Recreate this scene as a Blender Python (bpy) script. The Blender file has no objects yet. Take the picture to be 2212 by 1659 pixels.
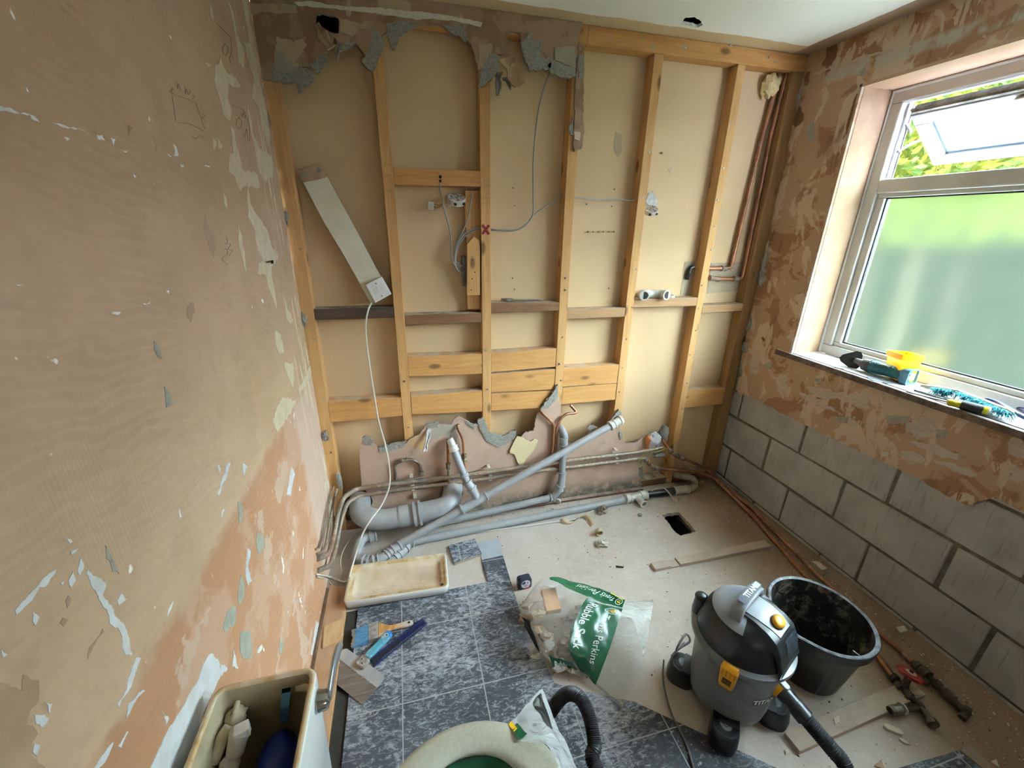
import bpy, math, random
from mathutils import Vector as V, Matrix as M4, noise

# ---------------------------------------------------------------- camera, world, daylight, exposure
S = bpy.context.scene
COL = S.collection
PI = math.pi
cd = bpy.data.cameras.new('camera')
cam = bpy.data.objects.new('camera', cd)
COL.objects.link(cam)
cd.sensor_width = 36.0
cd.lens = 36.0 * 900.0 / 2212.0
cd.clip_start = 0.02
cam.matrix_world = M4(((0.968820,0.073531,-0.236604,0.69805),(-0.247240,0.349136,-0.903867,-2.05023),(0.016145,0.934183,0.356430,1.60924),(0,0,0,1)))
S.camera = cam
S.view_settings.view_transform = 'Standard'
S.view_settings.look = 'None'
S.view_settings.gamma = 1.0
S.view_settings.use_curve_mapping = False
S.view_settings.exposure = 0.85

w = bpy.data.worlds.new('overcast_sky')
S.world = w
w.use_nodes = True
w.node_tree.nodes['Background'].inputs['Color'].default_value = (0.86, 0.93, 1.0, 1)
w.node_tree.nodes['Background'].inputs['Strength'].default_value = 2.6

def sun(name, strength, angle, elev, azim, color):
    l = bpy.data.lights.new(name, 'SUN')
    l.energy = strength
    l.angle = math.radians(angle)
    l.color = color
    o = bpy.data.objects.new(name, l)
    COL.objects.link(o)
    e, a = math.radians(elev), math.radians(azim)
    d = V((math.cos(e) * math.cos(a), math.cos(e) * math.sin(a), math.sin(e)))   # towards the light
    o.location = d * 8
    o.rotation_euler = d.to_track_quat('Z', 'Y').to_euler()
    return o
# bright cloudy sky seen by the window, as one very wide soft sun
sun('cloud_daylight', 150.0, 170, 22, -10, (0.63, 0.71, 1.0))
# added fill lamp, out of view beyond the doorway behind the camera
ld = bpy.data.lights.new('fill_lamp', 'AREA')
ld.energy = 2
ld.size = 0.7
ld.color = (1.0, 0.95, 0.89)
lo = bpy.data.objects.new('fill_lamp', ld)
COL.objects.link(lo)
lo.location = (1.35, -3.3, 1.2)
lo.rotation_euler = (math.radians(118), 0, 0)

# ---------------------------------------------------------------- helpers
ORG = {}

class MB:
    """collects vertices and faces, builds ONE mesh object"""
    def __init__(s):
        s.v, s.f, s.m = [], [], []
    def add(s, vs, fs, mi=0, M=None):
        b = len(s.v)
        s.v += [tuple(M @ V(p)) if M else tuple(p) for p in vs]
        for f in fs:
            s.f.append([b + i for i in f])
            s.m.append(mi)
        return s
    def box(s, a, b, mi=0, M=None):
        x0, y0, z0 = a
        x1, y1, z1 = b
        vs = [(x0,y0,z0),(x1,y0,z0),(x1,y1,z0),(x0,y1,z0),(x0,y0,z1),(x1,y0,z1),(x1,y1,z1),(x0,y1,z1)]
        return s.add(vs, [(0,3,2,1),(4,5,6,7),(0,1,5,4),(1,2,6,5),(2,3,7,6),(3,0,4,7)], mi, M)
    def cbox(s, c, d, mi=0, M=None):
        return s.box([c[i]-d[i]/2 for i in range(3)], [c[i]+d[i]/2 for i in range(3)], mi, M)
    def tube(s, pts, r, n=12, mi=0, cap=True, M=None, hollow=0):
        P = [V(p) for p in pts]
        k = len(P)
        R = r if isinstance(r, (list, tuple)) else [r] * k
        T = []
        for i in range(k):
            t = (P[min(i+1,k-1)] - P[max(i-1,0)])
            T.append(t.normalized() if t.length > 1e-9 else (T[-1] if T else V((0,0,1))))
        u = T[0].orthogonal().normalized()
        vs, fs = [], []
        for i in range(k):
            u = (u - T[i] * u.dot(T[i]))
            u = u.normalized() if u.length > 1e-6 else T[i].orthogonal().normalized()
            w_ = T[i].cross(u)
            for j in range(n):
                a = 2 * PI * j / n
                vs.append(P[i] + (u * math.cos(a) + w_ * math.sin(a)) * R[i])
        for i in range(k-1):
            for j in range(n):
                a, b = i*n+j, i*n+(j+1) % n
                fs.append((a, b, b+n, a+n))
        if cap:
            fs.append(tuple(range(n))[::-1])
            fs.append(tuple(range((k-1)*n, k*n)))
        return s.add(vs, fs, mi, M)
    def lathe(s, prof, n=24, mi=0, M=None, sx=1, sy=1, a0=0.0, a1=2*PI):
        full = abs(a1 - a0 - 2*PI) < 1e-6
        k = n if full else n + 1
        vs, fs = [], []
        for r, z in prof:
            for j in range(k):
                a = a0 + (a1-a0) * j / n
                vs.append((r*math.cos(a)*sx, r*math.sin(a)*sy, z))
        for i in range(len(prof)-1):
            for j in range(n):
                a, b = i*k+j, i*k+(j+1) % k
                fs.append((a, b, b+k, a+k))
        if full:
            if prof[0][0] > 1e-6: fs.append(tuple(range(n))[::-1])
            if prof[-1][0] > 1e-6: fs.append(tuple(range((len(prof)-1)*n, len(prof)*n)))
        return s.add(vs, fs, mi, M)
    def prism(s, poly, d0, d1, plane='XY', mi=0, side=None, M=None):
        n = len(poly)
        fn = {'XY': lambda a,b,d: (a,b,d), 'XZ': lambda a,b,d: (a,d,b), 'YZ': lambda a,b,d: (d,a,b)}[plane]
        vs = [fn(a,b,d0) for a,b in poly] + [fn(a,b,d1) for a,b in poly]
        s.add(vs, [tuple(range(n))[::-1], tuple(range(n,2*n))], mi, M)
        b0 = len(s.v) - 2*n
        for i in range(n):
            j = (i+1) % n
            s.f.append([b0+i, b0+j, b0+n+j, b0+n+i])
            s.m.append(mi if side is None else side)
        return s
    def grid(s, fn, nu, nv, mi=0, M=None, cu=False):
        vs = [fn(i/nu, j/nv) for j in range(nv+1) for i in range(nu+1)]
        fs = [(j*(nu+1)+i, j*(nu+1)+i+1, (j+1)*(nu+1)+i+1, (j+1)*(nu+1)+i) for j in range(nv) for i in range(nu)]
        return s.add(vs, fs, mi, M)
    def ball(s, c, r, n=14, k=9, mi=0, M=None, amp=0, seed=0, fr=3.0):
        rr = r if isinstance(r, (list, tuple)) else (r, r, r)
        vs, fs = [], []
        for i in range(k+1):
            for j in range(n):
                a, b = 2*PI*j/n, PI*i/k
                d = V((math.sin(b)*math.cos(a), math.sin(b)*math.sin(a), math.cos(b)))
                q = 1 + amp * noise.noise(d*fr + V((seed, seed*.7, 0)))
                vs.append((c[0]+d.x*rr[0]*q, c[1]+d.y*rr[1]*q, c[2]+d.z*rr[2]*q))
        for i in range(k):
            for j in range(n):
                a, b = i*n+j, i*n+(j+1) % n
                fs.append((a, a+n, b+n, b))
        return s.add(vs, fs, mi, M)
    def text(s, string, size, M, ext=0.0006, mi=0, fn=None, bold=0, align='CENTER'):
        vs, fs = text_mesh(string, size, ext, bold, align)
        if fn: vs = [fn(*p) for p in vs]
        return s.add(vs, fs, mi, M)
    def build(s, name, mats, parent=None, smooth=False, bevel=0, at=None, seg=2, solid=0, sub=0):
        o0 = ORG.get(parent, V((0,0,0))) if parent else (V(at) if at else V((0,0,0)))
        me = bpy.data.meshes.new(name)
        me.from_pydata([tuple(V(p) - o0) for p in s.v], [], s.f)
        for m in (mats if isinstance(mats, (list, tuple)) else [mats]): me.materials.append(m)
        me.polygons.foreach_set('material_index', s.m)
        if smooth:
            me.polygons.foreach_set('use_smooth', [True]*len(s.f))
            if smooth is not True: me.set_sharp_from_angle(angle=math.radians(smooth))
        me.update()
        o = bpy.data.objects.new(name, me)
        COL.objects.link(o)
        if parent:
            o.parent = parent
            ORG[o] = o0
        else:
            o.location = o0
        if solid:
            m = o.modifiers.new('thickness', 'SOLIDIFY'); m.thickness = solid; m.offset = 0
        if sub:
            m = o.modifiers.new('smooth', 'SUBSURF'); m.levels = sub; m.render_levels = sub
        if bevel:
            m = o.modifiers.new('bevel', 'BEVEL'); m.width = bevel; m.segments = seg; m.limit_method = 'ANGLE'
        return o

def text_mesh(string, size, ext, bold=0, align='CENTER'):
    c = bpy.data.curves.new('lettering', 'FONT')
    c.body, c.size, c.extrude, c.offset = string, size, ext, bold
    c.align_x, c.align_y = align, 'CENTER'
    c.resolution_u = 3
    o = bpy.data.objects.new('lettering', c)
    me = bpy.data.meshes.new_from_object(o)
    vs = [tuple(v.co) for v in me.vertices]
    fs = [tuple(p.vertices) for p in me.polygons]
    bpy.data.objects.remove(o); bpy.data.curves.remove(c); bpy.data.meshes.remove(me)
    return vs, fs

def tag(o, label, cat, group=None, kind=None):
    o['label'] = label
    o['category'] = cat
    if group: o['group'] = group
    if kind: o['kind'] = kind
    return o
def thing(name, label, cat, loc=(0,0,0), rot=(0,0,0), group=None, local=False):
    o = bpy.data.objects.new(name, None)
    o.empty_display_size = 0.05
    COL.objects.link(o)
    o.location = loc
    o.rotation_euler = rot
    ORG[o] = V((0,0,0)) if local else V(loc)
    return tag(o, label, cat, group)
def base_of(mb):
    xs, ys, zs = zip(*mb.v)
    return ((min(xs)+max(xs))/2, (min(ys)+max(ys))/2, min(zs))
def mono(name, label, cat, mb, mat, group=None, **k):
    return tag(mb.build(name, mat, at=base_of(mb), **k), label, cat, group)
def struct(o):
    o['kind'] = 'structure'
    return o
def lerp(a, b, t): return a + (b-a)*t
def fillet(pts, r, n=6):
    P = [V(p) for p in pts]
    out = [P[0]]
    for i in range(1, len(P)-1):
        a, b, c = P[i-1], P[i], P[i+1]
        d = min(r, (a-b).length*.48, (c-b).length*.48)
        p, q = b+(a-b).normalized()*d, b+(c-b).normalized()*d
        for k in range(n+1):
            t = k/n
            out.append(p*(1-t)**2 + b*2*t*(1-t) + q*t*t)
    out.append(P[-1])
    return out
def spline(pts, n=8):
    P = [V(p) for p in pts]
    P = [P[0]*2-P[1]] + P + [P[-1]*2-P[-2]]
    out = []
    for i in range(1, len(P)-2):
        a, b, c, d = P[i-1:i+3]
        for k in range(n):
            t = k/n
            out.append(.5*((2*b)+(c-a)*t+(2*a-5*b+4*c-d)*t*t+(3*b-a-3*c+d)*t**3))
    out.append(P[-2])
    return out
def rough(poly, amp, seed=0, step=.012, closed=True):
    """an irregular, torn version of an outline"""
    rnd = random.Random(seed)
    out = []
    n = len(poly)
    for i in range(n if closed else n-1):
        a, b = V(poly[i]), V(poly[(i+1) % n])
        L = (b-a).length
        k = max(1, int(L/step))
        nn = V((-(b-a).y, (b-a).x)).normalized() if L > 1e-6 else V((0,0))
        for j in range(k):
            p = a.lerp(b, j/k)
            if j: p = p + nn*rnd.uniform(-amp, amp) + (b-a)/k*rnd.uniform(-.25,.25)
            out.append((p.x, p.y))
    if not closed: out.append(tuple(poly[-1]))
    return out
def R3(x=0, y=0, z=0): return M4.Rotation(z,4,'Z') @ M4.Rotation(y,4,'Y') @ M4.Rotation(x,4,'X')
def TR(loc, rx=0, ry=0, rz=0): return M4.Translation(loc) @ R3(rx,ry,rz)
def along(a, b):
    """matrix whose z axis runs from a to b, at a"""
    d = (V(b)-V(a))
    return M4.Translation(a) @ d.to_track_quat('Z','Y').to_matrix().to_4x4()

# ---------------------------------------------------------------- materials
class NT:
    def __init__(s, name):
        s.m = bpy.data.materials.new(name)
        s.m.use_nodes = True
        s.t = s.m.node_tree
        s.b = s.t.nodes['Principled BSDF']
    def node(s, kind, **k):
        n = s.t.nodes.new(kind)
        for a, v in k.items(): setattr(n, a, v)
        return n
    def set(s, sock, v):
        if isinstance(v, bpy.types.NodeSocket): s.t.links.new(v, sock)
        elif isinstance(v, (tuple, list)) and len(v) == 3 and sock.type == 'RGBA': sock.default_value = (*v, 1)
        else: sock.default_value = v
    def co(s, scale=(1,1,1), rot=(0,0,0), loc=(0,0,0), kind='Object'):
        c = s.node('ShaderNodeTexCoord').outputs[kind]
        m = s.node('ShaderNodeMapping')
        s.t.links.new(c, m.inputs['Vector'])
        m.inputs['Scale'].default_value = scale
        m.inputs['Rotation'].default_value = rot
        m.inputs['Location'].default_value = loc
        return m.outputs['Vector']
    def noise(s, vec, scale=5, detail=4, rough=.5, dist=0):
        n = s.node('ShaderNodeTexNoise')
        s.t.links.new(vec, n.inputs['Vector'])
        n.inputs['Scale'].default_value = scale
        n.inputs['Detail'].default_value = detail
        n.inputs['Roughness'].default_value = rough
        n.inputs['Distortion'].default_value = dist
        return n.outputs['Fac']
    def voro(s, vec, scale=5, out='Distance', feature='F1'):
        n = s.node('ShaderNodeTexVoronoi', feature=feature)
        s.t.links.new(vec, n.inputs['Vector'])
        n.inputs['Scale'].default_value = scale
        return n.outputs[out]
    def wave(s, vec, scale=5, dist=2, detail=2, dscale=1, direction='X'):
        n = s.node('ShaderNodeTexWave', bands_direction=direction)
        s.t.links.new(vec, n.inputs['Vector'])
        n.inputs['Scale'].default_value = scale
        n.inputs['Distortion'].default_value = dist
        n.inputs['Detail'].default_value = detail
        n.inputs['Detail Scale'].default_value = dscale
        return n.outputs['Fac']
    def step(s, fac, lo, hi):
        n = s.node('ShaderNodeMapRange')
        s.set(n.inputs['Value'], fac)
        n.inputs['From Min'].default_value = lo
        n.inputs['From Max'].default_value = hi
        return n.outputs['Result']
    def math(s, op, a, b=0.0):
        n = s.node('ShaderNodeMath', operation=op)
        s.set(n.inputs[0], a); s.set(n.inputs[1], b)
        return n.outputs[0]
    def mul(s, a, b): return s.math('MULTIPLY', a, b)
    def mix(s, fac, a, b):
        n = s.node('ShaderNodeMix', data_type='RGBA')
        s.set(n.inputs['Factor'], fac); s.set(n.inputs['A'], a); s.set(n.inputs['B'], b)
        return n.outputs['Result']
    def axis(s, i, vec=None):
        n = s.node('ShaderNodeSeparateXYZ')
        s.t.links.new(vec or s.co(), n.inputs[0])
        return n.outputs[i]
    def bump(s, h, strength=.3, dist=.01):
        n = s.node('ShaderNodeBump')
        s.set(n.inputs['Height'], h)
        n.inputs['Strength'].default_value = strength
        n.inputs['Distance'].default_value = dist
        s.t.links.new(n.outputs['Normal'], s.b.inputs['Normal'])
    def out(s, col=None, rough=.7, metal=0, spec=.4):
        if col is not None: s.set(s.b.inputs['Base Color'], col)
        s.set(s.b.inputs['Roughness'], rough)
        s.set(s.b.inputs['Metallic'], metal)
        s.b.inputs['Specular IOR Level'].default_value = spec
        return s.m

def plain(name, col, rgh=.5, metal=0, col2=None, scale=20, lo=.4, hi=.65, bump=0, bscale=None, spec=.4, detail=4, vec=(1,1,1)):
    t = NT(name)
    c = col
    v = t.co(vec)
    n = None
    if col2:
        n = t.noise(v, scale, detail, .6)
        c = t.mix(t.step(n, lo, hi), col, col2)
    if bump:
        t.bump(t.noise(v, bscale or scale, 5, .6), bump, .004)
    return t.out(c, rgh, metal, spec)

def wood(name, ax, light, dark, seed=0, dust=0, knots=True):
    t = NT(name)
    st = [9, 9, 9]; st[ax] = .75
    oi = t.node('ShaderNodeObjectInfo')
    vec = t.co()
    add = t.node('ShaderNodeVectorMath', operation='MULTIPLY_ADD')
    t.t.links.new(oi.outputs['Random'], add.inputs[0])
    add.inputs[1].default_value = (7, 5, 11); t.t.links.new(vec, add.inputs[2])
    m = t.node('ShaderNodeMapping'); t.t.links.new(add.outputs[0], m.inputs['Vector']); m.inputs['Scale'].default_value = st
    g = t.noise(m.outputs[0], 4, 5, .6, .8)
    c = t.mix(t.step(g, .3, .72), light, dark)
    f = t.noise(m.outputs[0], 22, 3, .6)
    c = t.mix(t.mul(t.step(f, .5, .8), .35), c, tuple(x*.55 for x in dark))
    big = t.noise(add.outputs[0], 2.2, 2)
    c = t.mix(t.mul(t.step(big, .5, .75), .35), c, tuple(x*.7 for x in light))
    if knots:
        kv = t.node('ShaderNodeMapping'); t.t.links.new(add.outputs[0], kv.inputs['Vector'])
        ks = [9, 9, 9]; ks[ax] = 4; kv.inputs['Scale'].default_value = ks
        d = t.voro(kv.outputs[0], 1)
        c = t.mix(t.mul(t.step(d, .16, .08), .8), c, (.10, .045, .018))
    if dust:
        nz = t.node('ShaderNodeNewGeometry').outputs['Normal']
        up = t.axis(2, nz)
        dd = t.mul(t.step(up, .6, .95), t.step(t.noise(vec, 14, 4), .3, .55))
        c = t.mix(t.mul(dd, dust), c, (.50, .43, .35))
    t.bump(f, .25, .002)
    return t.out(c, .72, 0, .25)

# ---------------------------------------------------------------- setting: floor, ceiling, walls
XL, XR, HC, YF, YB = .245, 2.7226, 2.41, -2.62, .07    # left wall, right wall, ceiling, wall behind the camera, back board

def holed(outer, inner):
    """outline with one hole, joined by a seam"""
    k = min(range(len(outer)), key=lambda i: (V(outer[i])-V(inner[0])).length)
    def area(p): return sum(p[i][0]*p[(i+1) % len(p)][1]-p[(i+1) % len(p)][0]*p[i][1] for i in range(len(p)))
    if area(outer)*area(inner) > 0: inner = [inner[0]] + inner[:0:-1]
    return outer[:k+1] + inner + [inner[0]] + outer[k:]

# floor of dusty boards with a hole sawn through it
t = NT('dusty_floorboard')
v = t.co()
n1 = t.noise(v, 2.2, 5, .6); n2 = t.noise(v, 26, 5, .7); n3 = t.noise(v, 130, 2)
c = t.mix(t.step(n1, .35, .68), (.47,.39,.325), (.60,.53,.485))
c = t.mix(t.mul(t.step(n2, .5, .75), .5), c, (.68,.62,.59))
rt = t.math('ADD', t.axis(0, v), t.mul(n1, .55))
c = t.mix(t.mul(t.step(rt, 2.35, 2.8), .85), c, (.23,.135,.07))     # less dusty brown board, with the shade by the right wall painted in
c = t.mix(t.mul(t.step(n3, .64, .72), .6), c, (.75,.69,.6))
c = t.mix(t.mul(t.step(t.voro(v, 55), .05, .03), .5), c, (.12,.09,.07))
t.bump(n2, .25, .004)
floor_m = t.out(c, .85, 0, .2)
void_m = plain('dark_void', (.03,.025,.02), .9)
hole = rough([(2.101,-.2913),(2.1574,-.2824),(2.2179,-.292),(2.2141,-.3819),(2.208,-.4615),(2.1016,-.4713),(2.0914,-.4301),(2.1003,-.3677)], .004, 3, .012)
m = MB()
m.prism(holed([(XL-.02,YF-.9),(XR+.02,YF-.9),(XR+.02,YB),(XL-.02,YB)], hole), -.022, 0, 'XY')
struct(m.build('floor', floor_m))
m = MB()
x0, x1, y0, y1 = 1.6, 2.6, -.9, .06
m.box((x0,y0,-.32),(x1,y1,-.3)).box((x0-.02,y0,-.32),(x0,y1,-.022)).box((x1,y0,-.32),(x1+.02,y1,-.022)).box((x0,y0-.02,-.32),(x1,y0,-.022)).box((x0,y1,-.32),(x1,y1+.02,-.022))
m.box((2.2,y0,-.2),(2.25,y1,-.022))
struct(m.build('floor_void', void_m))

# ceiling: white stipple, bare strip where the coving was
t = NT('stippled_ceiling')
v = t.co()
n1 = t.noise(v, 5, 4); n2 = t.noise(v, 90, 4, .7)
ey = t.math('ADD', t.axis(1, v), t.mul(t.math('SUBTRACT', n1, .5), .05))
ex = t.math('ADD', t.axis(0, v), t.mul(t.math('SUBTRACT', n1, .5), .05))
c = t.mix(t.step(ey, -.088, -.082), (.90,.89,.85), (.60,.44,.26))
c = t.mix(t.step(ex, 2.612, 2.618), c, (.34,.24,.16))
t.bump(n2, .55, .006)
m = MB()
ch = rough([(1.9021,-.1158),(1.8962,-.1706),(1.9256,-.1837),(1.9789,-.1568),(2.0057,-.1336),(2.0006,-.1044),(1.9376,-.113)], .003, 5, .01)
m.prism(holed([(XL-.02,YF-.9),(XR+.25,YF-.9),(XR+.25,YB+.02),(XL-.02,YB+.02)], ch), HC, HC+.012, 'XY')
struct(m.build('ceiling', t.out(c, .9, 0, .2)))
m = MB()
m.box((1.6,-.5,HC+.2),(2.5,.1,HC+.22)).box((1.6,-.5,HC+.012),(1.62,.1,HC+.2)).box((2.48,-.5,HC+.012),(2.5,.1,HC+.2)).box((1.6,-.5,HC+.012),(2.5,-.48,HC+.2)).box((1.6,.08,HC+.012),(2.5,.1,HC+.2))
struct(m.build('ceiling_void', void_m))

# back wall: the bare inner face of the plasterboard of the next room
t = NT('beige_board_paper')
v = t.co()
n1 = t.noise(v, 1.6, 3); n2 = t.noise(v, 60, 3)
c = t.mix(t.step(n1, .35, .7), (.64,.455,.27), (.56,.39,.228))
c = t.mix(t.mul(t.step(n2, .6, .75), .15), c, (.38,.30,.18))
board_m = t.out(c, .85, 0, .2)
screw_m = plain('dull_screw_steel', (.18,.16,.14), .45, .8)
m = MB()
m.box((XL-.02,YB,-.02),(XR+.05,YB+.0125,HC))
for px, pz in [(1.2421,1.7762),(1.2528,1.6995),(1.2472,1.3572),(1.2581,1.2987),(1.7705,1.7881),(1.764,1.7084),(2.0119,1.9614),(1.6254,1.7156),(1.7933,1.2957),(1.6445,1.5847),(1.6729,1.585),(1.7015,1.5854),(1.7302,1.5857),(1.7618,1.5861),(1.7909,1.5865)]:
    m.tube([(px,YB+.002,pz),(px-.004,YB-.011,pz-.003)], .0035 if pz > 1.7 else .0028, 7, 1)
for poly in ([(1.7484,2.0372),(1.7789,2.0293),(1.7922,1.9606),(1.7734,1.9294),(1.7464,1.9682)], [(2.0602,1.8908),(2.0778,1.898),(2.0768,1.8723)]):
    m.prism(rough(poly, .004, 2, .02), YB-.0012, YB, 'XZ', 2)
m.prism([(2.2444,1.4305),(2.3061,1.4378),(2.3398,1.2373),(2.2507,1.25)], YB-.002, YB, 'XZ', 3)
m.prism([(2.4191,1.4247),(2.6528,1.4289),(2.6624,1.2628),(2.4282,1.2514)], YB-.002, YB, 'XZ', 3)
struct(m.build('wall_back', [board_m, screw_m, plain('scuffed_paper', (.40,.31,.20), .9), plain('patch_paper', (.44,.36,.25), .9, col2=(.36,.28,.19), scale=14)]))

# ---- left wall: scraped pink plaster
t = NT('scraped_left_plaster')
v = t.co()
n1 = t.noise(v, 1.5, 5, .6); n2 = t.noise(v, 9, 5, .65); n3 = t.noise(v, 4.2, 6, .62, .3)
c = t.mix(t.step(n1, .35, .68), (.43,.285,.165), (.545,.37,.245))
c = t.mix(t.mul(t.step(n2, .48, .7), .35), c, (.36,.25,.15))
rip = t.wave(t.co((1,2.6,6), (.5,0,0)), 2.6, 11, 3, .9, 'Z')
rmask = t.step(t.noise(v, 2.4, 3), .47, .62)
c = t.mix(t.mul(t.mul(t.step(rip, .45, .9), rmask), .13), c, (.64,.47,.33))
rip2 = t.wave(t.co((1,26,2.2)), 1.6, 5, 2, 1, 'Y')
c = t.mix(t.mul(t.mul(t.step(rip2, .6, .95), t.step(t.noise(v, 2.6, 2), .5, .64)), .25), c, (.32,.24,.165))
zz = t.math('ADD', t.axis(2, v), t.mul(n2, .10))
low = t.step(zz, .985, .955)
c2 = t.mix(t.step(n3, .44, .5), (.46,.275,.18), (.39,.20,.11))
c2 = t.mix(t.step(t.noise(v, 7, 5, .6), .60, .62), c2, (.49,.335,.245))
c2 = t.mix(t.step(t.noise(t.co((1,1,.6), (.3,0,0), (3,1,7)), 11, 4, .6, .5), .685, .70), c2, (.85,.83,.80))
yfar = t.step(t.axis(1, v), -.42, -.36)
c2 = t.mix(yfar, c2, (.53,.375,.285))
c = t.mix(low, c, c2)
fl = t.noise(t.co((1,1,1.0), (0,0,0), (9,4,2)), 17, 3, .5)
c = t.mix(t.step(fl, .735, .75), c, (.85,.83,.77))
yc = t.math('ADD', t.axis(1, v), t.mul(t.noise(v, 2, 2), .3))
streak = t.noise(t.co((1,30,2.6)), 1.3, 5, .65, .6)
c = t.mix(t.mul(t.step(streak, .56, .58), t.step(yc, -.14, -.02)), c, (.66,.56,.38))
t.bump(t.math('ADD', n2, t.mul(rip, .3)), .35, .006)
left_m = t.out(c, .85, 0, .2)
white_paint = plain('flaking_white_paint', (.82,.84,.86), .6, col2=(.72,.71,.68), scale=30)
cream_paint = plain('old_cream_paint', (.64,.54,.37), .75, col2=(.55,.44,.29), scale=24)
grey_skim = plain('grey_green_skim', (.33,.32,.26), .85, col2=(.27,.25,.2), scale=40)
brown_coat = plain('bare_brown_coat', (.34,.215,.13), .85, col2=(.41,.27,.175), scale=12)
salmon_coat = plain('salmon_skim', (.46,.27,.16), .85, col2=(.58,.36,.22), scale=12)
pencil_m = plain('pencil_line', (.17,.13,.09), .8)
m = MB()
edge = rough([(-.004,HC),(-.001,1.9),(-.006,1.5),(.004,.95),(-.004,.5),(-.008,0)], .007, 11, .018, False)
m.prism([(YF-.9,0),(YF-.9,HC)] + edge, XL-.0125, XL, 'YZ', 0, 3)
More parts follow.
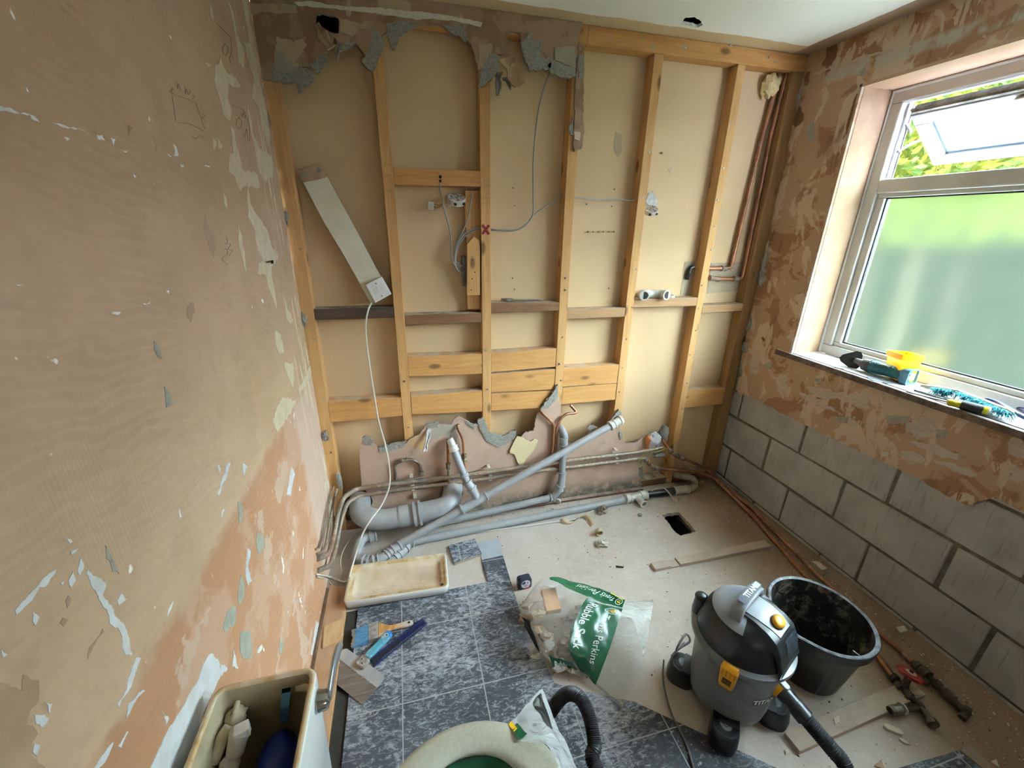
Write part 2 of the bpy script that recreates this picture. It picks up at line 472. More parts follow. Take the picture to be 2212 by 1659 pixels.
WL = [
[(-1.2905,.7472),(-1.2749,.6977),(-1.2865,.6699),(-1.3316,.6783),(-1.3584,.68),(-1.4227,.6708),(-1.4626,.6797),(-1.5018,.6823),(-1.5514,.7876),(-1.5138,.7796),(-1.4964,.7803),(-1.4541,.7792),(-1.4075,.7638),(-1.3511,.752),(-1.3212,.7584)],
[(-1.4713,1.1539),(-1.4635,1.1312),(-1.4553,1.1072),(-1.4673,1.1004),(-1.4624,1.0772),(-1.4582,1.0427),(-1.4551,1.004),(-1.4627,.9714),(-1.4734,.9877),(-1.4652,1.0165),(-1.4715,1.0434),(-1.4743,1.0869),(-1.477,1.128),(-1.4766,1.1509)],
[(-1.5108,1.192),(-1.519,1.1881),(-1.5753,1.1871),(-1.5739,1.1926),(-1.5216,1.1951)],
[(-1.4496,.9477),(-1.4823,.9347),(-1.5164,.9327),(-1.5165,.9411),(-1.4942,.9397),(-1.4722,.9536),(-1.4587,.9599)],
[(-1.4924,1.1695),(-1.4943,1.1555),(-1.5043,1.153),(-1.5034,1.1647)], [(-1.4746,1.1765),(-1.4746,1.162),(-1.4856,1.1549),(-1.4865,1.1638)],
[(-1.4378,1.0726),(-1.4325,1.0555),(-1.4489,1.0604),(-1.4487,1.0695)], [(-1.5583,1.1735),(-1.5554,1.1597),(-1.5632,1.1554),(-1.5635,1.1632)],
[(-1.5936,1.0662),(-1.588,1.054),(-1.5949,1.0462)], [(-1.6086,1.067),(-1.5997,1.0541),(-1.598,1.0429),(-1.6081,1.0428),(-1.6116,1.0555)],
[(-1.6225,1.0391),(-1.6191,1.0294),(-1.6262,1.0235),(-1.6279,1.0336)], [(-1.0256,.7959),(-1.0113,.7707),(-1.046,.7525),(-1.0475,.703),(-1.0733,.7102),(-1.0647,.758)],
[(-1.2131,.66),(-1.2157,.6261),(-1.2162,.5949),(-1.2373,.6308)], [(-1.4544,.824),(-1.4469,.7921),(-1.4576,.7902)],
[(-1.4674,.895),(-1.4934,.9047),(-1.5137,.903),(-1.5014,.9172),(-1.469,.902)], [(-1.545,.9037),(-1.5556,.8997),(-1.5775,.9041),(-1.5823,.9134),(-1.5587,.9096)],
[(-1.5197,.8829),(-1.54,.8797),(-1.5423,.8881),(-1.5222,.8871)], [(-1.274,.6906),(-1.2551,.6494),(-1.2837,.6658)],
[(-1.5089,1.1703),(-1.5126,1.1663),(-1.5147,1.1716)], [(-1.471,1.1906),(-1.4792,1.1885),(-1.4862,1.1918),(-1.4829,1.195)], [(-1.4812,1.2149),(-1.4757,1.2056),(-1.4797,1.2045)],
[(-1.6039,1.1684),(-1.601,1.1575),(-1.6063,1.1588)], [(-1.2443,1.0841),(-1.2433,1.0659),(-1.2503,1.067)],
[(-1.1182,.5223),(-1.0843,.5101),(-1.0849,.4964),(-1.1107,.5088)], [(-1.0619,1.0776),(-1.0522,1.0566),(-1.063,1.0481)], [(-1.081,.9617),(-1.1116,.9586),(-1.089,.9677)],
[(-.6234,.0533),(-.5949,.0088),(-.7423,.01),(-.7586,.0368)], [(-.9323,.9998),(-.9105,.9749),(-.9414,.9622)], [(-.5385,.7473),(-.5236,.7056),(-.6223,.6745),(-.6551,.7055),(-.5926,.7337)],
[(-1.3409,.9514),(-1.355,.9446),(-1.3728,.9426),(-1.354,.9524)], [(-1.0107,1.0468),(-.9923,1.0358),(-1.0933,1.0072),(-1.0988,1.0162)],
[(-1.1509,1.7326),(-1.1379,1.7342),(-1.1342,1.727),(-1.1517,1.7265)], [(-1.115,1.7343),(-1.1034,1.7342),(-1.1136,1.724)], [(-1.2846,1.7334),(-1.2769,1.7328),(-1.2714,1.7272),(-1.2839,1.7286)],
[(-.8864,1.7603),(-.8767,1.7544),(-.8774,1.7374),(-.8964,1.735),(-.8877,1.7473)], [(-.9247,1.7368),(-.9112,1.7313),(-.9231,1.7323)], [(-.877,1.7223),(-.8626,1.7201),(-.8767,1.7147)],
[(-1.2319,1.7166),(-1.2204,1.716),(-1.2282,1.7123)], [(-1.2471,1.7306),(-1.2165,1.7315),(-1.1783,1.7327),(-1.2179,1.7288)], [(-1.3302,1.7333),(-1.3132,1.7339),(-1.2835,1.7326),(-1.3154,1.7293),(-1.3335,1.7266)],
[(-1.2749,1.7657),(-1.2726,1.761),(-1.2762,1.7601)], [(-1.0768,1.684),(-1.0697,1.6799),(-1.0775,1.677)], [(-1.2521,1.4686),(-1.2306,1.465),(-1.2373,1.4625),(-1.251,1.4658)], [(-1.1618,1.4685),(-1.1361,1.4677),(-1.1449,1.4638),(-1.1606,1.4648)],
[(-1.0772,1.4769),(-1.0646,1.4759),(-1.0694,1.4701)], [(-1.405,1.5328),(-1.3957,1.5309),(-1.4033,1.5302)], [(-.7426,1.7333),(-.7052,1.7361),(-.7196,1.7324)], [(-1.0904,1.7191),(-1.0757,1.7196),(-1.0832,1.7165)]]
for i, p in enumerate(WL): m.prism(rough(rough(p, .0035, i, .010), .0012, i, .004), XL, XL+.0008, 'YZ', 1)
CR = [
[(-.4543,2.1691),(-.4483,2.1458),(-.4545,2.1241),(-.4733,2.126)], [(-.2742,2.2382),(-.2431,2.2209),(-.246,2.1603),(-.1973,2.1344),(-.2348,2.0755),(-.2834,2.0723),(-.2738,2.116),(-.2697,2.1918)],
[(-.1107,2.3008),(-.0442,2.3263),(-.0581,2.2723),(-.0536,2.2295),(-.0635,2.0758),(-.0293,2.0163),(-.0341,1.9124),(-.0891,1.8713),(-.135,1.933),(-.125,1.9835),(-.202,2.0015),(-.1321,2.0757),(-.1651,2.1225),(-.1782,2.1642),(-.0993,2.1922)],
[(-.4537,2.0444),(-.4513,2.0245),(-.4289,2.012),(-.3489,2.0237),(-.3157,2.0067),(-.3795,1.9883),(-.4315,1.9826),(-.4649,1.9409),(-.4496,1.915),(-.4883,1.8778),(-.5294,1.8841),(-.5313,1.9163),(-.5506,1.9524),(-.5254,1.9945),(-.4859,2.0146)],
[(-.4864,1.8683),(-.4572,1.8636),(-.4651,1.8112),(-.4483,1.7551),(-.2969,1.7587),(-.3031,1.7159),(-.4109,1.7112),(-.4905,1.7028),(-.5211,1.6953),(-.5404,1.7303),(-.5799,1.7415),(-.5456,1.785),(-.5115,1.7895)],
[(-.2783,1.9621),(-.2568,1.9333),(-.2635,1.8749),(-.2161,1.8467),(-.0696,1.8411),(-.0901,1.7718),(-.2157,1.7412),(-.2688,1.7675),(-.278,1.8203),(-.2901,1.8819)],
[(-.433,1.7068),(-.431,1.6498),(-.3701,1.6153),(-.3027,1.577),(-.289,1.5235),(-.2207,1.4848),(-.2794,1.461),(-.4165,1.4791),(-.4554,1.5192),(-.4493,1.5911),(-.489,1.6199)],
[(-.4585,1.4825),(-.2956,1.4762),(-.3513,1.4334),(-.3475,1.3638),(-.3634,1.3025),(-.4086,1.3864),(-.4235,1.4346),(-.5016,1.4494)],
[(-.5911,1.5975),(-.578,1.5648),(-.5976,1.4653),(-.6158,1.4784),(-.6209,1.55)], [(-.6557,1.6768),(-.6398,1.6679),(-.651,1.6378),(-.6637,1.6522)],
[(-.6489,1.8097),(-.6277,1.8018),(-.661,1.7788)], [(-.6128,1.8155),(-.5888,1.7983),(-.6222,1.7888)], [(-.591,1.9909),(-.5506,1.9962),(-.5719,1.9816)],
[(.025,.9746),(.0088,.9292),(-.1365,.9238),(-.2677,.9357),(-.2668,.958),(-.1406,.9652)], [(-.5643,1.0102),(-.4928,1.0125),(-.3334,.9327),(-.4281,.9233),(-.6186,.9334),(-.6463,.9848)],
[(-.2397,1.3277),(-.2213,1.2783),(-.1585,1.2244),(-.2109,1.2148),(-.2624,1.2597)], [(-.3937,1.1152),(-.2865,1.0743),(-.3014,1.015),(-.3498,.99),(-.3963,1.0761)], [(-.4415,1.2485),(-.3732,1.2133),(-.3702,1.1477),(-.4291,1.152),(-.4552,1.1971)]]
for i, p in enumerate(CR): m.prism(rough(rough(p, .005, i, .014), .0018, i, .005), XL, XL+.0008, 'YZ', 2)
for i, p in enumerate([[(-1.1649,.6552),(-1.123,.6103),(-1.1339,.5703),(-1.157,.5464),(-1.1889,.5963),(-1.1843,.6352)], [(-.9507,.7885),(-.9165,.7469),(-.9308,.7119),(-.9701,.7203),(-.9726,.7554)],
    [(-1.0936,.768),(-1.0884,.7321),(-1.1093,.7105),(-1.1387,.7179),(-1.1267,.7474)], [(-1.1892,.7566),(-1.1502,.7307),(-1.176,.6996),(-1.224,.7278),(-1.2243,.7456)], [(-1.0107,.9319),(-.9917,.9065),(-1.0093,.8787),(-1.0354,.8818)],
    [(-1.4293,1.157),(-1.4295,1.14),(-1.4287,1.1073),(-1.4362,1.1146),(-1.4378,1.1407)], [(-.9781,.3938),(-.9541,.3471),(-.9815,.3415),(-1.0019,.3604)]]):
    m.prism(rough(rough(p, .004, i+50, .012), .0015, i, .005), XL, XL+.0008, 'YZ', 3)
for i, p in enumerate([[(-1.5979,1.1206),(-1.5873,1.0958),(-1.5975,1.0755),(-1.6089,1.0773),(-1.6189,1.0678),(-1.6146,1.0438),(-1.6235,1.0425),(-1.6304,1.0313),(-1.6252,1.0003),(-1.6337,.9774),(-1.6772,1.0675),(-1.6319,1.1608),(-1.6199,1.1404),(-1.6138,1.1239),(-1.6066,1.1056)],
    [(-.8048,1.6181),(-.8019,1.5936),(-.7871,1.5472),(-.8154,1.5207),(-.8283,1.5491),(-.8355,1.5851)], [(-1.0519,1.7642),(-1.0345,1.7628),(-1.0575,1.7482)], [(-.9675,1.7632),(-.9637,1.7367),(-.9717,1.7356)], [(-1.0093,1.4339),(-.9779,1.439),(-.9815,1.4158),(-1.01,1.4),(-1.0201,1.4149)],
    [(-1.4883,1.0601),(-1.4875,1.0536),(-1.5118,1.0533),(-1.5262,1.0474),(-1.5163,1.0592)], [(-1.5118,1.1482),(-1.5106,1.1405),(-1.5202,1.1349),(-1.5182,1.1455)], [(-1.5305,1.1307),(-1.5254,1.1215),(-1.5346,1.1195),(-1.5366,1.1283)]]):
    m.prism(rough(rough(p, .004, i+80, .012), .0015, i, .005), XL, XL+.0006, 'YZ', 4)
# pencil marks and figures left by the last plasterer
for st in [[(.2462,-.4341,2.1248),(.2462,-.3743,2.1271),(.2462,-.3174,2.1294)], [(.2462,-.3974,2.0894),(.2462,-.4246,2.0693),(.2462,-.4251,2.0562),(.2462,-.398,2.0634),(.2462,-.3737,2.0827),(.2462,-.3801,2.0925),(.2462,-.3974,2.0894)], [(.2462,-.3295,2.123),(.2462,-.3377,2.0913),(.2462,-.3763,2.0603),(.2462,-.3629,2.0506)],
    [(.2462,-.8298,1.8621),(.2462,-.7807,1.868),(.2462,-.7174,1.8726)], [(.2462,-.8389,1.8582),(.2462,-.8511,1.8085)], [(.2462,-.843,1.8071),(.2462,-.7811,1.816),(.2462,-.7001,1.8163)], [(.2462,-.7149,1.8732),(.2462,-.6935,1.8217)],
    [(.2462,-.8481,1.8631),(.2462,-.8267,1.8754),(.2462,-.8394,1.8634),(.2462,-.8286,1.8642)], [(.2462,-.799,1.8931),(.2462,-.8021,1.8796),(.2462,-.7908,1.8916),(.2462,-.7885,1.8793)], [(.2462,-.7615,1.8934),(.2462,-.7646,1.8793),(.2462,-.7526,1.8918),(.2462,-.7487,1.8812),(.2462,-.731,1.8943)], [(.2462,-.7324,1.8831),(.2462,-.7148,1.8864),(.2462,-.7316,1.8754)],
    [(.2462,-.6881,1.8564),(.2462,-.6726,1.8532),(.2462,-.6937,1.847),(.2462,-.6796,1.8413)], [(.2462,-.7806,1.7904),(.2462,-.7665,1.7879),(.2462,-.7456,1.7961)], [(.2462,-.7369,1.8017),(.2462,-.7098,1.7999)],
    [(.2462,-.4339,1.9283),(.2462,-.3609,1.9364),(.2462,-.3065,1.9344)], [(.2462,-.388,1.9073),(.2462,-.421,1.8906),(.2462,-.4301,1.8761),(.2462,-.4037,1.8741),(.2462,-.373,1.8945),(.2462,-.388,1.9073)], [(.2462,-.3582,1.9264),(.2462,-.3574,1.9134),(.2462,-.3307,1.9321),(.2462,-.3274,1.9166),(.2462,-.3065,1.9344)], [(.2462,-.3035,1.9241),(.2462,-.2973,1.9031),(.2462,-.3105,1.8673),(.2462,-.3337,1.8468)], [(.2462,-.3879,1.8653),(.2462,-.3647,1.8584),(.2462,-.3341,1.8854),(.2462,-.3406,1.8513)],
    [(.2462,-.7426,1.5352),(.2462,-.721,1.5365),(.2462,-.7216,1.524),(.2462,-.7646,1.5146),(.2462,-.7379,1.4974)], [(.2462,-.7031,1.5657),(.2462,-.7036,1.5533),(.2462,-.7198,1.5499),(.2462,-.6853,1.5474),(.2462,-.7099,1.5359),(.2462,-.6801,1.5317),(.2462,-.7149,1.5185)]]:
    m.tube(spline(st, 4), .00055, 4, 5)
# the narrow gap slots cut in the plaster
for p in [[(-1.1636,1.3999),(-1.1535,1.3883),(-1.1562,1.3619),(-1.1685,1.3701),(-1.1706,1.3842)], [(-1.175,1.3125),(-1.1626,1.2934),(-1.1677,1.2711),(-1.1873,1.2747)], [(-1.4308,1.1591),(-1.4287,1.1381),(-1.4276,1.1012),(-1.4327,1.1197)]]:
    m.prism(rough(p, .002, 7, .01), XL, XL+.001, 'YZ', 3)
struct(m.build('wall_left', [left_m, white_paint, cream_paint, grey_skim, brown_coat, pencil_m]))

# wall behind the camera with the doorway to the landing
m = MB()
m.box((XL-.02,YF-.1,0),(.9,YF,HC)).box((1.75,YF-.1,0),(XR,YF,HC)).box((.9,YF-.1,2.05),(1.75,YF,HC))
m.box((.3,YF-.9,0),(.4,YF-.1,HC)).box((2.3,YF-.9,0),(2.4,YF-.1,HC)).box((.3,YF-.95,0),(2.4,YF-.9,HC))
struct(m.build('wall_front', plain('pale_plaster', (.55,.45,.36), .9, col2=(.45,.35,.27), scale=3)))

# ---- right wall: block below, plaster above, window
t = NT('concrete_block')
v = t.co()
n1 = t.noise(v, 7, 4); n2 = t.noise(t.co((1,40,2.5), (.12,0,0)), 2.2, 5, .7); n3 = t.noise(v, 120, 3)
c = t.mix(t.step(n1, .35, .7), (.46,.44,.41), (.34,.32,.30))
c = t.mix(t.mul(t.step(n2, .5, .62), .45), c, (.42,.40,.37))
c = t.mix(t.mul(t.step(n2, .42, .36), .5), c, (.17,.155,.14))
t.bump(t.math('ADD', n2, n3), .5, .004)
block_m = t.out(c, .95, 0, .15)
mortar_m = plain('dark_mortar', (.115,.095,.07), .95, col2=(.17,.145,.11), scale=30, bump=.6)
rnd = random.Random(4)
m = MB()
m.box((XR+.007,YF-.9,-.02),(XR+.15,YB+.02,.97), 1)
for k, z0 in enumerate((-.199,.026,.251,.476,.701)):
    y = (-.513 if k % 2 else -.325) + .9
    z1 = min(z0+.212, .968)
    while y > YF-.6:
        a, b = y-.0075, y-.45+.0075
        j = rnd.uniform(-.002,.002)
        q = [rnd.uniform(-.003,.003) for _ in range(8)]
        if b < YB:
            a = min(a, YB)
            zb = max(z0, -.015)
            vs = [(XR+.06,b,zb),(XR+.06,a,zb),(XR+.06,a,z1),(XR+.06,b,z1)]
            fv = [(XR+j,b+q[0],zb+q[1]),(XR+j,a+q[2],zb+q[3]),(XR+j,a+q[4],z1+q[5]),(XR+j,b+q[6],z1+q[7])]
            m.add(vs+fv, [(4,5,6,7),(0,1,5,4),(1,2,6,5),(2,3,7,6),(3,0,4,7)], 0)
        y -= .45
m.box((XR+.001,YF-.9,.968),(XR+.15,-2.05,HC), 2).box((XR+.001,-.327,.968),(XR+.225,YB+.02,HC), 2).box((XR+.001,-2.05,2.202),(XR+.225,-.327,HC), 2).box((XR+.15,-2.05,-.02),(XR+.225,YB+.02,.955), 2).box((XR+.15,YF-.9,-.02),(XR+.225,-2.05,HC), 2)
struct(m.build('wall_right', [block_m, mortar_m, brown_coat], bevel=.003, seg=1))

t = NT('patchy_brown_plaster')
v = t.co()
n1 = t.noise(v, 4.5, 6, .62, .4); n2 = t.noise(t.co((1,1,.55), (0,0,0), (5,2,1)), 9, 5, .6, .5); n3 = t.noise(v, 60, 4); n4 = t.noise(t.co((1,18,2.4)), 1.6, 5, .6)
c = t.mix(t.step(n1, .45, .47), (.31,.165,.085), (.43,.28,.175))
c = t.mix(t.mul(t.step(n2, .53, .55), .9), c, (.54,.41,.30))
c = t.mix(t.mul(t.step(n4, .58, .6), t.step(n1, .5, .4)), c, (.23,.125,.068))
c = t.mix(t.step(t.noise(t.co((1,1,.7), (0,0,0), (1,8,3)), 5.5, 3), .655, .665), c, (.18,.09,.046))
c = t.mix(t.step(t.noise(t.co((1,1,1), (0,0,0), (2,4,9)), 13, 4, .6), .70, .71), c, (.56,.50,.44))
zz = t.math('ADD', t.axis(2, v), t.mul(n3, .02))
c = t.mix(t.mul(t.step(t.math('ABSOLUTE', t.math('SUBTRACT', zz, 2.29)), .03, .015), t.step(n2, .4, .5)), c, (.45,.40,.32))
t.bump(t.math('ADD', n1, t.mul(n3, .4)), .5, .006)
rp_m = t.out(c, .85, 0, .2)
t = NT('reveal_plaster')
v = t.co()
n1 = t.noise(v, 9, 5, .6); n2 = t.noise(v, 14, 4)
c = t.mix(t.step(n1, .5, .52), (.40,.245,.16), (.46,.36,.26))
zz = t.math('ADD', t.axis(2, v), t.mul(n2, .5))
c = t.mix(t.step(zz, 1.75, 1.5), c, t.mix(t.step(n2, .52, .54), (.52,.475,.45), (.40,.255,.185)))
reveal_m = t.out(c, .8, 0, .25)
sl = [(.0205,2.4081),(.0719,2.3472),(.0179,2.2404),(.0546,2.1667),(.1251,2.1029),(.093,2.067),(.0964,1.963),(.0618,1.8452),(.0586,1.7583),(.0515,1.6104),(.0602,1.5477),(.042,1.4849),(-.0115,1.4402),(-.0175,1.3506),(.031,1.278),(.0397,1.2331),(.0439,1.1712),(.0043,1.0718),(.004,.9267),(-.0071,.7791),(-.0081,.6352)]
low = [(-.0543,.6408),(-.1963,.6527),(-.5103,.6424),(-.7472,.6417),(-.9146,.6501),(-1.0335,.6549),(-1.1582,.6423),(-1.2064,.6429),(-1.234,.6777),(-1.2545,.7048),(-1.2769,.7228),(-1.345,.7125)]
out = [(YF,HC),(-.0,HC)] + rough(sl, .006, 21, .02, False) + rough(low, .004, 22, .02, False) + [(-1.35,.77),(YF,.76)]
m = MB()
m.prism(holed(out, [(-.3131,.985),(-.3131,2.2119),(-2.0619,2.2119),(-2.0619,.985)]), XR-.0115, XR+.001, 'YZ', 0, 1)
m.box((XR-.0115,-.325,.985),(2.893,-.313,2.2), 2).box((XR-.0115,-2.05,2.2),(2.893,-.325,2.212), 3).box((XR-.0115,-2.062,.985),(2.893,-2.05,2.2), 2)
for i, p in enumerate([[(-.457,.8472),(-.5186,.8635),(-.5847,.8751),(-.6249,.8739),(-.6878,.8956),(-.7595,.9116),(-.7733,.8858),(-.7628,.8462),(-.7166,.8422),(-.6333,.8469),(-.5712,.8073),(-.5107,.8179),(-.4697,.8304)], [(-.281,.835),(-.3237,.8652),(-.3506,.8447),(-.3341,.816),(-.3799,.7881),(-.3095,.7683),(-.2854,.7902)],
    [(-.9298,.8579),(-.9751,.9086),(-1.0204,.907),(-1.0353,.8746),(-1.0105,.8273),(-.973,.8136),(-.9415,.8215)], [(-.9632,.7842),(-1.017,.8072),(-1.083,.8201),(-1.1241,.8207),(-1.1334,.7923),(-1.0885,.7772),(-1.0079,.7784)], [(-.9514,.7283),(-.9831,.7524),(-1.0404,.749),(-1.0409,.7192),(-1.0014,.6953),(-.9599,.7018)],
    [(-1.2282,.9314),(-1.2944,.9473),(-1.3124,.8937),(-1.2693,.8884),(-1.2483,.8915)], [(-.7041,.7834),(-.7559,.7743),(-.7579,.7487),(-.7206,.7506)], [(-1.0593,.7601),(-1.1396,.7734),(-1.1989,.7711),(-1.1862,.7517),(-1.1223,.7512),(-1.0731,.7446)], [(-1.2641,.8441),(-1.2976,.8546),(-1.3089,.8208),(-1.2742,.8034)],
    [(-.4252,.7984),(-.4785,.8013),(-.5669,.7985),(-.6802,.7791),(-.6148,.7772),(-.5455,.7752),(-.4561,.7739)], [(-.0586,.8479),(-.0878,.9216),(-.115,.9295),(-.1535,.8302),(-.1285,.7811),(-.0809,.8058)],
    [(-.0432,2.3262),(-.2521,2.3191),(-.4067,2.3136),(-.4329,2.311),(-.4228,2.303),(-.2808,2.2986),(-.1343,2.3146),(-.0565,2.3124)]]):
    m.prism(rough(rough(p, .008, i, .016), .003, i, .005), XR-.0123, XR-.0114, 'YZ', 4)
for i, p in enumerate([[(-.8486,.8563),(-.9342,.8897),(-.9357,.8547),(-.8698,.8228)], [(-.6439,.7485),(-.7041,.7834),(-.7124,.7466),(-.6553,.733)], [(-1.0337,.8795),(-1.0683,.8912),(-1.072,.8539),(-1.0411,.8433)], [(-.4875,.8941),(-.5307,.9165),(-.5193,.8847),(-.4989,.8807)], [(-.1777,.8779),(-.224,.9081),(-.2302,.8561),(-.1925,.8591)],
    [(-.2912,2.2651),(-.3168,2.2762),(-.329,2.2487),(-.3055,2.2429)], [(-.0866,2.0918),(-.1143,2.1223),(-.1489,2.0235),(-.1075,2.0227)]]):
    m.prism(rough(p, .003, i, .012), XR-.0122, XR-.0114, 'YZ', 1)
struct(m.build('trim_1', [rp_m, grey_skim, reveal_m, plain('peach_skim', (.46,.29,.19), .8, col2=(.50,.35,.25), scale=7), plain('pale_scraped_skim', (.50,.41,.33), .85, col2=(.40,.31,.24), scale=30, vec=(1,1,6))]))
# chunks of grey render left on the torn corner edge
m = MB()
rnd = random.Random(8)
for i, (y, z) in enumerate(sl[1:-1]):
    m.ball((XR-.008+rnd.uniform(-.004,.004), y-.004, z), (.016,.026,rnd.uniform(.03,.06)), 8, 6, 0, None, .6, i)
struct(m.build('trim_2', plain('grey_render', (.34,.32,.29), .95, col2=(.24,.21,.18), scale=40, bump=.6)))
# window sill board
t = NT('sill_paint')
v = t.co()
c = t.mix(t.step(t.noise(v, 9, 4), .45, .6), (.74,.73,.76), (.60,.56,.56))
c = t.mix(t.mul(t.step(t.noise(v, 34, 4), .58, .66), .7), c, (.42,.36,.32))
m = MB()
m.box((2.702,-2.12,.962),(2.893,-.24,.985), 0)
m.box((2.693,-2.12,.957),(2.702,-.238,.984), 1)
struct(m.build('window_sill', [t.out(c, .6, 0, .3), plain('sill_nosing_brown', (.075,.045,.035), .7, col2=(.16,.11,.085), scale=40)], bevel=.002))

# ---- window_1
upvc = plain('white_upvc', (.62,.61,.585), .35, col2=(.55,.535,.50), scale=6, spec=.5)
dirty_upvc = plain('grimy_upvc', (.36,.35,.31), .6, col2=(.16,.15,.13), scale=24)
gasket_m = plain('black_gasket', (.02,.025,.03), .5)
steel_m = plain('brushed_steel', (.5,.5,.52), .3, .9, col2=(.3,.3,.3), scale=30)
def glass(name, tint, rgh, wr, wt):
    t = NT(name)
    v = t.co()
    n = t.noise(v, 3, 3)
    t.t.nodes.remove(t.b)
    rf = t.node('ShaderNodeBsdfRefraction'); rf.inputs['Roughness'].default_value = rgh; rf.inputs['IOR'].default_value = 1.15
    t.set(rf.inputs['Color'], tint)
    tl = t.node('ShaderNodeBsdfTranslucent'); t.set(tl.inputs['Color'], t.mix(t.step(n, .4, .6), (.74,.86,.70), (.62,.80,.60)))
    tp = t.node('ShaderNodeBsdfTransparent'); t.set(tp.inputs['Color'], (.97,1,.98))
    gl = t.node('ShaderNodeBsdfGlossy'); gl.inputs['Roughness'].default_value = .3
    def mx(f, a, b):
        x = t.node('ShaderNodeMixShader'); x.inputs[0].default_value = f
        t.t.links.new(a, x.inputs[1]); t.t.links.new(b, x.inputs[2]); return x.outputs[0]
    s = mx(wr, tl.outputs[0], rf.outputs[0])
    s = mx(wt, s, tp.outputs[0])
    s = mx(.04, s, gl.outputs[0])
    t.t.links.new(s, t.t.nodes['Material Output'].inputs['Surface'])
    return t.m
pane_m = glass('frosted_glass', (.90,1,.84), .30, .98, .30)
win = thing('window_1', 'white plastic window with frosted panes and an open top vent', 'window', (2.91,-1.05,.985))
del win['category'], win['label']
struct(win)
Y0, Y1 = -.328, -2.05
m = MB()
for a, b in (((2.893,Y1,.985),(2.955,Y0,1.035)), ((2.893,Y1,2.145),(2.955,Y0,2.2)), ((2.893,Y0-.055,1.035),(2.955,Y0,2.145)), ((2.893,Y1,1.035),(2.955,Y1+.055,2.145)), ((2.893,Y1+.055,1.775),(2.955,Y0-.055,1.835))):
    m.box(a, b, 0)
m.build('frame', upvc, win, bevel=.006)
m = MB()
for a, b in (((2.908,Y1+.055,1.035),(2.95,Y0-.055,1.057)), ((2.908,Y1+.055,1.757),(2.95,Y0-.055,1.776)), ((2.908,Y0-.09,1.057),(2.95,Y0-.055,1.757)), ((2.908,Y1+.055,1.057),(2.95,Y1+.09,1.757))):
    m.box(a, b, 0)
m.build('glazing_bead', upvc, win, bevel=.004)
m = MB()
g = .006
ya, yb, za, zb = Y1+.09, Y0-.09, 1.057, 1.757
for a, b in (((2.922,ya,za),(2.934,yb,za+g)), ((2.922,ya,zb-g),(2.934,yb,zb)), ((2.922,yb-g,za),(2.934,yb,zb)), ((2.922,ya,za),(2.934,ya+g,zb))): m.box(a, b)
m.build('gasket', gasket_m, win)
m = MB(); m.box((2.928,ya,za),(2.932,yb,zb)); m.build('pane', pane_m, win)
m = MB()
m.tube([(2.892,Y0-.004,.99),(2.892,Y0-.004,2.194),(2.892,Y1+.02,2.194)], .007, 8); m.build('sealant_bead', plain('white_sealant', (.78,.77,.74), .5), win, smooth=True)
# open vent, hung at the top and pushed out
SM = M4.Translation((2.915,0,2.085)) @ M4.Rotation(math.radians(-52),4,'Y')
m = MB()
sy0, sy1, L, T = Y0-.085, Y1+.085, .30, .05
m.box((0,sy1,-.055),(T,sy0,0),0,SM).box((0,sy1,-L),(T,sy0,-L+.055),0,SM).box((0,sy0-.06,-L+.055),(T,sy0,-.055),0,SM).box((0,sy1,-L+.055),(T,sy1+.06,-.055),0,SM)
sash = m.build('vent_sash', plain('dimmed_vent_upvc', (.34,.34,.33), .4), win, bevel=.004)  # white upvc darkened in colour to offset overexposure on the sash
m = MB(); m.box((.004,sy1+.004,0),(T-.004,sy0-.004,.012),0,SM).box((.012,sy1,.012),(.02,sy0,.02),0,SM); m.build('vent_rebate', dirty_upvc, sash)
m = MB(); m.box((.022,sy1+.06,-L+.055),(.028,sy0-.06,-.055),0,SM); m.build('vent_pane', pane_m, sash)
m = MB(); m.box((.012,sy1+.055,-L+.052),(.026,sy0-.055,-L+.064),0,SM).box((.012,sy0-.068,-L+.055),(.026,sy0-.058,-.055),0,SM); m.build('vent_gasket', plain('blue_grey_spacer', (.09,.15,.22), .4), sash)
m = MB(); m.box((-.012,-.98,-.048),(0,-.76,-.012),0,SM); m.build('vent_cover', plain('tan_vent_cover', (.42,.36,.28), .5), sash, bevel=.003)  # small tan vent cover on the top rail, not a handle
m = MB()
m.box((2.925,Y0-.064,1.84),(2.945,Y0-.056,2.14)).box((2.95,Y0-.066,1.838),(2.955,Y0-.056,2.14))
m.tube([(2.935,Y0-.066,1.95),(3.0,Y0-.075,1.99),(3.03,Y0-.085,2.0)], .006, 6).tube([(2.935,Y0-.066,2.06),(2.965,Y0-.075,2.03)], .006, 6)
m.build('friction_stay', steel_m, win)

# ---- garden outside
lawn_m = plain('lawn_green', (.05,.08,.04), .9, col2=(.075,.11,.05), scale=3)
m = MB(); m.grid(lambda u, v_: (3.6+u*14, -9+v_*18, -.9+.05*noise.noise(V((u*9,v_*9,0)))), 12, 12)
struct(m.build('ground', lawn_m))
m = MB(); m.box((2.96,-6,-.95),(4.6,4,-.86))  # pale slab added to bounce daylight up onto the ceiling
struct(m.build('ground_bounce', plain('pale_bounce', (.72,.71,.67), .9, col2=(.62,.61,.58), scale=4)))
t = NT('sunlit_leaf')
c = t.mix(t.node('ShaderNodeObjectInfo').outputs['Random'], (.52,.60,.06), (.52,.60,.06))
n = t.noise(t.co(), 4, 3)
c = t.mix(t.step(n, .4, .6), (.36,.37,.045), (.13,.23,.05))
t.set(t.b.inputs['Base Color'], c)
tl = t.node('ShaderNodeBsdfTranslucent'); t.set(tl.inputs['Color'], c)
x = t.node('ShaderNodeMixShader'); x.inputs[0].default_value = .6
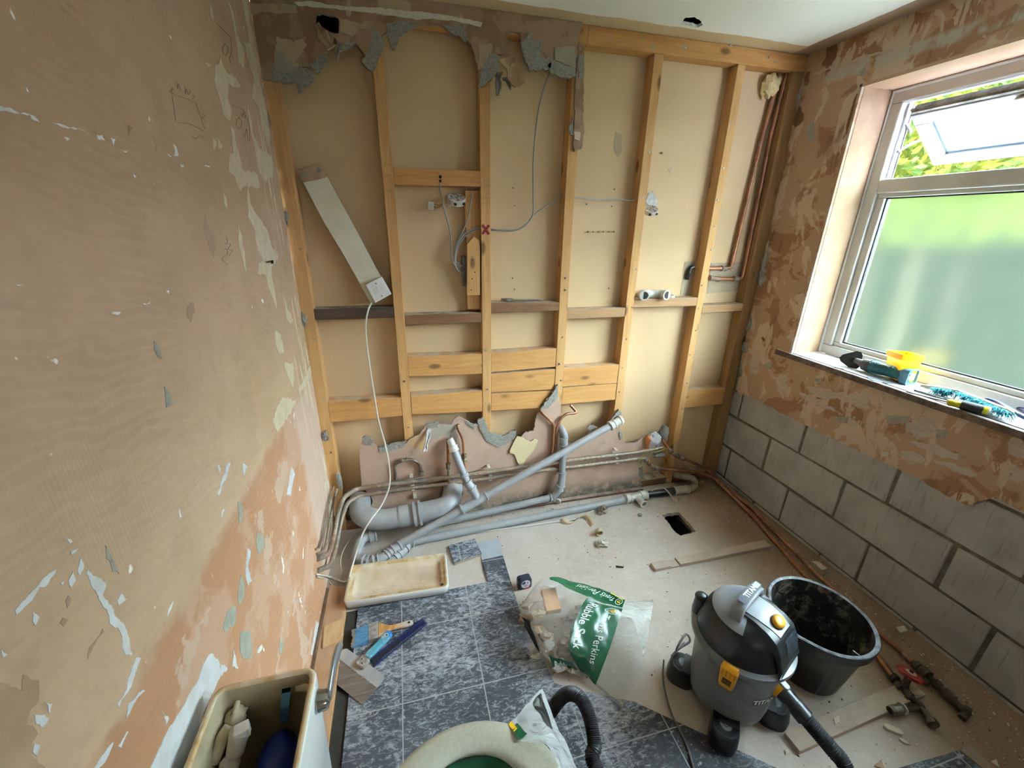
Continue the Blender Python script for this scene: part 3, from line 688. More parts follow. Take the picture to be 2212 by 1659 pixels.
t.t.links.new(t.b.outputs[0], x.inputs[1]); t.t.links.new(tl.outputs[0], x.inputs[2]); t.t.links.new(x.outputs[0], t.t.nodes['Material Output'].inputs['Surface'])
leaf_m = t.m
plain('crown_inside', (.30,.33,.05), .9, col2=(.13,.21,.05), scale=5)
def tree(name, label, c, r, n, seed):
    rnd = random.Random(seed)
    o = thing(name, label, 'tree', (c[0],c[1],-.9))
    m = MB()
    for i in range(n):
        while True:
            d = V((rnd.uniform(-1,1), rnd.uniform(-1,1), rnd.uniform(-1,1)))
            if .35 < d.length < 1: break
        p = V(c) + V((d.x*r[0], d.y*r[1], d.z*r[2]))
        e = R3(rnd.uniform(0,6), rnd.uniform(0,6), rnd.uniform(0,6))
        s = rnd.uniform(.018,.042)
        m.add([(0,-s*1.5,0),(s*.7,0,s*.15),(0,s*1.5,0),(-s*.7,0,s*.15)], [(0,1,2),(0,2,3)], 0, M4.Translation(p) @ e)
    m.build('foliage', leaf_m, o)
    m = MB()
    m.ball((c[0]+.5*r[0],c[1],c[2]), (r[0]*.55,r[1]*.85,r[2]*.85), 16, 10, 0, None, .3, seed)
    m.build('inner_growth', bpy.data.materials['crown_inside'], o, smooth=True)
    m = MB()
    m.tube([(c[0],c[1],-.9),(c[0]+.1,c[1],.4),(c[0],c[1]+.1,c[2]+.3)], [.12,.1,.04], 8)
    for i in range(7):
        a = i*.9
        m.tube([(c[0],c[1],c[2]-.5+i*.12),(c[0]+r[0]*.6*math.cos(a),c[1]+r[1]*.6*math.sin(a),c[2]+.1+i*.12)], [.04,.012], 6)
    m.build('trunk', plain('bark_'+name, (.12,.09,.06), .9), o)
tree('garden_tree', 'yellow green leafy tree outside, seen through the open window vent', (6.5,1.7,3.1), (1.5,2.2,1.7), 26000, 1)
th = thing('screen_hedge', 'added tall conifer hedge screening sky light behind the frosted panes', 'hedge', (9.4,5,-.9))  # added to block sky light so the frosted panes stay green
rnd = random.Random(19)
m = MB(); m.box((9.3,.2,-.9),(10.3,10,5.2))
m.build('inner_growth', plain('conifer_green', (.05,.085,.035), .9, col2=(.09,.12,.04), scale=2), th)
m = MB()
for i in range(5000):
    p = V((9.25+rnd.uniform(-.3,.1), rnd.uniform(.1,10), rnd.uniform(-.9,5.4)))
    s = rnd.uniform(.06,.13)
    m.add([(0,-s*1.5,0),(s*.7,0,s*.15),(0,s*1.5,0),(-s*.7,0,s*.15)], [(0,1,2),(0,2,3)], 0, M4.Translation(p) @ R3(rnd.uniform(0,6), rnd.uniform(0,6), rnd.uniform(0,6)))
m.build('foliage', plain('conifer_leaf', (.10,.13,.04), .7, col2=(.06,.10,.04), scale=1.5), th)
hd = thing('garden_hedge', 'tall green hedge along the end of the garden, blurred by the frosted pane', 'hedge', (8.2,-2.5,-.9))
rnd = random.Random(9)
m = MB()
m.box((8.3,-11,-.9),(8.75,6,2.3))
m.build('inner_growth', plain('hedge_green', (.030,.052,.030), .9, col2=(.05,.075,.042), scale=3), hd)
m = MB()
for i in range(5000):
    p = V((8.25+rnd.uniform(-.25,.1), rnd.uniform(-11,6), rnd.uniform(-.9,2.45)))
    s = rnd.uniform(.05,.11)
    m.add([(0,-s*1.5,0),(s*.7,0,s*.15),(0,s*1.5,0),(-s*.7,0,s*.15)], [(0,1,2),(0,2,3)], 0, M4.Translation(p) @ R3(rnd.uniform(0,6), rnd.uniform(0,6), rnd.uniform(0,6)))
m.build('foliage', plain('hedge_leaf', (.045,.075,.035), .7, col2=(.075,.10,.04), scale=3), hd)
tree('garden_shrub', 'mid green shrub outside behind the frosted pane', (5.4,-5.2,1.0), (1.2,1.5,1.4), 3000, 2)

# ---------------------------------------------------------------- timber frame of the partition
pine_z = wood('pine_upright', 2, (.60,.345,.145), (.44,.225,.08), dust=.5)
pine_x = wood('pine_crosswise', 0, (.56,.295,.105), (.42,.195,.062), dust=.8)
dark_x = wood('old_dark_timber', 0, (.10,.06,.04), (.055,.034,.024), dust=.5)
brown_x = wood('old_brown_timber', 0, (.24,.115,.055), (.145,.07,.035), dust=.9)
tan_x = wood('dusty_tan_timber', 0, (.42,.24,.12), (.28,.15,.075), dust=.9)
stud_shaded = wood('shaded_corner_pine', 2, (.36,.20,.085), (.24,.125,.05))  # darker pine, the corner's shade put into the colour
nail_m = plain('nail_head', (.30,.30,.32), .35, .8)
hole_m = plain('drilled_hole', (.015,.012,.01), .9)

def stud(xa, xb, z0, z1, label, mat, nails=(), y0=0.0, name='timber_stud', seed=0):
    m = MB()
    n = 14
    rnd = random.Random(seed)
    # sawn faces, very slightly bowed
    vs, fs = [], []
    for i in range(n+1):
        z = lerp(z0, z1, i/n)
        b = .0012*math.sin(i*.7+seed)
        vs += [(xa+b,y0,z),(xb+b,y0,z),(xb+b,YB-.0005,z),(xa+b,YB-.0005,z)]
    for i in range(n):
        for j in range(4): fs.append((i*4+j, i*4+(j+1) % 4, i*4+4+(j+1) % 4, i*4+4+j))
    fs += [(3,2,1,0), tuple(range(n*4, n*4+4))]
    m.add(vs, fs, 0)
    o = mono(name, label, 'stud', m, mat, bevel=.0025, group='upright studs of the partition')
    ORG[o] = o.location.copy()
    for x, z in nails: MB().tube([(x,y0+.004,z),(x,y0-.0045,z-.001)], .0042, 7).build('nail', nail_m, o)
    return o
nz = lambda x, zs: [(x+random.Random(int(z*97)).uniform(-.012,.012), z) for z in zs]
ST = [
 stud(.238,.296,0,2.34,'pine stud in the left corner against the scraped pink wall', pine_z, nz(.275,(.5,.8,1.1,1.5)), seed=1),
 stud(.648,.694,.049,2.34,'pine stud to the right of the leaning white board', pine_z, nz(.67,(.6,.86,1.2,1.35)), seed=2),
 stud(1.072,1.119,.05,2.34,'pine stud marked with a dark red cross', pine_z, nz(1.1,(.7,.78,1.0)), seed=3),
 stud(1.482,1.530,.05,2.34,'pine stud with the torn board strip down its right edge', pine_z, nz(1.51,(.8,.9,1.05,1.3,1.36)), seed=4),
 stud(1.870,1.917,.05,2.34,'pine stud with the grey cable entering its left face', pine_z, nz(1.9,(.7,.85,1.02,1.2,1.4,1.56,1.75,1.95)), seed=5),
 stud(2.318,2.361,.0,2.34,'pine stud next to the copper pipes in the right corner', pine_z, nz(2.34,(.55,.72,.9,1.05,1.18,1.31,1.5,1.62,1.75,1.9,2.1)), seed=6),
 stud(2.640,2.712,0,2.34,'shaded pine stud in the right corner behind the copper pipes', stud_shaded, nz(2.69,(.6,.9)), y0=.004, seed=7)]
# red cross on the third stud
c = V([(1.0937,-.0008,1.5872)][0])
m = MB()
for s in (1, -1):
    m.prism([(-.026,-.0055),(.026,-.0065),(.026,.0055),(-.026,.0065)], 0, .0008, 'XY', 0, None, M4.Translation(c) @ R3(PI/2,0,0) @ M4.Rotation(s*math.radians(52),4,'Z'))
ORG[ST[2]] = ST[2].location.copy()
m.build('red_cross', plain('dark_red_tape', (.21,.012,.015), .5), ST[2])
pm = plain('pencil_on_wood', (.20,.12,.05), .8)
for si, ls in ((1, [(.6565,-.0006,1.8453),(.6879,-.0006,1.838),(.6503,-.0006,1.7976),(.6905,-.0006,1.801),(.6528,-.0006,1.7403),(.7011,-.0006,1.7419)]), (2, [(1.0737,-.0006,1.7733),(1.1206,-.0006,1.7731),(1.0753,-.0006,1.7236),(1.1184,-.0006,1.723),(1.0866,-.0006,1.7946),(1.11,-.0006,1.803),(1.0772,-.0006,1.6985),(1.1096,-.0006,1.7032)])):
    m = MB()
    xa, xb = ((.652,.690), (1.076,1.115))[si-1]
    cl = lambda q: (min(max(q[0], xa), xb), q[1], q[2])
    for i in range(0, len(ls), 2): m.tube([cl(q) for q in ls[i:i+2]], .0006, 4)
    rnd = random.Random(si)
    for x, y, z in ls[::2]:
        m.tube([cl((xa+.008+k*.0035, y, z+rnd.uniform(-.012,.005))) for k in range(6)], .0005, 4)
    ORG[ST[si]] = ST[si].location.copy()
    m.build('pencil_mark', pm, ST[si])

m = MB(); m.box((1.545,0,2.341),(XR-.003,YB,HC-.001))
m.box((XL+.003,.001,2.341),(1.545,YB,HC-.001))
mono('top_plate', 'long pine top plate under the ceiling across the stud wall', 'beam', m, pine_x, bevel=.003)
for o in (COL.objects['top_plate'],):
    ORG[o] = o.location.copy()
    for x, z in [(1.5591,2.3903),(1.6478,2.3702),(1.7144,2.3702),(1.8022,2.3889),(1.8565,2.3641),(2.0205,2.3748),(2.2541,2.4078),(2.2828,2.4053),(2.4783,2.3824),(2.5152,2.3674)]:
        MB().tube([(x,.003,z),(x,-.004,z-.002)], .004, 7).build('nail', nail_m, o)
m = MB(); 
for a, b in ((.298,2.316),(2.363,2.638)): m.box((a,-.003,0),(b,YB-.001,.048))
mono('sole_plate', 'dark dusty sole plate on the floor under the studs', 'beam', m, brown_x, bevel=.003)

def noggin(x0, x1, q0, q1, label, mat, y0=0.002, kn=0, d=YB, group='short cross timbers between the studs'):
    """q0, q1: (bottom, top) heights at the left and the right end"""
    m = MB()
    vs = [(x0,y0,q0[0]),(x1,y0,q1[0]),(x1,y0,q1[1]),(x0,y0,q0[1]),(x0,d-.001,q0[0]),(x1,d-.001,q1[0]),(x1,d-.001,q1[1]),(x0,d-.001,q0[1])]
    m.add(vs, [(3,2,1,0)[::-1],(4,7,6,5),(0,4,5,1),(3,2,6,7),(0,3,7,4),(1,5,6,2)], 0)
    return mono('noggin', label, 'timber', m, mat, bevel=.002, group=group)
def zs(p): return [q[1] for q in p]
def nog(xa, xb, pts, label, mat, **k):
    z = zs(pts)     # left bottom, left top, right bottom, right top
    return noggin(xa+.0006, xb-.0006, (z[0],z[1]), (z[2],z[3]), label, mat, **k)
s1, s2, s3, s4, s5, s6, s7 = .296, .648, 1.072, 1.482, 1.870, 2.318, 2.640
e2, e3, e4, e5, e6 = .694, 1.119, 1.530, 1.917, 2.361
hi = nog(e2, s3, [(.7028,1.7638),(.7024,1.8299),(1.0695,1.7694),(1.0702,1.8332)], 'pine cross timber with two drilled holes, high between the studs', pine_x)
nog(s1, s2, [(.2962,1.1889),(.2972,1.2377),(.6436,1.1848),(.6478,1.2356)], 'blackened cross timber behind the white cable', dark_x)
nog(e2, s3, [(.6969,1.1489),(.6982,1.1963),(1.0601,1.1461),(1.0607,1.1954)], 'dark brown dusty cross timber left of the stud with the red cross', brown_x)
nog(e3, s4, [(1.1174,1.1935),(1.1175,1.2446),(1.4737,1.1938),(1.4738,1.2373)], 'brown cross timber carrying the adjustable spanner', brown_x)
nog(e4, s5, [(1.5339,1.1474),(1.5307,1.1944),(1.8659,1.1455),(1.8652,1.1965)], 'tan cross timber just right of the spanner shelf', tan_x)
nog(e5, s6, [(1.9241,1.1973),(1.9211,1.2403),(2.3042,1.1938),(2.3039,1.2411)], 'weathered cross timber carrying the white pipe fittings', tan_x)
nog(e6, s7, [(2.3657,1.1492),(2.3593,1.1949),(2.6686,1.1556),(2.6645,1.197)], 'dusty pinkish cross timber in the right corner below the copper elbows', tan_x)
nog(e2, s3, [(.6957,.8821),(.6987,.9897),(1.0569,.871),(1.0581,.9805)], 'upper orange pine board of the lower pair left of the red cross stud', pine_x)
nog(e2, s3, [(.6975,.67),(.6999,.7751),(1.0543,.651),(1.0557,.7763)], 'lower orange pine board of the pair left of the red cross stud', pine_x)
nog(s1, s2, [(.3067,.6681),(.306,.7797),(.6431,.6675),(.6464,.772)], 'orange pine board crossed by the white cable near the left corner', pine_x)
nog(e3, s4, [(1.1142,.8747),(1.1145,.9823),(1.4649,.8822),(1.4618,.9881)], 'topmost of three stacked pine boards right of the red cross stud', pine_x)
nog(e3, s4, [(1.1139,.758),(1.1142,.8669),(1.4749,.747),(1.4683,.8685)], 'middle of three stacked pine boards right of the red cross stud', pine_x)
nog(e3, s4, [(1.1136,.6507),(1.1139,.7526),(1.4949,.6368),(1.4891,.7402)], 'lowest of three stacked pine boards right of the red cross stud', pine_x)
nog(e4, s5, [(1.5295,.7594),(1.5225,.8702),(1.8663,.7554),(1.856,.8699)], 'upper pine board of the pair above the bent copper stub', pine_x)
nog(e4, s5, [(1.5307,.6509),(1.5243,.7542),(1.8696,.6493),(1.8607,.7529)], 'lower pine board of the pair above the bent copper stub', pine_x)
nog(e6, s7, [(2.3551,.5488),(2.343,.666),(2.6465,.5504),(2.666,.6612)], 'pine cross timber low in the right corner', pine_x)
ORG[hi] = hi.location.copy()
for (x, y, z), r in zip([(.8928,.0015,1.8021),(.8921,.0015,1.7855)], (.007,.006)): MB().tube([(x,y+.003,z),(x,y-.0006,z)], r, 12).build('drilled_hole', hole_m, hi)

# vertical boards on the left of the third stud
q = [(1.0059,1.7539),(1.0723,1.7619)]
m = MB(); m.box((q[0][0],.03,[(.9932,1.2104)][0][1]),(s3-.001,YB-.001,q[0][1]))
mono('backing_board', 'shaded upright pine board beside the stud with the red cross', 'timber', m, pine_z, bevel=.002)
m = MB()
m.prism([(1.0001,1.2835),(1.0054,1.5206),(1.039,1.5558),(1.0663,1.5375),(1.0645,1.282)], .004, .0295, 'XZ')
o = mono('pointed_board', 'short pine board with a pointed top beside the stud with the red cross', 'timber', m, pine_z, bevel=.0015)
ORG[o] = o.location.copy()
for x, y, z in [(1.0285,.004,1.4514),(1.041,.004,1.3933),(1.0269,.004,1.3628),(1.0214,.004,1.3098)]: MB().tube([(x,y+.002,z),(x,y-.0008,z)], .003, 8).build('screw_hole', hole_m, o)

# ---------------------------------------------------------------- what is left of the old plasterboard
core_m = plain('grey_gypsum', (.31,.29,.255), .95, col2=(.20,.185,.165), scale=130, bump=1.0, bscale=45, lo=.4, hi=.65)
lite_core = plain('pale_gypsum', (.56,.55,.52), .95, col2=(.36,.35,.33), scale=50, bump=1.0)
t = NT('brown_paper_face')
v = t.co()
n1 = t.noise(v, 7, 5, .6); n2 = t.noise(v, 5, 4, .6, .4)
c = t.mix(t.step(n1, .46, .50), (.26,.155,.095), (.34,.22,.145))
c = t.mix(t.step(n2, .60, .615), c, (.44,.33,.22))
t.bump(n1, .3, .004)
paper_top = t.out(c, .85, 0, .2)
t = NT('pink_paper_face')
v = t.co()
n1 = t.noise(v, 6, 4, .6); n2 = t.noise(v, 16, 5, .65)
c = t.mix(t.step(n1, .38, .66), (.50,.345,.265), (.42,.285,.215))
zz = t.math('ADD', t.axis(2, v), t.mul(n2, .12))
c = t.mix(t.mul(t.step(zz, .155, .085), t.step(n2, .35, .55)), c, (.13,.115,.085))
c = t.mix(t.mul(t.step(n2, .62, .68), .4), c, (.33,.24,.18))
paper_low = t.out(c, .85, 0, .2)

def flap(m, a, b, w0, w1, curl, mi=0, nu=6, nv=8, seed=0, back=None):
    """a torn flap hanging from line a..b direction; a,b: start and tip; w: half widths; curl: outward bend"""
    a, b = V(a), V(b)
    d = b-a
    s = V((d.z,0,-d.x)).normalized()
    rnd = random.Random(seed)
    ph = rnd.uniform(0,6)
    def f(u, v_):
        wd = lerp(w0, w1, v_)*(1+.25*math.sin(v_*9+ph))
        p = a + d*v_ + s*((u-.5)*2*wd)
        j = noise.noise(p*45+V((seed,0,0)))
        return (p.x+j*.006, p.y - curl*v_*v_ - abs(u-.5)*.02*math.sin(v_*3) + j*.006, p.z+j*.008)
    m.grid(f, nu, nv, mi)

def pieces(name, polys, d0, d1, amp, stp, mat, parent, seed=0):
    for i, p in enumerate(polys):
        m = MB()
        m.prism(rough(p, amp, i+seed, stp), d0, d1, 'XZ')
        m.build(name, mat, parent)
tp = thing('torn_plasterboard', 'torn remains of brown plasterboard hanging along the top left of the stud wall', 'plasterboard', (.9,0,2.1))
low_edge = [(.2302,2.125),(.2464,2.1056),(.283,2.1044),(.3128,2.1111),(.3491,2.1221),(.389,2.1545),(.4182,2.1545),(.452,2.1864),(.4863,2.2001),(.5054,2.2331),(.5147,2.2597),(.5361,2.2412),(.5779,2.2401),(.594,2.2495),(.6129,2.2277),(.6236,2.2128),(.6548,2.2157),(.6766,2.2497),(.6953,2.2857),(.7116,2.2951),(.7199,2.2829),(.747,2.3092),(.7955,2.3299),(.8528,2.3333),(.9173,2.3332),(.9631,2.3289),(1.0092,2.3121),(1.0358,2.2901),(1.0522,2.2527),(1.0619,2.2026),(1.0685,2.1684),(1.0969,2.1882),(1.1253,2.2595),(1.1676,2.2635),(1.1889,2.2712),(1.1918,2.3165),(1.181,2.3349),(1.2161,2.3468),(1.241,2.3438),(1.2527,2.3056),(1.2826,2.2742),(1.3423,2.2564),(1.3724,2.2533),(1.4197,2.2217),(1.4884,2.2336),(1.4954,2.294),(1.5085,2.4176)]
top_poly = [(XL+.002,HC-.002)] + rough([(XL+.002,low_edge[0][1])]+low_edge, .004, 31, .014, False) + [(low_edge[-1][0],HC-.002)]
top_poly = holed(top_poly, rough([(.4677,2.3201),(.4942,2.3254),(.5229,2.3236),(.5396,2.3179),(.5339,2.2718),(.5104,2.272),(.4937,2.2779),(.4693,2.2904),(.4591,2.2993)], .003, 2, .01))
m = MB(); m.prism(top_poly, -.0125, -.0012, 'XZ', 0, 1); m.build('paper_face', [paper_top, core_m], tp)
pieces('torn_core', [[(.2779,2.1393),(.3165,2.1322),(.364,2.1416),(.3836,2.1564),(.4164,2.1408),(.4312,2.1207),(.3981,2.0965),(.3646,2.0695),(.3581,2.104),(.3107,2.0974),(.2773,2.1026)], [(.4202,2.1675),(.4655,2.1978),(.4894,2.2),(.4702,2.1667),(.4395,2.1375)],
    [(.6089,2.1898),(.6382,2.2351),(.663,2.3001),(.6863,2.287),(.699,2.2568),(.6799,2.2178),(.6434,2.1631),(.62,2.1774)], [(.7108,2.3206),(.7645,2.334),(.8269,2.3276),(.7941,2.3111),(.7545,2.2861),(.735,2.239),(.7178,2.2587)],
    [(.9207,2.3375),(.97,2.3426),(1.0166,2.3448),(1.0187,2.2936),(1.0085,2.2898),(.9889,2.3097),(.9494,2.3191)], [(1.0828,2.2156),(1.1181,2.2642),(1.1568,2.2593),(1.1464,2.2154),(1.1215,2.1726),(1.0893,2.1494),(1.0646,2.1503)],
    [(1.2415,2.3099),(1.2798,2.353),(1.2953,2.3208),(1.3314,2.33),(1.3341,2.2671),(1.386,2.2747),(1.373,2.2353),(1.2841,2.2187),(1.2609,2.2603)], [(1.3575,2.2457),(1.3939,2.2667),(1.4871,2.2453),(1.493,2.2186),(1.4666,2.206),(1.4201,2.2094),(1.3815,2.2181)], [(.5175,2.2339),(.567,2.2491),(.5843,2.243),(.5518,2.2216),(.5299,2.2143),(.5233,2.1847),(.5165,2.2026)]], -.0175, -.003, .005, .01, core_m, tp)
pieces('bare_skim', [[(1.3916,2.3103),(1.4815,2.3218),(1.4911,2.2457),(1.394,2.2668)], [(.301,2.1928),(.3276,2.2004),(.3448,2.166),(.3656,2.1523),(.3757,2.1427),(.333,2.1285),(.2942,2.1356)]], -.0182, -.012, .002, .012, plain('grey_skim_patch', (.34,.30,.24), .9, col2=(.28,.25,.2), scale=20), tp)
m = MB()
for i, p in enumerate([[(.3932,2.3479),(.4536,2.3596),(.4983,2.355),(.5677,2.3554),(.6754,2.365),(.906,2.3716),(1.0842,2.3627),(1.0772,2.3474),(.9836,2.3558),(.873,2.3524),(.8216,2.3437),(.6979,2.3473),(.5723,2.345),(.4968,2.3436),(.4058,2.3397)]]):
    m.prism(rough(p, .002, i, .012), -.0137, -.0125, 'XZ', 0)
m.build('textured_paint_strip', plain('cream_textured_paint', (.66,.62,.52), .85, col2=(.56,.51,.41), scale=60, bump=.8), tp)
pieces('bare_paper', [[(.2408,2.3283),(.3949,2.3409),(.4,2.3197),(.3459,2.3113),(.2801,2.3089),(.2399,2.2949)], [(.54,2.3201),(.6097,2.3099),(.6531,2.3221),(.6635,2.3053),(.6075,2.2893),(.5809,2.266),(.5413,2.2824)], [(1.0698,2.2903),(1.1251,2.2985),(1.1181,2.2586),(1.0828,2.2156),(1.0652,2.2026)], [(.3145,2.1889),(.3317,2.1905),(.3614,2.1623),(.3544,2.1538),(.3234,2.1743)]], -.0135, -.0125, .003, .012, plain('tan_bare_paper', (.42,.315,.20), .85, col2=(.35,.25,.16), scale=18), tp)
m = MB()
P = [(1.1815,-.014,2.2556),(1.228,-.05,2.1483),(.4578,-.013,2.2889),(.5075,-.055,2.2045),(1.1482,-.005,2.2062),(1.143,-.03,2.1169),(1.1832,-.01,2.1902),(1.1924,-.04,2.1362),(.6281,-.014,2.2548),(.5305,-.013,2.2429),(.5202,-.03,2.1821),(.2967,-.014,2.1818)]
fm, sm = plain('tan_board_flap', (.46,.33,.21), .85, col2=(.34,.22,.13), scale=10), plain('dark_gypsum_shred', (.19,.17,.15), .9, col2=(.3,.28,.26), scale=40)
for nm, a, b, w0, w1, cu, sd, mt, th in (('hanging_flap',0,1,.028,.03,.02,3,fm,.006),('hanging_flap',2,3,.014,.016,.02,5,fm,.006),('torn_shred',4,5,.016,.006,.01,7,sm,.005),('torn_shred',6,7,.012,.004,.015,8,sm,.005),('torn_shred',9,10,.008,.003,.01,9,sm,.005)):
    m = MB(); flap(m, P[a], P[b], w0, w1, cu, 0, seed=sd); m.build(nm, mt, tp, solid=th)
# strip of board left on the fourth stud
m = MB()
sp = [(1.4953,2.3356),(1.5181,2.339),(1.5292,2.2977),(1.5329,2.2074),(1.542,2.069),(1.5515,2.0037),(1.5441,1.9426),(1.512,1.9287),(1.5014,1.9607),(1.503,2.0272),(1.497,2.1298),(1.4971,2.253)]
m.prism(rough(sp, .003, 6, .012), -.0125, -.0006, 'XZ', 0, 1)
m.prism(rough([(1.4757,2.0184),(1.4941,2.0652),(1.501,1.9936),(1.4894,1.9962)], .002, 6, .012), -.010, -.0006, 'XZ', 1, 1)
m.prism(rough([(1.5004,2.2942),(1.5247,2.2994),(1.5304,2.2126),(1.5054,2.2105)], .003, 5, .012), -.0165, -.0126, 'XZ', 1, 1)
m.prism(rough([(1.503,2.0103),(1.5334,2.0088),(1.5319,1.9753),(1.5069,1.9806)], .002, 5, .012), -.0135, -.0126, 'XZ', 2, 2)
mono('plasterboard_strip', 'narrow torn strip of plasterboard left on the edge of a stud below the top remains', 'plasterboard', m, [paper_top, core_m, plain('pale_paper', (.6,.5,.36), .8)])

# ---- lower remains behind the pipes
lw = thing('lower_plasterboard', 'pink torn plasterboard behind the grey waste pipes at the foot of the wall', 'plasterboard', (1.2,0,.03))
contour = [(.4183,.5034),(.4407,.5744),(.4591,.5771),(.4861,.5494),(.51,.5018),(.547,.4902),(.5946,.4963),(.6475,.51),(.6754,.5369),(.7293,.5608),(.7632,.6167),(.8114,.6165),(.8553,.6049),(.8952,.5946),(.9098,.6261),(.9374,.6432),(.9729,.6145),(1.0087,.565),(1.0369,.5855),(1.0556,.5957),(1.0834,.5516),(1.1116,.5014),(1.1794,.4561),(1.2383,.4598),(1.2779,.4605),(1.3166,.5045),(1.3665,.5075),(1.3779,.6038),(1.4111,.6422),(1.4331,.7019),(1.4664,.7295),(1.4944,.7625),(1.5214,.6474),(1.5283,.5351),(1.5896,.401),(1.645,.3772),(1.7059,.4268),(1.714,.482),(1.7314,.5045),(1.7888,.4737),(1.8507,.5118),(1.8792,.5534),(1.9069,.5617),(1.9193,.4019),(1.9715,.3489),(2.0409,.3499),(2.0942,.3874)]
right = [(2.0835,.3703),(2.0936,.2997),(2.1042,.1554),(2.0961,.0936),(2.1461,.0039)]
lowp = rough(contour, .004, 41, .012, False) + rough(right, .004, 42, .012, False) + [(right[-1][0],.004),(.405,.004)] + rough([(.4036,.2846),(.4086,.3967)], .003, 4, .012, False)
hl = [(.8813,.157)][0]; hl2 = (.435,.20)
lowp = holed(lowp, [(hl[0]+.068*math.cos(a*PI/8), hl[1]+.068*math.sin(a*PI/8)) for a in range(16)])
m = MB(); m.prism(lowp, -.0125, -.0045, 'XZ', 0, 1); m.build('paper_face', [paper_low, core_m], lw)
pieces('torn_core', [[(.4379,.5704),(.4553,.58),(.4883,.5546),(.4788,.5262),(.4384,.536)], [(.7588,.6177),(.8292,.6201),(.8234,.5908),(.7748,.5912)],
    [(1.0371,.6134),(1.0743,.6197),(1.1067,.5287),(1.1789,.4941),(1.2564,.5277),(1.2554,.4798),(1.2086,.4477),(1.1598,.4266),(1.0922,.4671),(1.0549,.5449)], [(.9729,.62),(1.009,.591),(1.0367,.588),(1.0177,.5594),(.9815,.5939)], [(1.4005,.6488),(1.4661,.7299),(1.4948,.783),(1.4973,.7069),(1.4503,.6493),(1.4112,.6323)],
    [(1.8483,.5293),(1.8907,.5912),(1.9095,.5729),(1.9063,.5065),(1.8626,.4999)], [(1.6995,.4952),(1.7301,.514),(1.7557,.4723),(1.7269,.4305)], [(1.9145,.4375),(1.9317,.4355),(1.9409,.3882),(1.9231,.3845)], [(2.0894,.1616),(2.1122,.1653),(2.126,.0686),(2.0949,.098)], [(.5105,.5073),(.5967,.5218),(.6572,.5246),(.6374,.4916),(.5497,.4722),(.5165,.4815)]], -.0175, -.004, .004, .008, core_m, lw)
m = MB(); P = [(.7789,-.014,.5862),(.7471,-.045,.4753)]
flap(m, P[0], P[1], .011, .008, .01, 0, seed=2)
m.build('torn_shred', lite_core, lw, solid=.006)
pieces('bare_patch', [[(.669,.508),(.6844,.5414),(.747,.5643),(.7548,.5483),(.7366,.4638),(.6981,.484)]], -.0135, -.0126, .002, .012, plain('tan_bare_patch', (.48,.32,.16), .85), lw)
pieces('bare_patch', [[(.7746,.5862),(.8641,.6044),(.9176,.5907),(.9338,.5277),(.9136,.4677),(.8884,.5329),(.8695,.5146),(.8525,.5422),(.7973,.5129),(.7859,.5498)]], -.0135, -.0126, .003, .012, plain('grey_bare_patch', (.36,.32,.26), .9, col2=(.42,.33,.26), scale=16), lw)
# cream flake leaning on it
m = MB()
fp = rough([(1.2641,.4901),(1.2944,.4806),(1.3084,.47),(1.3199,.4567),(1.348,.4443),(1.367,.4602),(1.3899,.4454),(1.3668,.3872),(1.3235,.3341),(1.3021,.2933),(1.2824,.2929),(1.2676,.3292),(1.25,.3746),(1.2251,.3839),(1.2222,.3964),(1.238,.4336)], .0025, 3, .01)
m.prism(fp, -.0225, -.0182, 'XZ')
mono('plaster_flake', 'large cream painted flake of plaster stuck to the lower pink board', 'plaster', m, plain('cream_flake', (.72,.60,.36), .8, col2=(.68,.55,.32), scale=10))
# small torn scraps on the left wall's far edge
m = MB()
for i, (x, y, z) in enumerate([(.3011,-.012,.3265),(.2669,-.012,.6004),(.2545,-.012,1.1951),(.2456,-.012,1.623),(.2402,-.012,1.9708)]):
    m.ball((x-.004,y,z), (.016,.008,.028 if i else .05), 8, 6, 0, None, .7, i+3)
struct(m.build('trim_3', core_m))

# ---------------------------------------------------------------- pipes
t = NT('tarnished_copper')
v = t.co()
n1 = t.noise(v, 9, 4); n2 = t.noise(v, 45, 4, .65)
c = t.mix(t.step(n1, .4, .62), (.27,.165,.11), (.20,.17,.13))
c = t.mix(t.mul(t.step(n2, .5, .7), .8), c, (.42,.36,.29))
copper_old = t.out(c, .55, .35, .4)
t = NT('brown_copper')
v = t.co()
c = t.mix(t.step(t.noise(v, 7, 4), .4, .65), (.36,.15,.07), (.19,.085,.05))
c = t.mix(t.mul(t.step(t.noise(v, 40, 4), .52, .7), .5), c, (.40,.30,.22))
copper_brown = t.out(c, .45, .5, .5)
copper_bright = plain('bright_copper', (.55,.22,.09), .3, .85, col2=(.30,.12,.06), scale=12)
copper_dull = plain('dull_copper', (.34,.14,.06), .45, .6, col2=(.17,.08,.05), scale=9)
brass_m = plain('old_brass', (.34,.27,.15), .45, .7, col2=(.16,.13,.09), scale=50)
clip_m = plain('grubby_white_plastic', (.66,.62,.52), .5, col2=(.45,.40,.32), scale=30)
t = NT('grey_waste_plastic')
v = t.co()
n1 = t.noise(v, 8, 5, .6)
nz_ = t.axis(2, t.node('ShaderNodeNewGeometry').outputs['Normal'])
c = t.mix(t.step(n1, .35, .65), (.34,.345,.355), (.27,.275,.29))
c = t.mix(t.mul(t.mul(t.step(nz_, .2, .9), t.step(t.noise(v, 22, 5, .7), .35, .65)), .6), c, (.46,.41,.36))
grey_pvc = t.out(c, .42, 0, .45)
grey_pvc2 = plain('grey_socket_plastic', (.40,.41,.425), .36, col2=(.31,.32,.335), scale=12, spec=.5)
white_pvc = plain('white_waste_plastic', (.74,.72,.67), .38, col2=(.58,.54,.47), scale=14, spec=.5)
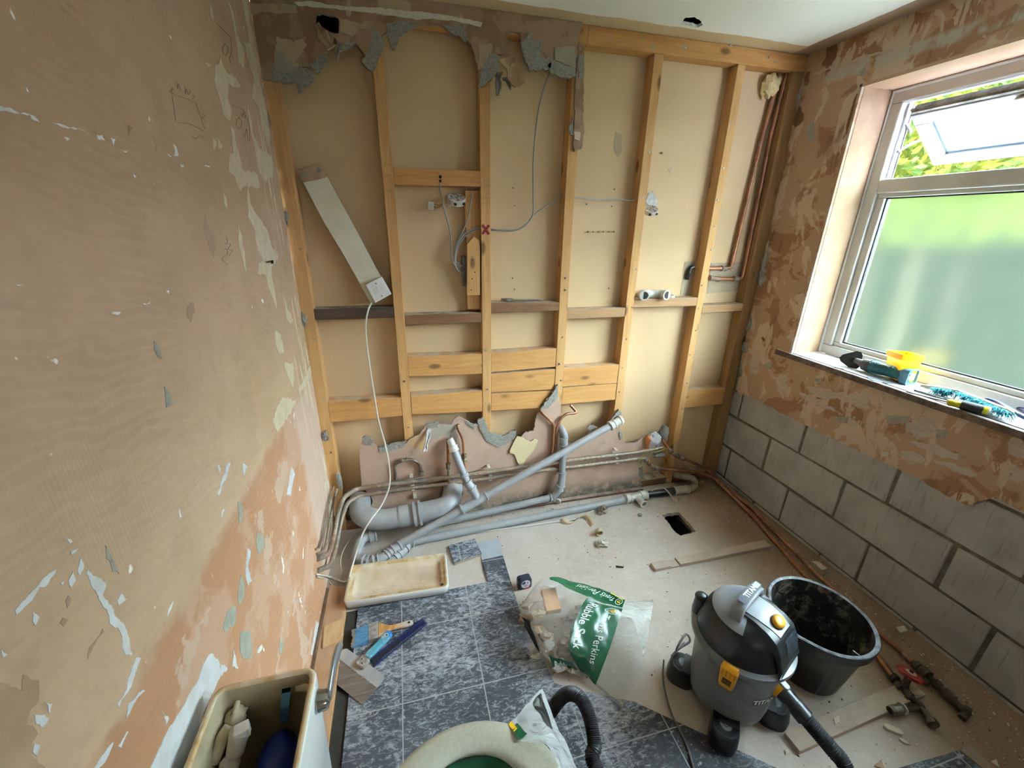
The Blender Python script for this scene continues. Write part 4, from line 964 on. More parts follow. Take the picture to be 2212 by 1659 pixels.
black_pvc = plain('black_waste_plastic', (.016,.017,.02), .35, col2=(.06,.055,.05), scale=20, lo=.55, hi=.8)
inside_m = plain('dark_pipe_inside', (.03,.028,.025), .8)

def pipe(name, pts, r, mat, parent, n=14, bend=0, smooth=50):
    m = MB()
    m.tube(fillet(pts, bend) if bend else pts, r, n)
    return m.build(name, mat, parent, smooth=smooth)
def collar(name, a, b, r, mat, parent, lip=.003, lw_=.007, lips=(1,1), n=20, bore=0):
    lip = lip*1.5
    if mat is grey_pvc: mat = grey_pvc2
    """a socket from a to b with raised rims"""
    m = MB()
    L = (V(b)-V(a)).length
    pr = []
    if lips[0]: pr += [(r*.9,0),(r+lip,0),(r+lip,lw_),(r,lw_+.002)]
    else: pr += [(r*.9,0),(r,0)]
    if lips[1]: pr += [(r,L-lw_-.002),(r+lip,L-lw_),(r+lip,L),(r*.9,L)]
    else: pr += [(r,L),(r*.9,L)]
    if bore: pr += [(bore,L),(bore,L*.3),(0,L*.3)]
    m.lathe(pr, n, 0, along(a, b))
    if bore:
        k = len(pr)
        for i in range(len(m.f)): pass
    return m.build(name, mat, parent, smooth=40)
def cut(pts, a, b):
    """points a..b of a straight run given as two ends"""
    A, B = V(pts[0]), V(pts[1])
    return A.lerp(B, a), A.lerp(B, b)

# --- upper and lower copper runs along the foot of the wall
G = 'copper pipes along the foot of the stud wall'
up = thing('copper_pipe', 'upper of the two long copper pipes clipped along the lower pink plasterboard', 'pipe', (1.2,-.035,.4), group=G)
pts = [(.249,-.4593,.2316),(.272,-.3538,.1589),(.279,-.247,.1641),(.295,-.1552,.2289),(.325,-.1277,.3024)] + [(.3754,-.04,.2846),(.5463,-.04,.2902),(.9477,-.04,.2869),(1.6203,-.04,.2987),(2.0228,-.04,.2946),(2.2204,-.04,.3061)]
pipe('tube', fillet(pts, .03), .0125, copper_old, up)
lo_ = thing('copper_pipe', 'lower of the two long copper pipes clipped along the lower pink plasterboard', 'pipe', (1.2,-.03,.36), group=G)
pts2 = [(.249,-.4836,.1899),(.272,-.3665,.0988),(.285,-.2585,.1158),(.305,-.1366,.184),(.335,-.0939,.248)] + [(.3936,-.036,.2407),(.6902,-.036,.2443),(1.0917,-.036,.2445),(1.4366,-.036,.2513),(1.6258,-.036,.2472),(2.0707,-.036,.2461),(2.1208,-.036,.2395)]
pipe('tube', fillet(pts2, .03), .0115, copper_old, lo_)
# short joints soldered into the runs
for par, ps in ((up, [(.6339,-.04,.2916),(.9294,-.04,.2865)]), (lo_, [(.8554,-.036,.2369),(.9076,-.036,.2382)])):
    collar('joint', ps[0] if par is lo_ else V(ps[0]), V(ps[0])+V((.05,0,.002)), .0145, copper_old, par, 0, .004, (0,0))
# pipe clips screwed to the board
for i, (px, py, pz) in enumerate([(.667,-.03,.3039),(.6709,-.03,.2523),(1.0958,-.03,.3052),(1.1038,-.03,.2514),(1.8924,-.03,.3155),(1.9057,-.03,.2546)]):
    m = MB()
    m.box((px-.009,-.05,pz-.019),(px+.009,-.0126,pz-.0155)).box((px-.009,-.052,pz-.014),(px+.009,-.0126,pz+.0155) if i < 0 else (px+.009,-.0455,pz-.011)).box((px-.009,-.05,pz+.014),(px+.009,-.0126,pz+.018))
    c_ = m.build('pipe_clip', clip_m, up if i % 2 == 0 else lo_, bevel=.0015)
m = MB(); (px, py, pz) = [(.677,-.02,.1864)][0]
m.box((px-.009,-.034,pz-.016),(px+.009,-.0126,pz+.016)).box((px-.006,-.038,pz-.012),(px+.006,-.034,pz-.006)).box((px-.006,-.038,pz+.006),(px+.006,-.034,pz+.012))
mono('empty_clip', 'single empty white pipe clip on the board above the big soil pipe', 'clip', m, clip_m, bevel=.0015)
# earth clamps and wires
earth_m = plain('green_yellow_wire', (.42,.44,.05), .4)
for par, pp, ww in ((up, [(2.2596,-.04,.2911)][0], [(2.2472,-.056,.3016),(2.2214,-.058,.3093),(2.1948,-.056,.2983),(2.1663,-.052,.2863)]), (lo_, [(2.1056,-.036,.2314)][0], [(2.0915,-.054,.2539),(2.0674,-.056,.2549),(2.0479,-.05,.234),(2.0542,-.045,.2099),(2.0994,-.03,.1844)])):
    m = MB(); m.cbox((pp[0],pp[1]-.016,pp[2]),(.02,.012,.026)).cbox((pp[0]+.002,pp[1]-.023,pp[2]+.004),(.009,.012,.009))
    m.build('earth_clamp', steel_m, par, bevel=.002)
    pipe('earth_wire', spline(ww), .0022, earth_m, par, 6)
# right-hand ends: elbows, then down to the floor and along the block wall
er = thing('copper_tail', 'copper pipe rising from the right wall to the wrapped end by the corner stud', 'pipe', (2.6,-.3,0), group='copper pipes on the floor by the block wall')
pts = [(2.2073,-.03,.3652),(2.2519,-.05,.2977),(2.2991,-.055,.2575),(2.3427,-.058,.2297),(2.382,-.06,.2137),(2.4468,-.065,.1819)] + [(2.5919,-.0031,.085),(2.6308,-.0307,.06),(2.6451,-.1194,.035),(2.6464,-.2512,.025),(2.6648,-.3722,.016),(2.5835,-.8909,.016),(2.5494,-1.2087,.018),(2.5425,-1.3415,.022)]
pipe('tube', fillet(pts, .04), .0105, copper_brown, er)
for a, b in (([(2.277,-.053,.2761)][0], [(2.3216,-.056,.2416)][0]), ([(2.3359,-.057,.2334)][0], [(2.3707,-.06,.2186)][0])):
    collar('elbow_fitting', a, b, .0135, copper_old, er, .002, .006)
el = thing('copper_tail', 'lower copper pipe curving from its elbow fittings to the floor along the block wall', 'pipe', (2.5,-.4,0), group='copper pipes on the floor by the block wall')
pts = [(2.1208,-.036,.2395),(2.1385,-.045,.1949),(2.1766,-.05,.1652),(2.2109,-.05,.1604),(2.3493,-.06,.1295)] + [(2.4877,-.0717,.11),(2.554,-.0756,.085),(2.6109,-.1056,.06),(2.6225,-.2328,.03),(2.6237,-.3763,.016),(2.523,-.8523,.016),(2.4405,-1.2626,.018),(2.4007,-1.3644,.022)]
pipe('tube', fillet(pts, .03), .0105, copper_brown, el)
for a, b in (([(2.1328,-.046,.2065)][0], [(2.166,-.049,.173)][0]), ([(2.1766,-.05,.1652)][0], [(2.2109,-.05,.1604)][0])):
    collar('elbow_fitting', a, b, .0135, copper_old, el, .002, .006)
# two chased pipes low on the left wall
for i, (pp, lab) in enumerate((([(.262,.0249,.2905),(.258,-.0464,.2932),(.256,-.2145,.2814),(.255,-.366,.2566),(.255,-.4244,.2606),(.247,-.4597,.2835)], 'thin dark pipe running down the left wall nearest the corner'), ([(.285,-.0379,.3003),(.27,-.0988,.2625),(.262,-.2089,.2205),(.26,-.3316,.1991),(.258,-.3914,.2069),(.248,-.4563,.2547)], 'second thin pipe on the left wall beside the copper bends'))):
    m = MB(); m.tube(fillet(pp, .02), .0065 if i else .005, 10)
    mono('thin_pipe', lab, 'pipe', m, copper_old, smooth=50)

# --- copper tails
loop = thing('pipe_loop', 'dark inverted U of copper pipe on the pink board, left of the white plug', 'pipe', (.66,-.03,.43))
pipe('tube', fillet([(.5816,-.024,.28),(.5874,-.03,.4113),(.6339,-.03,.4222),(.6774,-.03,.4221),(.7193,-.03,.3875),(.7202,-.024,.316)], .035), .0095, plain('blackened_copper', (.10,.07,.055), .5, .4, col2=(.2,.15,.11), scale=30), loop)
for a, b in (([(.5812,-.025,.2748)][0], [(.5836,-.026,.3048)][0]), ([(.7211,-.025,.3105)][0], [(.7213,-.026,.3349)][0]), ([(.6242,-.03,.4221)][0], [(.6532,-.03,.4224)][0])):
    collar('joint', a, b, .0115, copper_old, loop, .0015, .004)
def tail(label, pts, r, fit, mat, n=0):
    o = thing('copper_tail', label, 'pipe', pts[0], group='copper tails standing up from the pipe runs')
    pipe('tube', fillet(pts, .03), r, mat, o)
    for a, b in fit:
        m = MB(); d = (V(b)-V(a))
        m.lathe([(r*1.1,0),(r*1.75,.0),(r*1.75,d.length*.38),(r*1.3,d.length*.42),(r*1.3,d.length*.55),(r*1.75,d.length*.6),(r*1.75,d.length),(r*1.1,d.length)], 6, 0, along(a, b))
        m.build('compression_nut', brass_m, o, bevel=.001)
    return o
a = tail('straight bright copper tail with a brass coupling left of the white plug', [(.8716,-.036,.5204),(.8689,-.036,.3528)], .0085, [([(.8698,-.036,.3764)][0], [(.8697,-.036,.3408)][0])], copper_bright)
pipe('lower_tube', [(.8701,-.037,.3533),(.869,-.037,.257),(.8684,-.037,.2387)], .0105, copper_old, a)
m = MB(); m.tube([(.8716,-.036,.5215),(.8715,-.036,.5175)], .0065, 10); m.build('open_end', inside_m, a)
a = tail('bent copper tail with a brass coupling right of the white plug', [(.9309,-.02,.5951),(.9307,-.036,.5752),(.9566,-.036,.5103),(.9566,-.036,.4089),(.9582,-.036,.3703),(.9592,-.036,.304)], .0085, [([(.9569,-.036,.4206)][0], [(.9582,-.036,.3703)][0])], copper_brown)
m = MB(); m.tube([(.9302,-.0205,.5982),(.9308,-.0205,.5926)], .0075, 10); m.build('open_end', inside_m, a)
tail('left of two copper tails rising by the bent grey waste pipe', [(1.3994,-.012,.6311),(1.4077,-.03,.6212),(1.4424,-.03,.5859),(1.4807,-.03,.5467),(1.4823,-.03,.4141),(1.4764,-.034,.3365)], .0085, [], copper_brown)
tail('copper tail with the open bent stub reaching right under the pine boards', [(1.5939,.02,.6335),(1.6292,0,.5945),(1.6078,-.01,.5922),(1.5574,-.02,.6018),(1.5138,-.028,.5717),(1.4993,-.03,.518),(1.495,-.036,.354),(1.5178,-.036,.2623)], .0085, [], copper_brown)
# --- two risers in the right corner
G = 'copper risers in the right corner'
a = thing('copper_riser', 'left copper riser in the right corner, ending in the upper elbow', 'pipe', [(2.5461,.05,1.4076)][0], group=G)
pipe('tube', fillet([(2.6028,.045,2.3463),(2.5773,.05,2.0525),(2.5442,.05,1.4153),(2.5416,.05,1.3999),(2.5049,.05,1.395),(2.3926,.05,1.3958)], .03), .011, copper_brown, a)
collar('elbow_fitting', [(2.5112,.05,1.3949)][0], [(2.4797,.05,1.3951)][0], .0135, copper_old, a, .001, .004)
a = thing('copper_riser', 'right copper riser in the right corner, ending in the lower elbow', 'pipe', [(2.6429,.05,1.3411)][0], group=G)
pipe('tube', fillet([(2.6341,.035,2.3405),(2.6202,.04,2.0745),(2.6329,.045,1.363),(2.6292,.045,1.3392),(2.5916,.045,1.3344),(2.4697,.045,1.3387),(2.4059,.045,1.3447)], .03), .011, copper_dull, a)
collar('elbow_fitting', [(2.6042,.045,1.3356)][0], [(2.5719,.045,1.336)][0], .0135, copper_old, a, .001, .004)
collar('elbow_fitting', [(2.4703,.045,1.3361)][0], [(2.409,.045,1.3447)][0], .0135, copper_old, a, .001, .004)
a = thing('pipe_stub', 'small dark bent pipe stub in the square cut-out left of the corner stud', 'pipe', [(2.2757,.05,1.3714)][0])
pipe('tube', fillet([(2.2995,.05,1.4041),(2.2758,.05,1.4018),(2.2697,.05,1.3714),(2.2714,.06,1.337)], .02), .011, black_pvc, a)
m = MB()
for i, (x, y, z) in enumerate([(2.5405,.055,2.2835),(2.5566,.055,2.2966),(2.5732,.055,2.2783),(2.5509,.055,2.2666),(2.5999,.055,2.304),(2.6379,.055,2.3111)]): m.ball((x,y-.01,z), (.03,.025,.04) if i < 4 else (.016,.012,.03), 10, 7, 0, None, .6, i)
mono('expanding_foam', 'lump of yellow expanding foam beside the copper risers', 'foam', m, plain('yellow_foam', (.66,.53,.27), .8, col2=(.50,.37,.16), scale=20, bump=.7))
# --- wrapped pipe end
a = thing('wrapped_bag', 'white carrier bag wrapped round a pipe end beside the corner stud', 'bag', [(2.1566,-.03,.3317)][0])
m = MB()
c1 = [(2.1506,-.028,.3578)][0]
m.ball(c1, (.05,.03,.055), 22, 16, 0, None, .35, 3, 2.2)
for p in range(0): pass
t = NT('white_carrier_film')
v = t.co()
c = t.mix(t.step(t.noise(v, 30, 2), .62, .64), (.72,.70,.69), (.06,.09,.40))
c = t.mix(t.step(t.axis(0, t.co((1,1,1), (0,0,0), (0,0,0))), -.036, -.04), c, (.66,.20,.06))
t.bump(t.noise(v, 24, 5, .7, 1.5), 1.0, .02)
m.build('bag_film', t.out(c, .35, 0, .5), a, smooth=True)
m = MB(); m.ball([(2.2228,-.02,.3911)][0], (.033,.022,.055), 16, 12, 0, None, .7, 9, 3.0).ball([(2.2096,-.03,.248)][0], (.045,.016,.02), 14, 9, 0, None, .6, 4, 3.0)
t = NT('grey_carrier_film'); v = t.co(); t.bump(t.noise(v, 26, 5, .7, 1.5), 1.0, .02)
m.build('bag_tail', t.out((.33,.30,.26), .4, 0, .4), a, smooth=True)

# --- big soil pipe
so = thing('soil_pipe', 'large dusty grey soil pipe bend curving into the wall behind the waste pipes', 'pipe', (.6,-.12,.15))
arc = fillet([(.385,.03,.205),(.39,-.11,.165),(.49,-.135,.135),(.72,-.135,.148),(.865,-.14,.168),(.90,.03,.212)], .11, 10)
m = MB(); m.tube(arc, .055, 28); m.build('bend', grey_pvc, so, smooth=60)
def ring_on(name, a, b, r, mat, par, lip=.006):
    collar(name, a, b, r, mat, par, lip, .012)
ring_on('socket_rim', (.665,-.1355,.1455), (.705,-.1355,.1485), .0565, grey_pvc, so)
m = MB(); m.lathe([(.0552,0),(.0575,0),(.0575,.05),(.0552,.05)], 28, 0, along((.59,-.1355,.1415), (.665,-.1355,.1455))); m.build('coupling_sleeve', grey_pvc, so, smooth=40)
# broken rough opening on the left
m = MB(); m.prism(rough([(.33,.10),(.31,.22),(.35,.27),(.42,.26),(.45,.18),(.42,.08)], .006, 5, .02), -.0128, -.0122, 'XZ')
struct(m.build('trim_4', void_m))

# --- waste pipe A: long diagonal with a tee and plugged branch
A0, A1 = V((.58,-.243,.05)), V((1.861,-.05,.525))
A = lambda q: A0.lerp(A1, q)
wa = thing('waste_pipe', 'long grey waste pipe leaning diagonally up to a white coupling', 'pipe', A0)
pipe('tube', [A(-.03), A(.985)], .0205, grey_pvc, wa, 20)
collar('tee', A(.262), A(.375), .0245, grey_pvc, wa, .004, .008)
b0, b1, b2, b3 = [V(q) for q in [(1.0044,-.178,.2081),(.9912,-.155,.2511),(.955,-.135,.3085),(.8951,-.06,.4881)]]
pipe('branch', fillet([b0, b1, b2, b3], .03), .0195, grey_pvc, wa, 20)
collar('branch_socket', b1.lerp(b2,.25), b2, .024, grey_pvc, wa, .0035, .007)
pipe('branch_elbow', fillet([b0, b1, b2], .03), .0235, grey_pvc, wa, 20)
collar('branch_collar', b2.lerp(b3,.12), b2.lerp(b3,.22), .0225, grey_pvc, wa, .002, .005)
pl = b3 - (b3-b2).normalized()*.002
dd = (b3-b2).normalized()
collar('plug_nut', pl-dd*.022, pl+dd*.006, .025, white_pvc, wa, .002, .005)
m = MB(); m.lathe([(.024,0),(.0215,.002),(.018,.048),(.016,.05),(0,.05)], 20, 0, along(pl, pl+dd*.06)); m.build('plug', white_pvc, wa, smooth=40)
dA = (A1-A0).normalized()
collar('end_nut', A(.985)-dA*.022, A(.985)+dA*.012, .027, white_pvc, wa, .002, .006)
m = MB(); m.lathe([(.023,0),(.023,.05),(.0275,.05),(.0275,.064),(.021,.064),(.021,.02),(0,.02)], 20, 0, along(A(.985), A1+dA*.05)); m.build('end_coupling', white_pvc, wa, smooth=40)
# --- waste pipe B: behind it, elbowed up to the wall
wb = thing('waste_pipe', 'grey waste pipe low on the wall that elbows upright beside the copper tails', 'pipe', (1.2,-.09,0))
B0, B1 = V((.70,-.105,.03)), V((1.478,-.066,.069))
pipe('tube', [B0, B1], .0205, grey_pvc, wb, 20)
e = [V(q) for q in [(1.4742,-.064,.0675),(1.5194,-.064,.1103),(1.5371,-.062,.1723),(1.5436,-.058,.2337),(1.5397,-.05,.4333)]]
collar('socket', B1-V((.012,0,0)), B1+V((.012,0,0)), .0235, grey_pvc, wb, .003, .006)
pipe('elbow', fillet([e[0], e[1], e[2]], .03), .024, grey_pvc, wb, 20)
collar('elbow_socket', e[1].lerp(e[2],.1), e[1].lerp(e[2],.65), .025, grey_pvc, wb, .003, .006)
pipe('upright', [e[2], e[4]], .0185, grey_pvc, wb, 20)
collar('upright_socket', e[2], e[2].lerp(e[4],.25), .0225, grey_pvc, wb, .003, .006, (0,1))
top = [V(q) for q in [(1.5399,-.05,.4302),(1.5393,-.05,.4848),(1.5252,-.03,.5122),(1.5303,.02,.4989)]]
pipe('top_elbow', fillet(top, .03), .0215, grey_pvc, wb, 20)
collar('top_socket', V([(1.5411,-.05,.4117)][0]), V([(1.5376,-.05,.4669)][0]), .0225, grey_pvc, wb, .003, .006)
m = MB(); x, y, z = [(1.5267,-.055,.0423)][0]
m.lathe([(.014,-.006),(.017,-.006),(.017,.006),(.014,.006),(.014,-.006)], 20, 0, M4.Translation((x,y,.026)) @ R3(0,PI/2,PI/4)); m.build('pipe_bracket', white_pvc, wb, smooth=40)
# --- waste pipe C: on the floor, with white tee, black length and grey corrugated tail
wc = thing('waste_pipe', 'grey waste pipe lying on the floor with a white tee at its right end', 'pipe', (1.3,-.16,0))
C0, C1 = V((.64,-.205,.024)), V((1.93,-.134,.026))
pipe('tube', [C0, C1], .0215, grey_pvc, wc, 20)
collar('socket', V((.60,-.213,.026)), V((.655,-.205,.026)), .025, grey_pvc, wc, .003, .007)
q = [V(p) for p in [(1.946,-.1303,.03),(2.001,-.1236,.03),(2.0432,-.1236,.03),(2.0885,-.1242,.03)]]
collar('tee_nut', q[0]-V((.004,0,0)), q[0]+V((.034,0,0)), .0285, white_pvc, wc, .002, .008)
pipe('tee_body', [q[0], q[3]], .0245, white_pvc, wc, 20)
collar('tee_nut', q[2]+V((.004,0,0)), q[3]+V((.004,0,0)), .0285, white_pvc, wc, .002, .008)
br = [q[1]+V((.02,0,0)), q[1]+V((.028,-.085,-.002))]
collar('tee_branch', br[0], br[1], .0215, white_pvc, wc, .002, .006, (0,1), 20, .018)
m = MB(); m.tube([br[0].lerp(br[1],.55), br[0].lerp(br[1],.6)], .0185, 16); m.build('branch_opening', inside_m, wc)
k = [V(p) for p in [(2.0856,-.1235,.03),(2.2969,-.127,.03),(2.371,-.1286,.03)]]
pipe('black_length', [k[0], k[1]], .0225, black_pvc, wc, 20)
collar('grey_coupling', k[1]-V((.01,0,0)), k[2]+V((.02,0,0)), .0255, plain('beige_plastic', (.52,.46,.38), .5, col2=(.4,.35,.28), scale=20), wc, .003, .01)
kk, kt = k[2]+V((.02,0,0)), V([(2.3623,-.015,.0744)][0])
hp = spline([kk, kk+V((.035,.0,.002)), kk+V((.062,.018,.012)), kk+V((.058,.045,.040)), kt.lerp(kk+V((.058,.045,.040)), .45), kt], 9)
rr = [.0205 + (.0018 if i % 2 else 0) for i in range(len(hp)*3)]
hp2 = []
for i in range(len(hp)-1):
    for j in range(2): hp2.append(hp[i].lerp(hp[i+1], j/2))
m = MB(); m.tube(hp2, rr[:len(hp2)], 16); m.build('corrugated_tail', plain('taupe_hose', (.36,.31,.25), .6, col2=(.28,.24,.19), scale=20), wc, smooth=60)
# --- trap elbows at the left end
tr = thing('waste_elbows', 'cluster of grey waste elbows on the floor behind the upturned cistern lid', 'pipe', (.5,-.25,0))
z0 = .032
pipe('upper_elbow', fillet([(.455,-.135,.05),(.385,-.150,.05),(.368,-.235,z0)], .05, 8), .027, grey_pvc, tr, 20)
collar('upper_socket', (.425,-.142,.05), (.462,-.134,.05), .029, grey_pvc, tr, .004, .008)
pipe('lower_elbow', fillet([(.368,-.22,z0),(.372,-.285,z0),(.43,-.305,z0)], .05, 8), .0275, grey_pvc, tr, 20)
for i, (a, b) in enumerate((((.405,-.302,z0),(.435,-.31,z0)), ((.45,-.312,z0),(.48,-.308,z0)), ((.515,-.292,z0),(.535,-.277,z0+.003)), ((.548,-.268,z0+.005),(.585,-.246,z0+.012)))):
    collar('elbow_socket', a, b, .029, grey_pvc, tr, .004, .007)
pipe('middle_elbow', fillet([(.43,-.309,z0),(.50,-.306,z0),(.545,-.27,z0+.005)], .04, 8), .0272, grey_pvc, tr, 20)
pipe('link', [(.545,-.27,z0+.005),(.60,-.235,.053)], .024, grey_pvc, tr, 18)
wy = thing('waste_branch', 'small grey waste branch under the diagonal pipe behind the cistern lid', 'pipe', (.58,-.28,0))
pipe('tube', [(.53,-.335,.024),(.625,-.235,.026)], .0205, grey_pvc, wy, 18)
collar('socket', (.555,-.31,.025), (.578,-.285,.025), .0235, grey_pvc, wy, .003, .006)
m = MB(); m.lathe([(.0225,-.004),(.0265,-.004),(.0265,.004),(.0225,.004),(.0225,-.004)], 22, 0, along((.612,-.249,.026), (.64,-.22,.027))); m.build('bracket_ring', grey_pvc, wy, smooth=40)
# old batten at the foot of the wall and debris strip
m = MB(); m.box((.80,-.045,.0005),(2.12,-.0182,.016))
mono('floor_batten', 'dark reddish batten on the floor at the foot of the lower pink board', 'timber', m, wood('red_brown_batten', 0, (.16,.07,.045), (.10,.045,.03), dust=.6), bevel=.002)

# --- red gate valve and the fittings at the right
va = thing('gate_valve', 'old pipe valve with a red wheel on the floor near the block wall', 'valve', (2.40,-1.40,0))
dark_brass = plain('dark_brass', (.12,.10,.075), .6, .5, col2=(.06,.05,.04), scale=30)
p1 = [V(q) for q in [(2.3986,-1.3613,.026),(2.3945,-1.3868,.026),(2.3791,-1.4256,.026),(2.3797,-1.4583,.026),(2.3624,-1.5096,.026),(2.3548,-1.5254,.026)]]
pipe('body', p1, .0115, dark_brass, va, 12)
for i, (a, b, r) in enumerate(((0,.6,.017),(1,1.6,.021),(2,2.4,.017),(3,3.3,.016),(4,4.9,.019))):
    f_ = lambda s: p1[int(s)].lerp(p1[min(int(s)+1,5)], s-int(s))
    m = MB(); m.lathe([(r*.7,0),(r,.001),(r,(f_(b)-f_(a)).length),(r*.7,(f_(b)-f_(a)).length)], 6 if i % 2 else 12, 0, along(f_(a), f_(b))); m.build('nut', dark_brass, va, bevel=.0015)
wx = V([(2.4047,-1.3987,.085)][0])
ba = p1[1].lerp(p1[2], .5)
pipe('stem', [ba, wx], [.013, .009], dark_brass, va, 10)
ax = (wx-ba).normalized()
WM = M4.Translation(wx) @ ax.to_track_quat('Z','Y').to_matrix().to_4x4()
m = MB()
n = 48
vs = []
for z in (-.006, .008):
    for i in range(n):
        a = 2*PI*i/n; r = .037 + .003*(1 if math.cos(a*8) > 0 else -1)
        vs.append((r*math.cos(a), r*math.sin(a), z))
m.add(vs, [tuple(range(n))[::-1], tuple(range(n,2*n))] + [(i,(i+1) % n,n+(i+1) % n,n+i) for i in range(n)], 0, WM)
m.build('wheel', plain('worn_red_paint', (.34,.035,.028), .45, col2=(.24,.03,.025), scale=30), va, bevel=.003)
m = MB(); m.lathe([(0,.0095),(.016,.0095),(.016,.0085),(0,.0085)], 20, 0, WM); m.build('wheel_washer', plain('pale_worn_metal', (.55,.47,.38), .5), va)
m = MB(); m.lathe([(0,.017),(.006,.017),(.006,.009),(0,.009)], 6, 0, WM); m.build('spindle_nut', dark_brass, va)
side = [V(q) for q in [(2.3804,-1.4695,.026),(2.3259,-1.4637,.028),(2.2947,-1.4589,.03),(2.2527,-1.4532,.03)]]
pipe('side_outlet', side, .0105, dark_brass, va, 12)
ol = plain('dull_nickel', (.30,.27,.22), .4, .7, col2=(.16,.14,.11), scale=40)
m = MB(); L = (side[3]-side[2]).length; m.lathe([(.012,0),(.0165,0),(.0165,L*.7),(.0145,L*.75),(.0145,L),(.009,L),(.009,L*.5),(0,L*.5)], 8, 0, along(side[2], side[3])); m.build('outlet_nut', ol, va, bevel=.001)
m = MB(); m.lathe([(.012,0),(.0185,0),(.0185,.004),(.012,.004)], 16, 0, along(side[2]+V((.012,0,.0)), side[2])); m.build('white_washer', white_pvc, va)
vb = thing('pipe_fitting', 'line of dark pipe fittings on the floor between the red valve and the block wall', 'pipe', (2.5,-1.45,0))
p2 = [V(q) for q in [(2.539,-1.3383,.024),(2.5354,-1.369,.026),(2.5288,-1.4073,.026),(2.5259,-1.4447,.026),(2.523,-1.484,.024),(2.5201,-1.5103,.024),(2.5271,-1.5276,.024)]]
pipe('body', p2, .0115, dark_brass, vb, 12)
for i, (a, b, r) in enumerate(((0.2,.8,.018),(1,1.7,.022),(2.2,2.8,.017),(3.1,3.9,.018),(5,6,.02))):
    f_ = lambda s: p2[min(int(s),6)].lerp(p2[min(int(s)+1,6)], s-int(s))
    m = MB(); L = (f_(b)-f_(a)).length; m.lathe([(r*.7,0),(r,.001),(r,L),(r*.7,L)], 12 if i % 2 else 6, 0, along(f_(a), f_(b))); m.build('nut', dark_brass, vb, bevel=.0015)
pipe('down_elbow', [(2.525,-1.5209,.024),(2.4906,-1.5275,.016)], .012, dark_brass, vb, 10)
pipe('cross_link', [(2.4981,-1.3963,.026),(2.4968,-1.417,.026)], .013, dark_brass, vb, 10)

# ---------------------------------------------------------------- wiring and small things on the frame
wb_ = thing('mounting_board', 'white wooden strip with a bare top end, leaning between two studs', 'board', [(.5652,.03,1.2633)][0])
poly = [(.3094,1.8016),(.4039,1.832),(.4171,1.8079),(.4263,1.7852),(.5042,1.6068),(.5906,1.4044),(.6403,1.2952),(.5442,1.2531),(.5141,1.3284),(.4561,1.4653),(.3899,1.6049),(.3284,1.7611)]
m = MB(); m.prism(poly, .02, .036, 'XZ'); m.build('wood_strip', plain('raw_board_edge', (.46,.34,.21), .8, col2=(.36,.24,.14), scale=14, bump=.3), wb_, bevel=.001)
poly = [(.329,1.7604),(.3809,1.7709),(.4262,1.7845),(.5042,1.6068),(.5906,1.4044),(.6364,1.2997),(.5444,1.2554),(.5141,1.3284),(.4561,1.4653),(.3899,1.6049)]
m = MB(); m.prism(poly, .0186, .0201, 'XZ'); m.build('white_face', plain('yellowed_white_paint', (.72,.68,.55), .55, col2=(.64,.58,.43), scale=5), wb_)
for p in [(.3365,.02,1.7862),(.398,.02,1.8071)]:
    m = MB(); m.tube([(p[0],.021,p[2]),(p[0],.002,p[2])], .004, 8).lathe([(.004,0),(.0085,.0),(.0075,.003),(0,.004)], 12, 0, along((p[0],.004,p[2]), (p[0],.0,p[2]))); m.build('screw', steel_m, wb_, smooth=40)
sw = thing('fused_spur', 'white square fused switch plate at the foot of the leaning white board', 'switch', [(.5939,0,1.289)][0])
bx = [(V(q)) for q in [(.5344,-.012,1.3431),(.6083,-.012,1.3801),(.6446,-.012,1.3),(.5677,-.012,1.2603)]]
bxp = [(q.x, q.z) for q in bx]
cx_, cz_ = sum(q[0] for q in bxp)/4, sum(q[1] for q in bxp)/4
ins = lambda f: [(cx_+(a-cx_)*f, cz_+(b-cz_)*f) for a, b in bxp]
m = MB(); m.prism(ins(.96), -.004, .0185, 'XZ'); m.build('back_box', white_pvc, sw, bevel=.002)
m = MB(); m.prism(ins(1.0), -.012, -.004, 'XZ'); m.build('face_plate', plain('white_faceplate', (.82,.82,.82), .3), sw, bevel=.002)
ux, uz = V((bxp[1][0]-bxp[0][0], 0, bxp[1][1]-bxp[0][1])), V((bxp[0][0]-bxp[3][0], 0, bxp[0][1]-bxp[3][1]))
at_ = lambda a, b, y=-.0125: V((cx_, y, cz_)) + ux*a + uz*b
def quad(m, a0, a1, b0, b1, y0, y1):
    vs = [at_(a,b,y) for y in (y0,y1) for a, b in ((a0,b0),(a1,b0),(a1,b1),(a0,b1))]
    m.add(vs, [(0,1,2,3),(7,6,5,4),(0,4,5,1),(1,5,6,2),(2,6,7,3),(3,7,4,0)])
m = MB(); quad(m, -.06, .22, -.13, .16, -.0145, -.012); m.build('rocker', plain('white_rocker', (.78,.78,.78), .25), sw, bevel=.0008)
m = MB(); quad(m, -.27, -.14, -.15, .14, -.0135, -.012); m.build('fuse_carrier', plain('white_carrier', (.70,.70,.69), .3), sw, bevel=.0008)
for a, b in ((.03,.33),(.0,-.34)):
    m = MB(); q = at_(a,b); m.tube([(q.x,-.0115,q.z),(q.x,-.0145,q.z)], .0035, 10); m.build('screw', steel_m, sw)
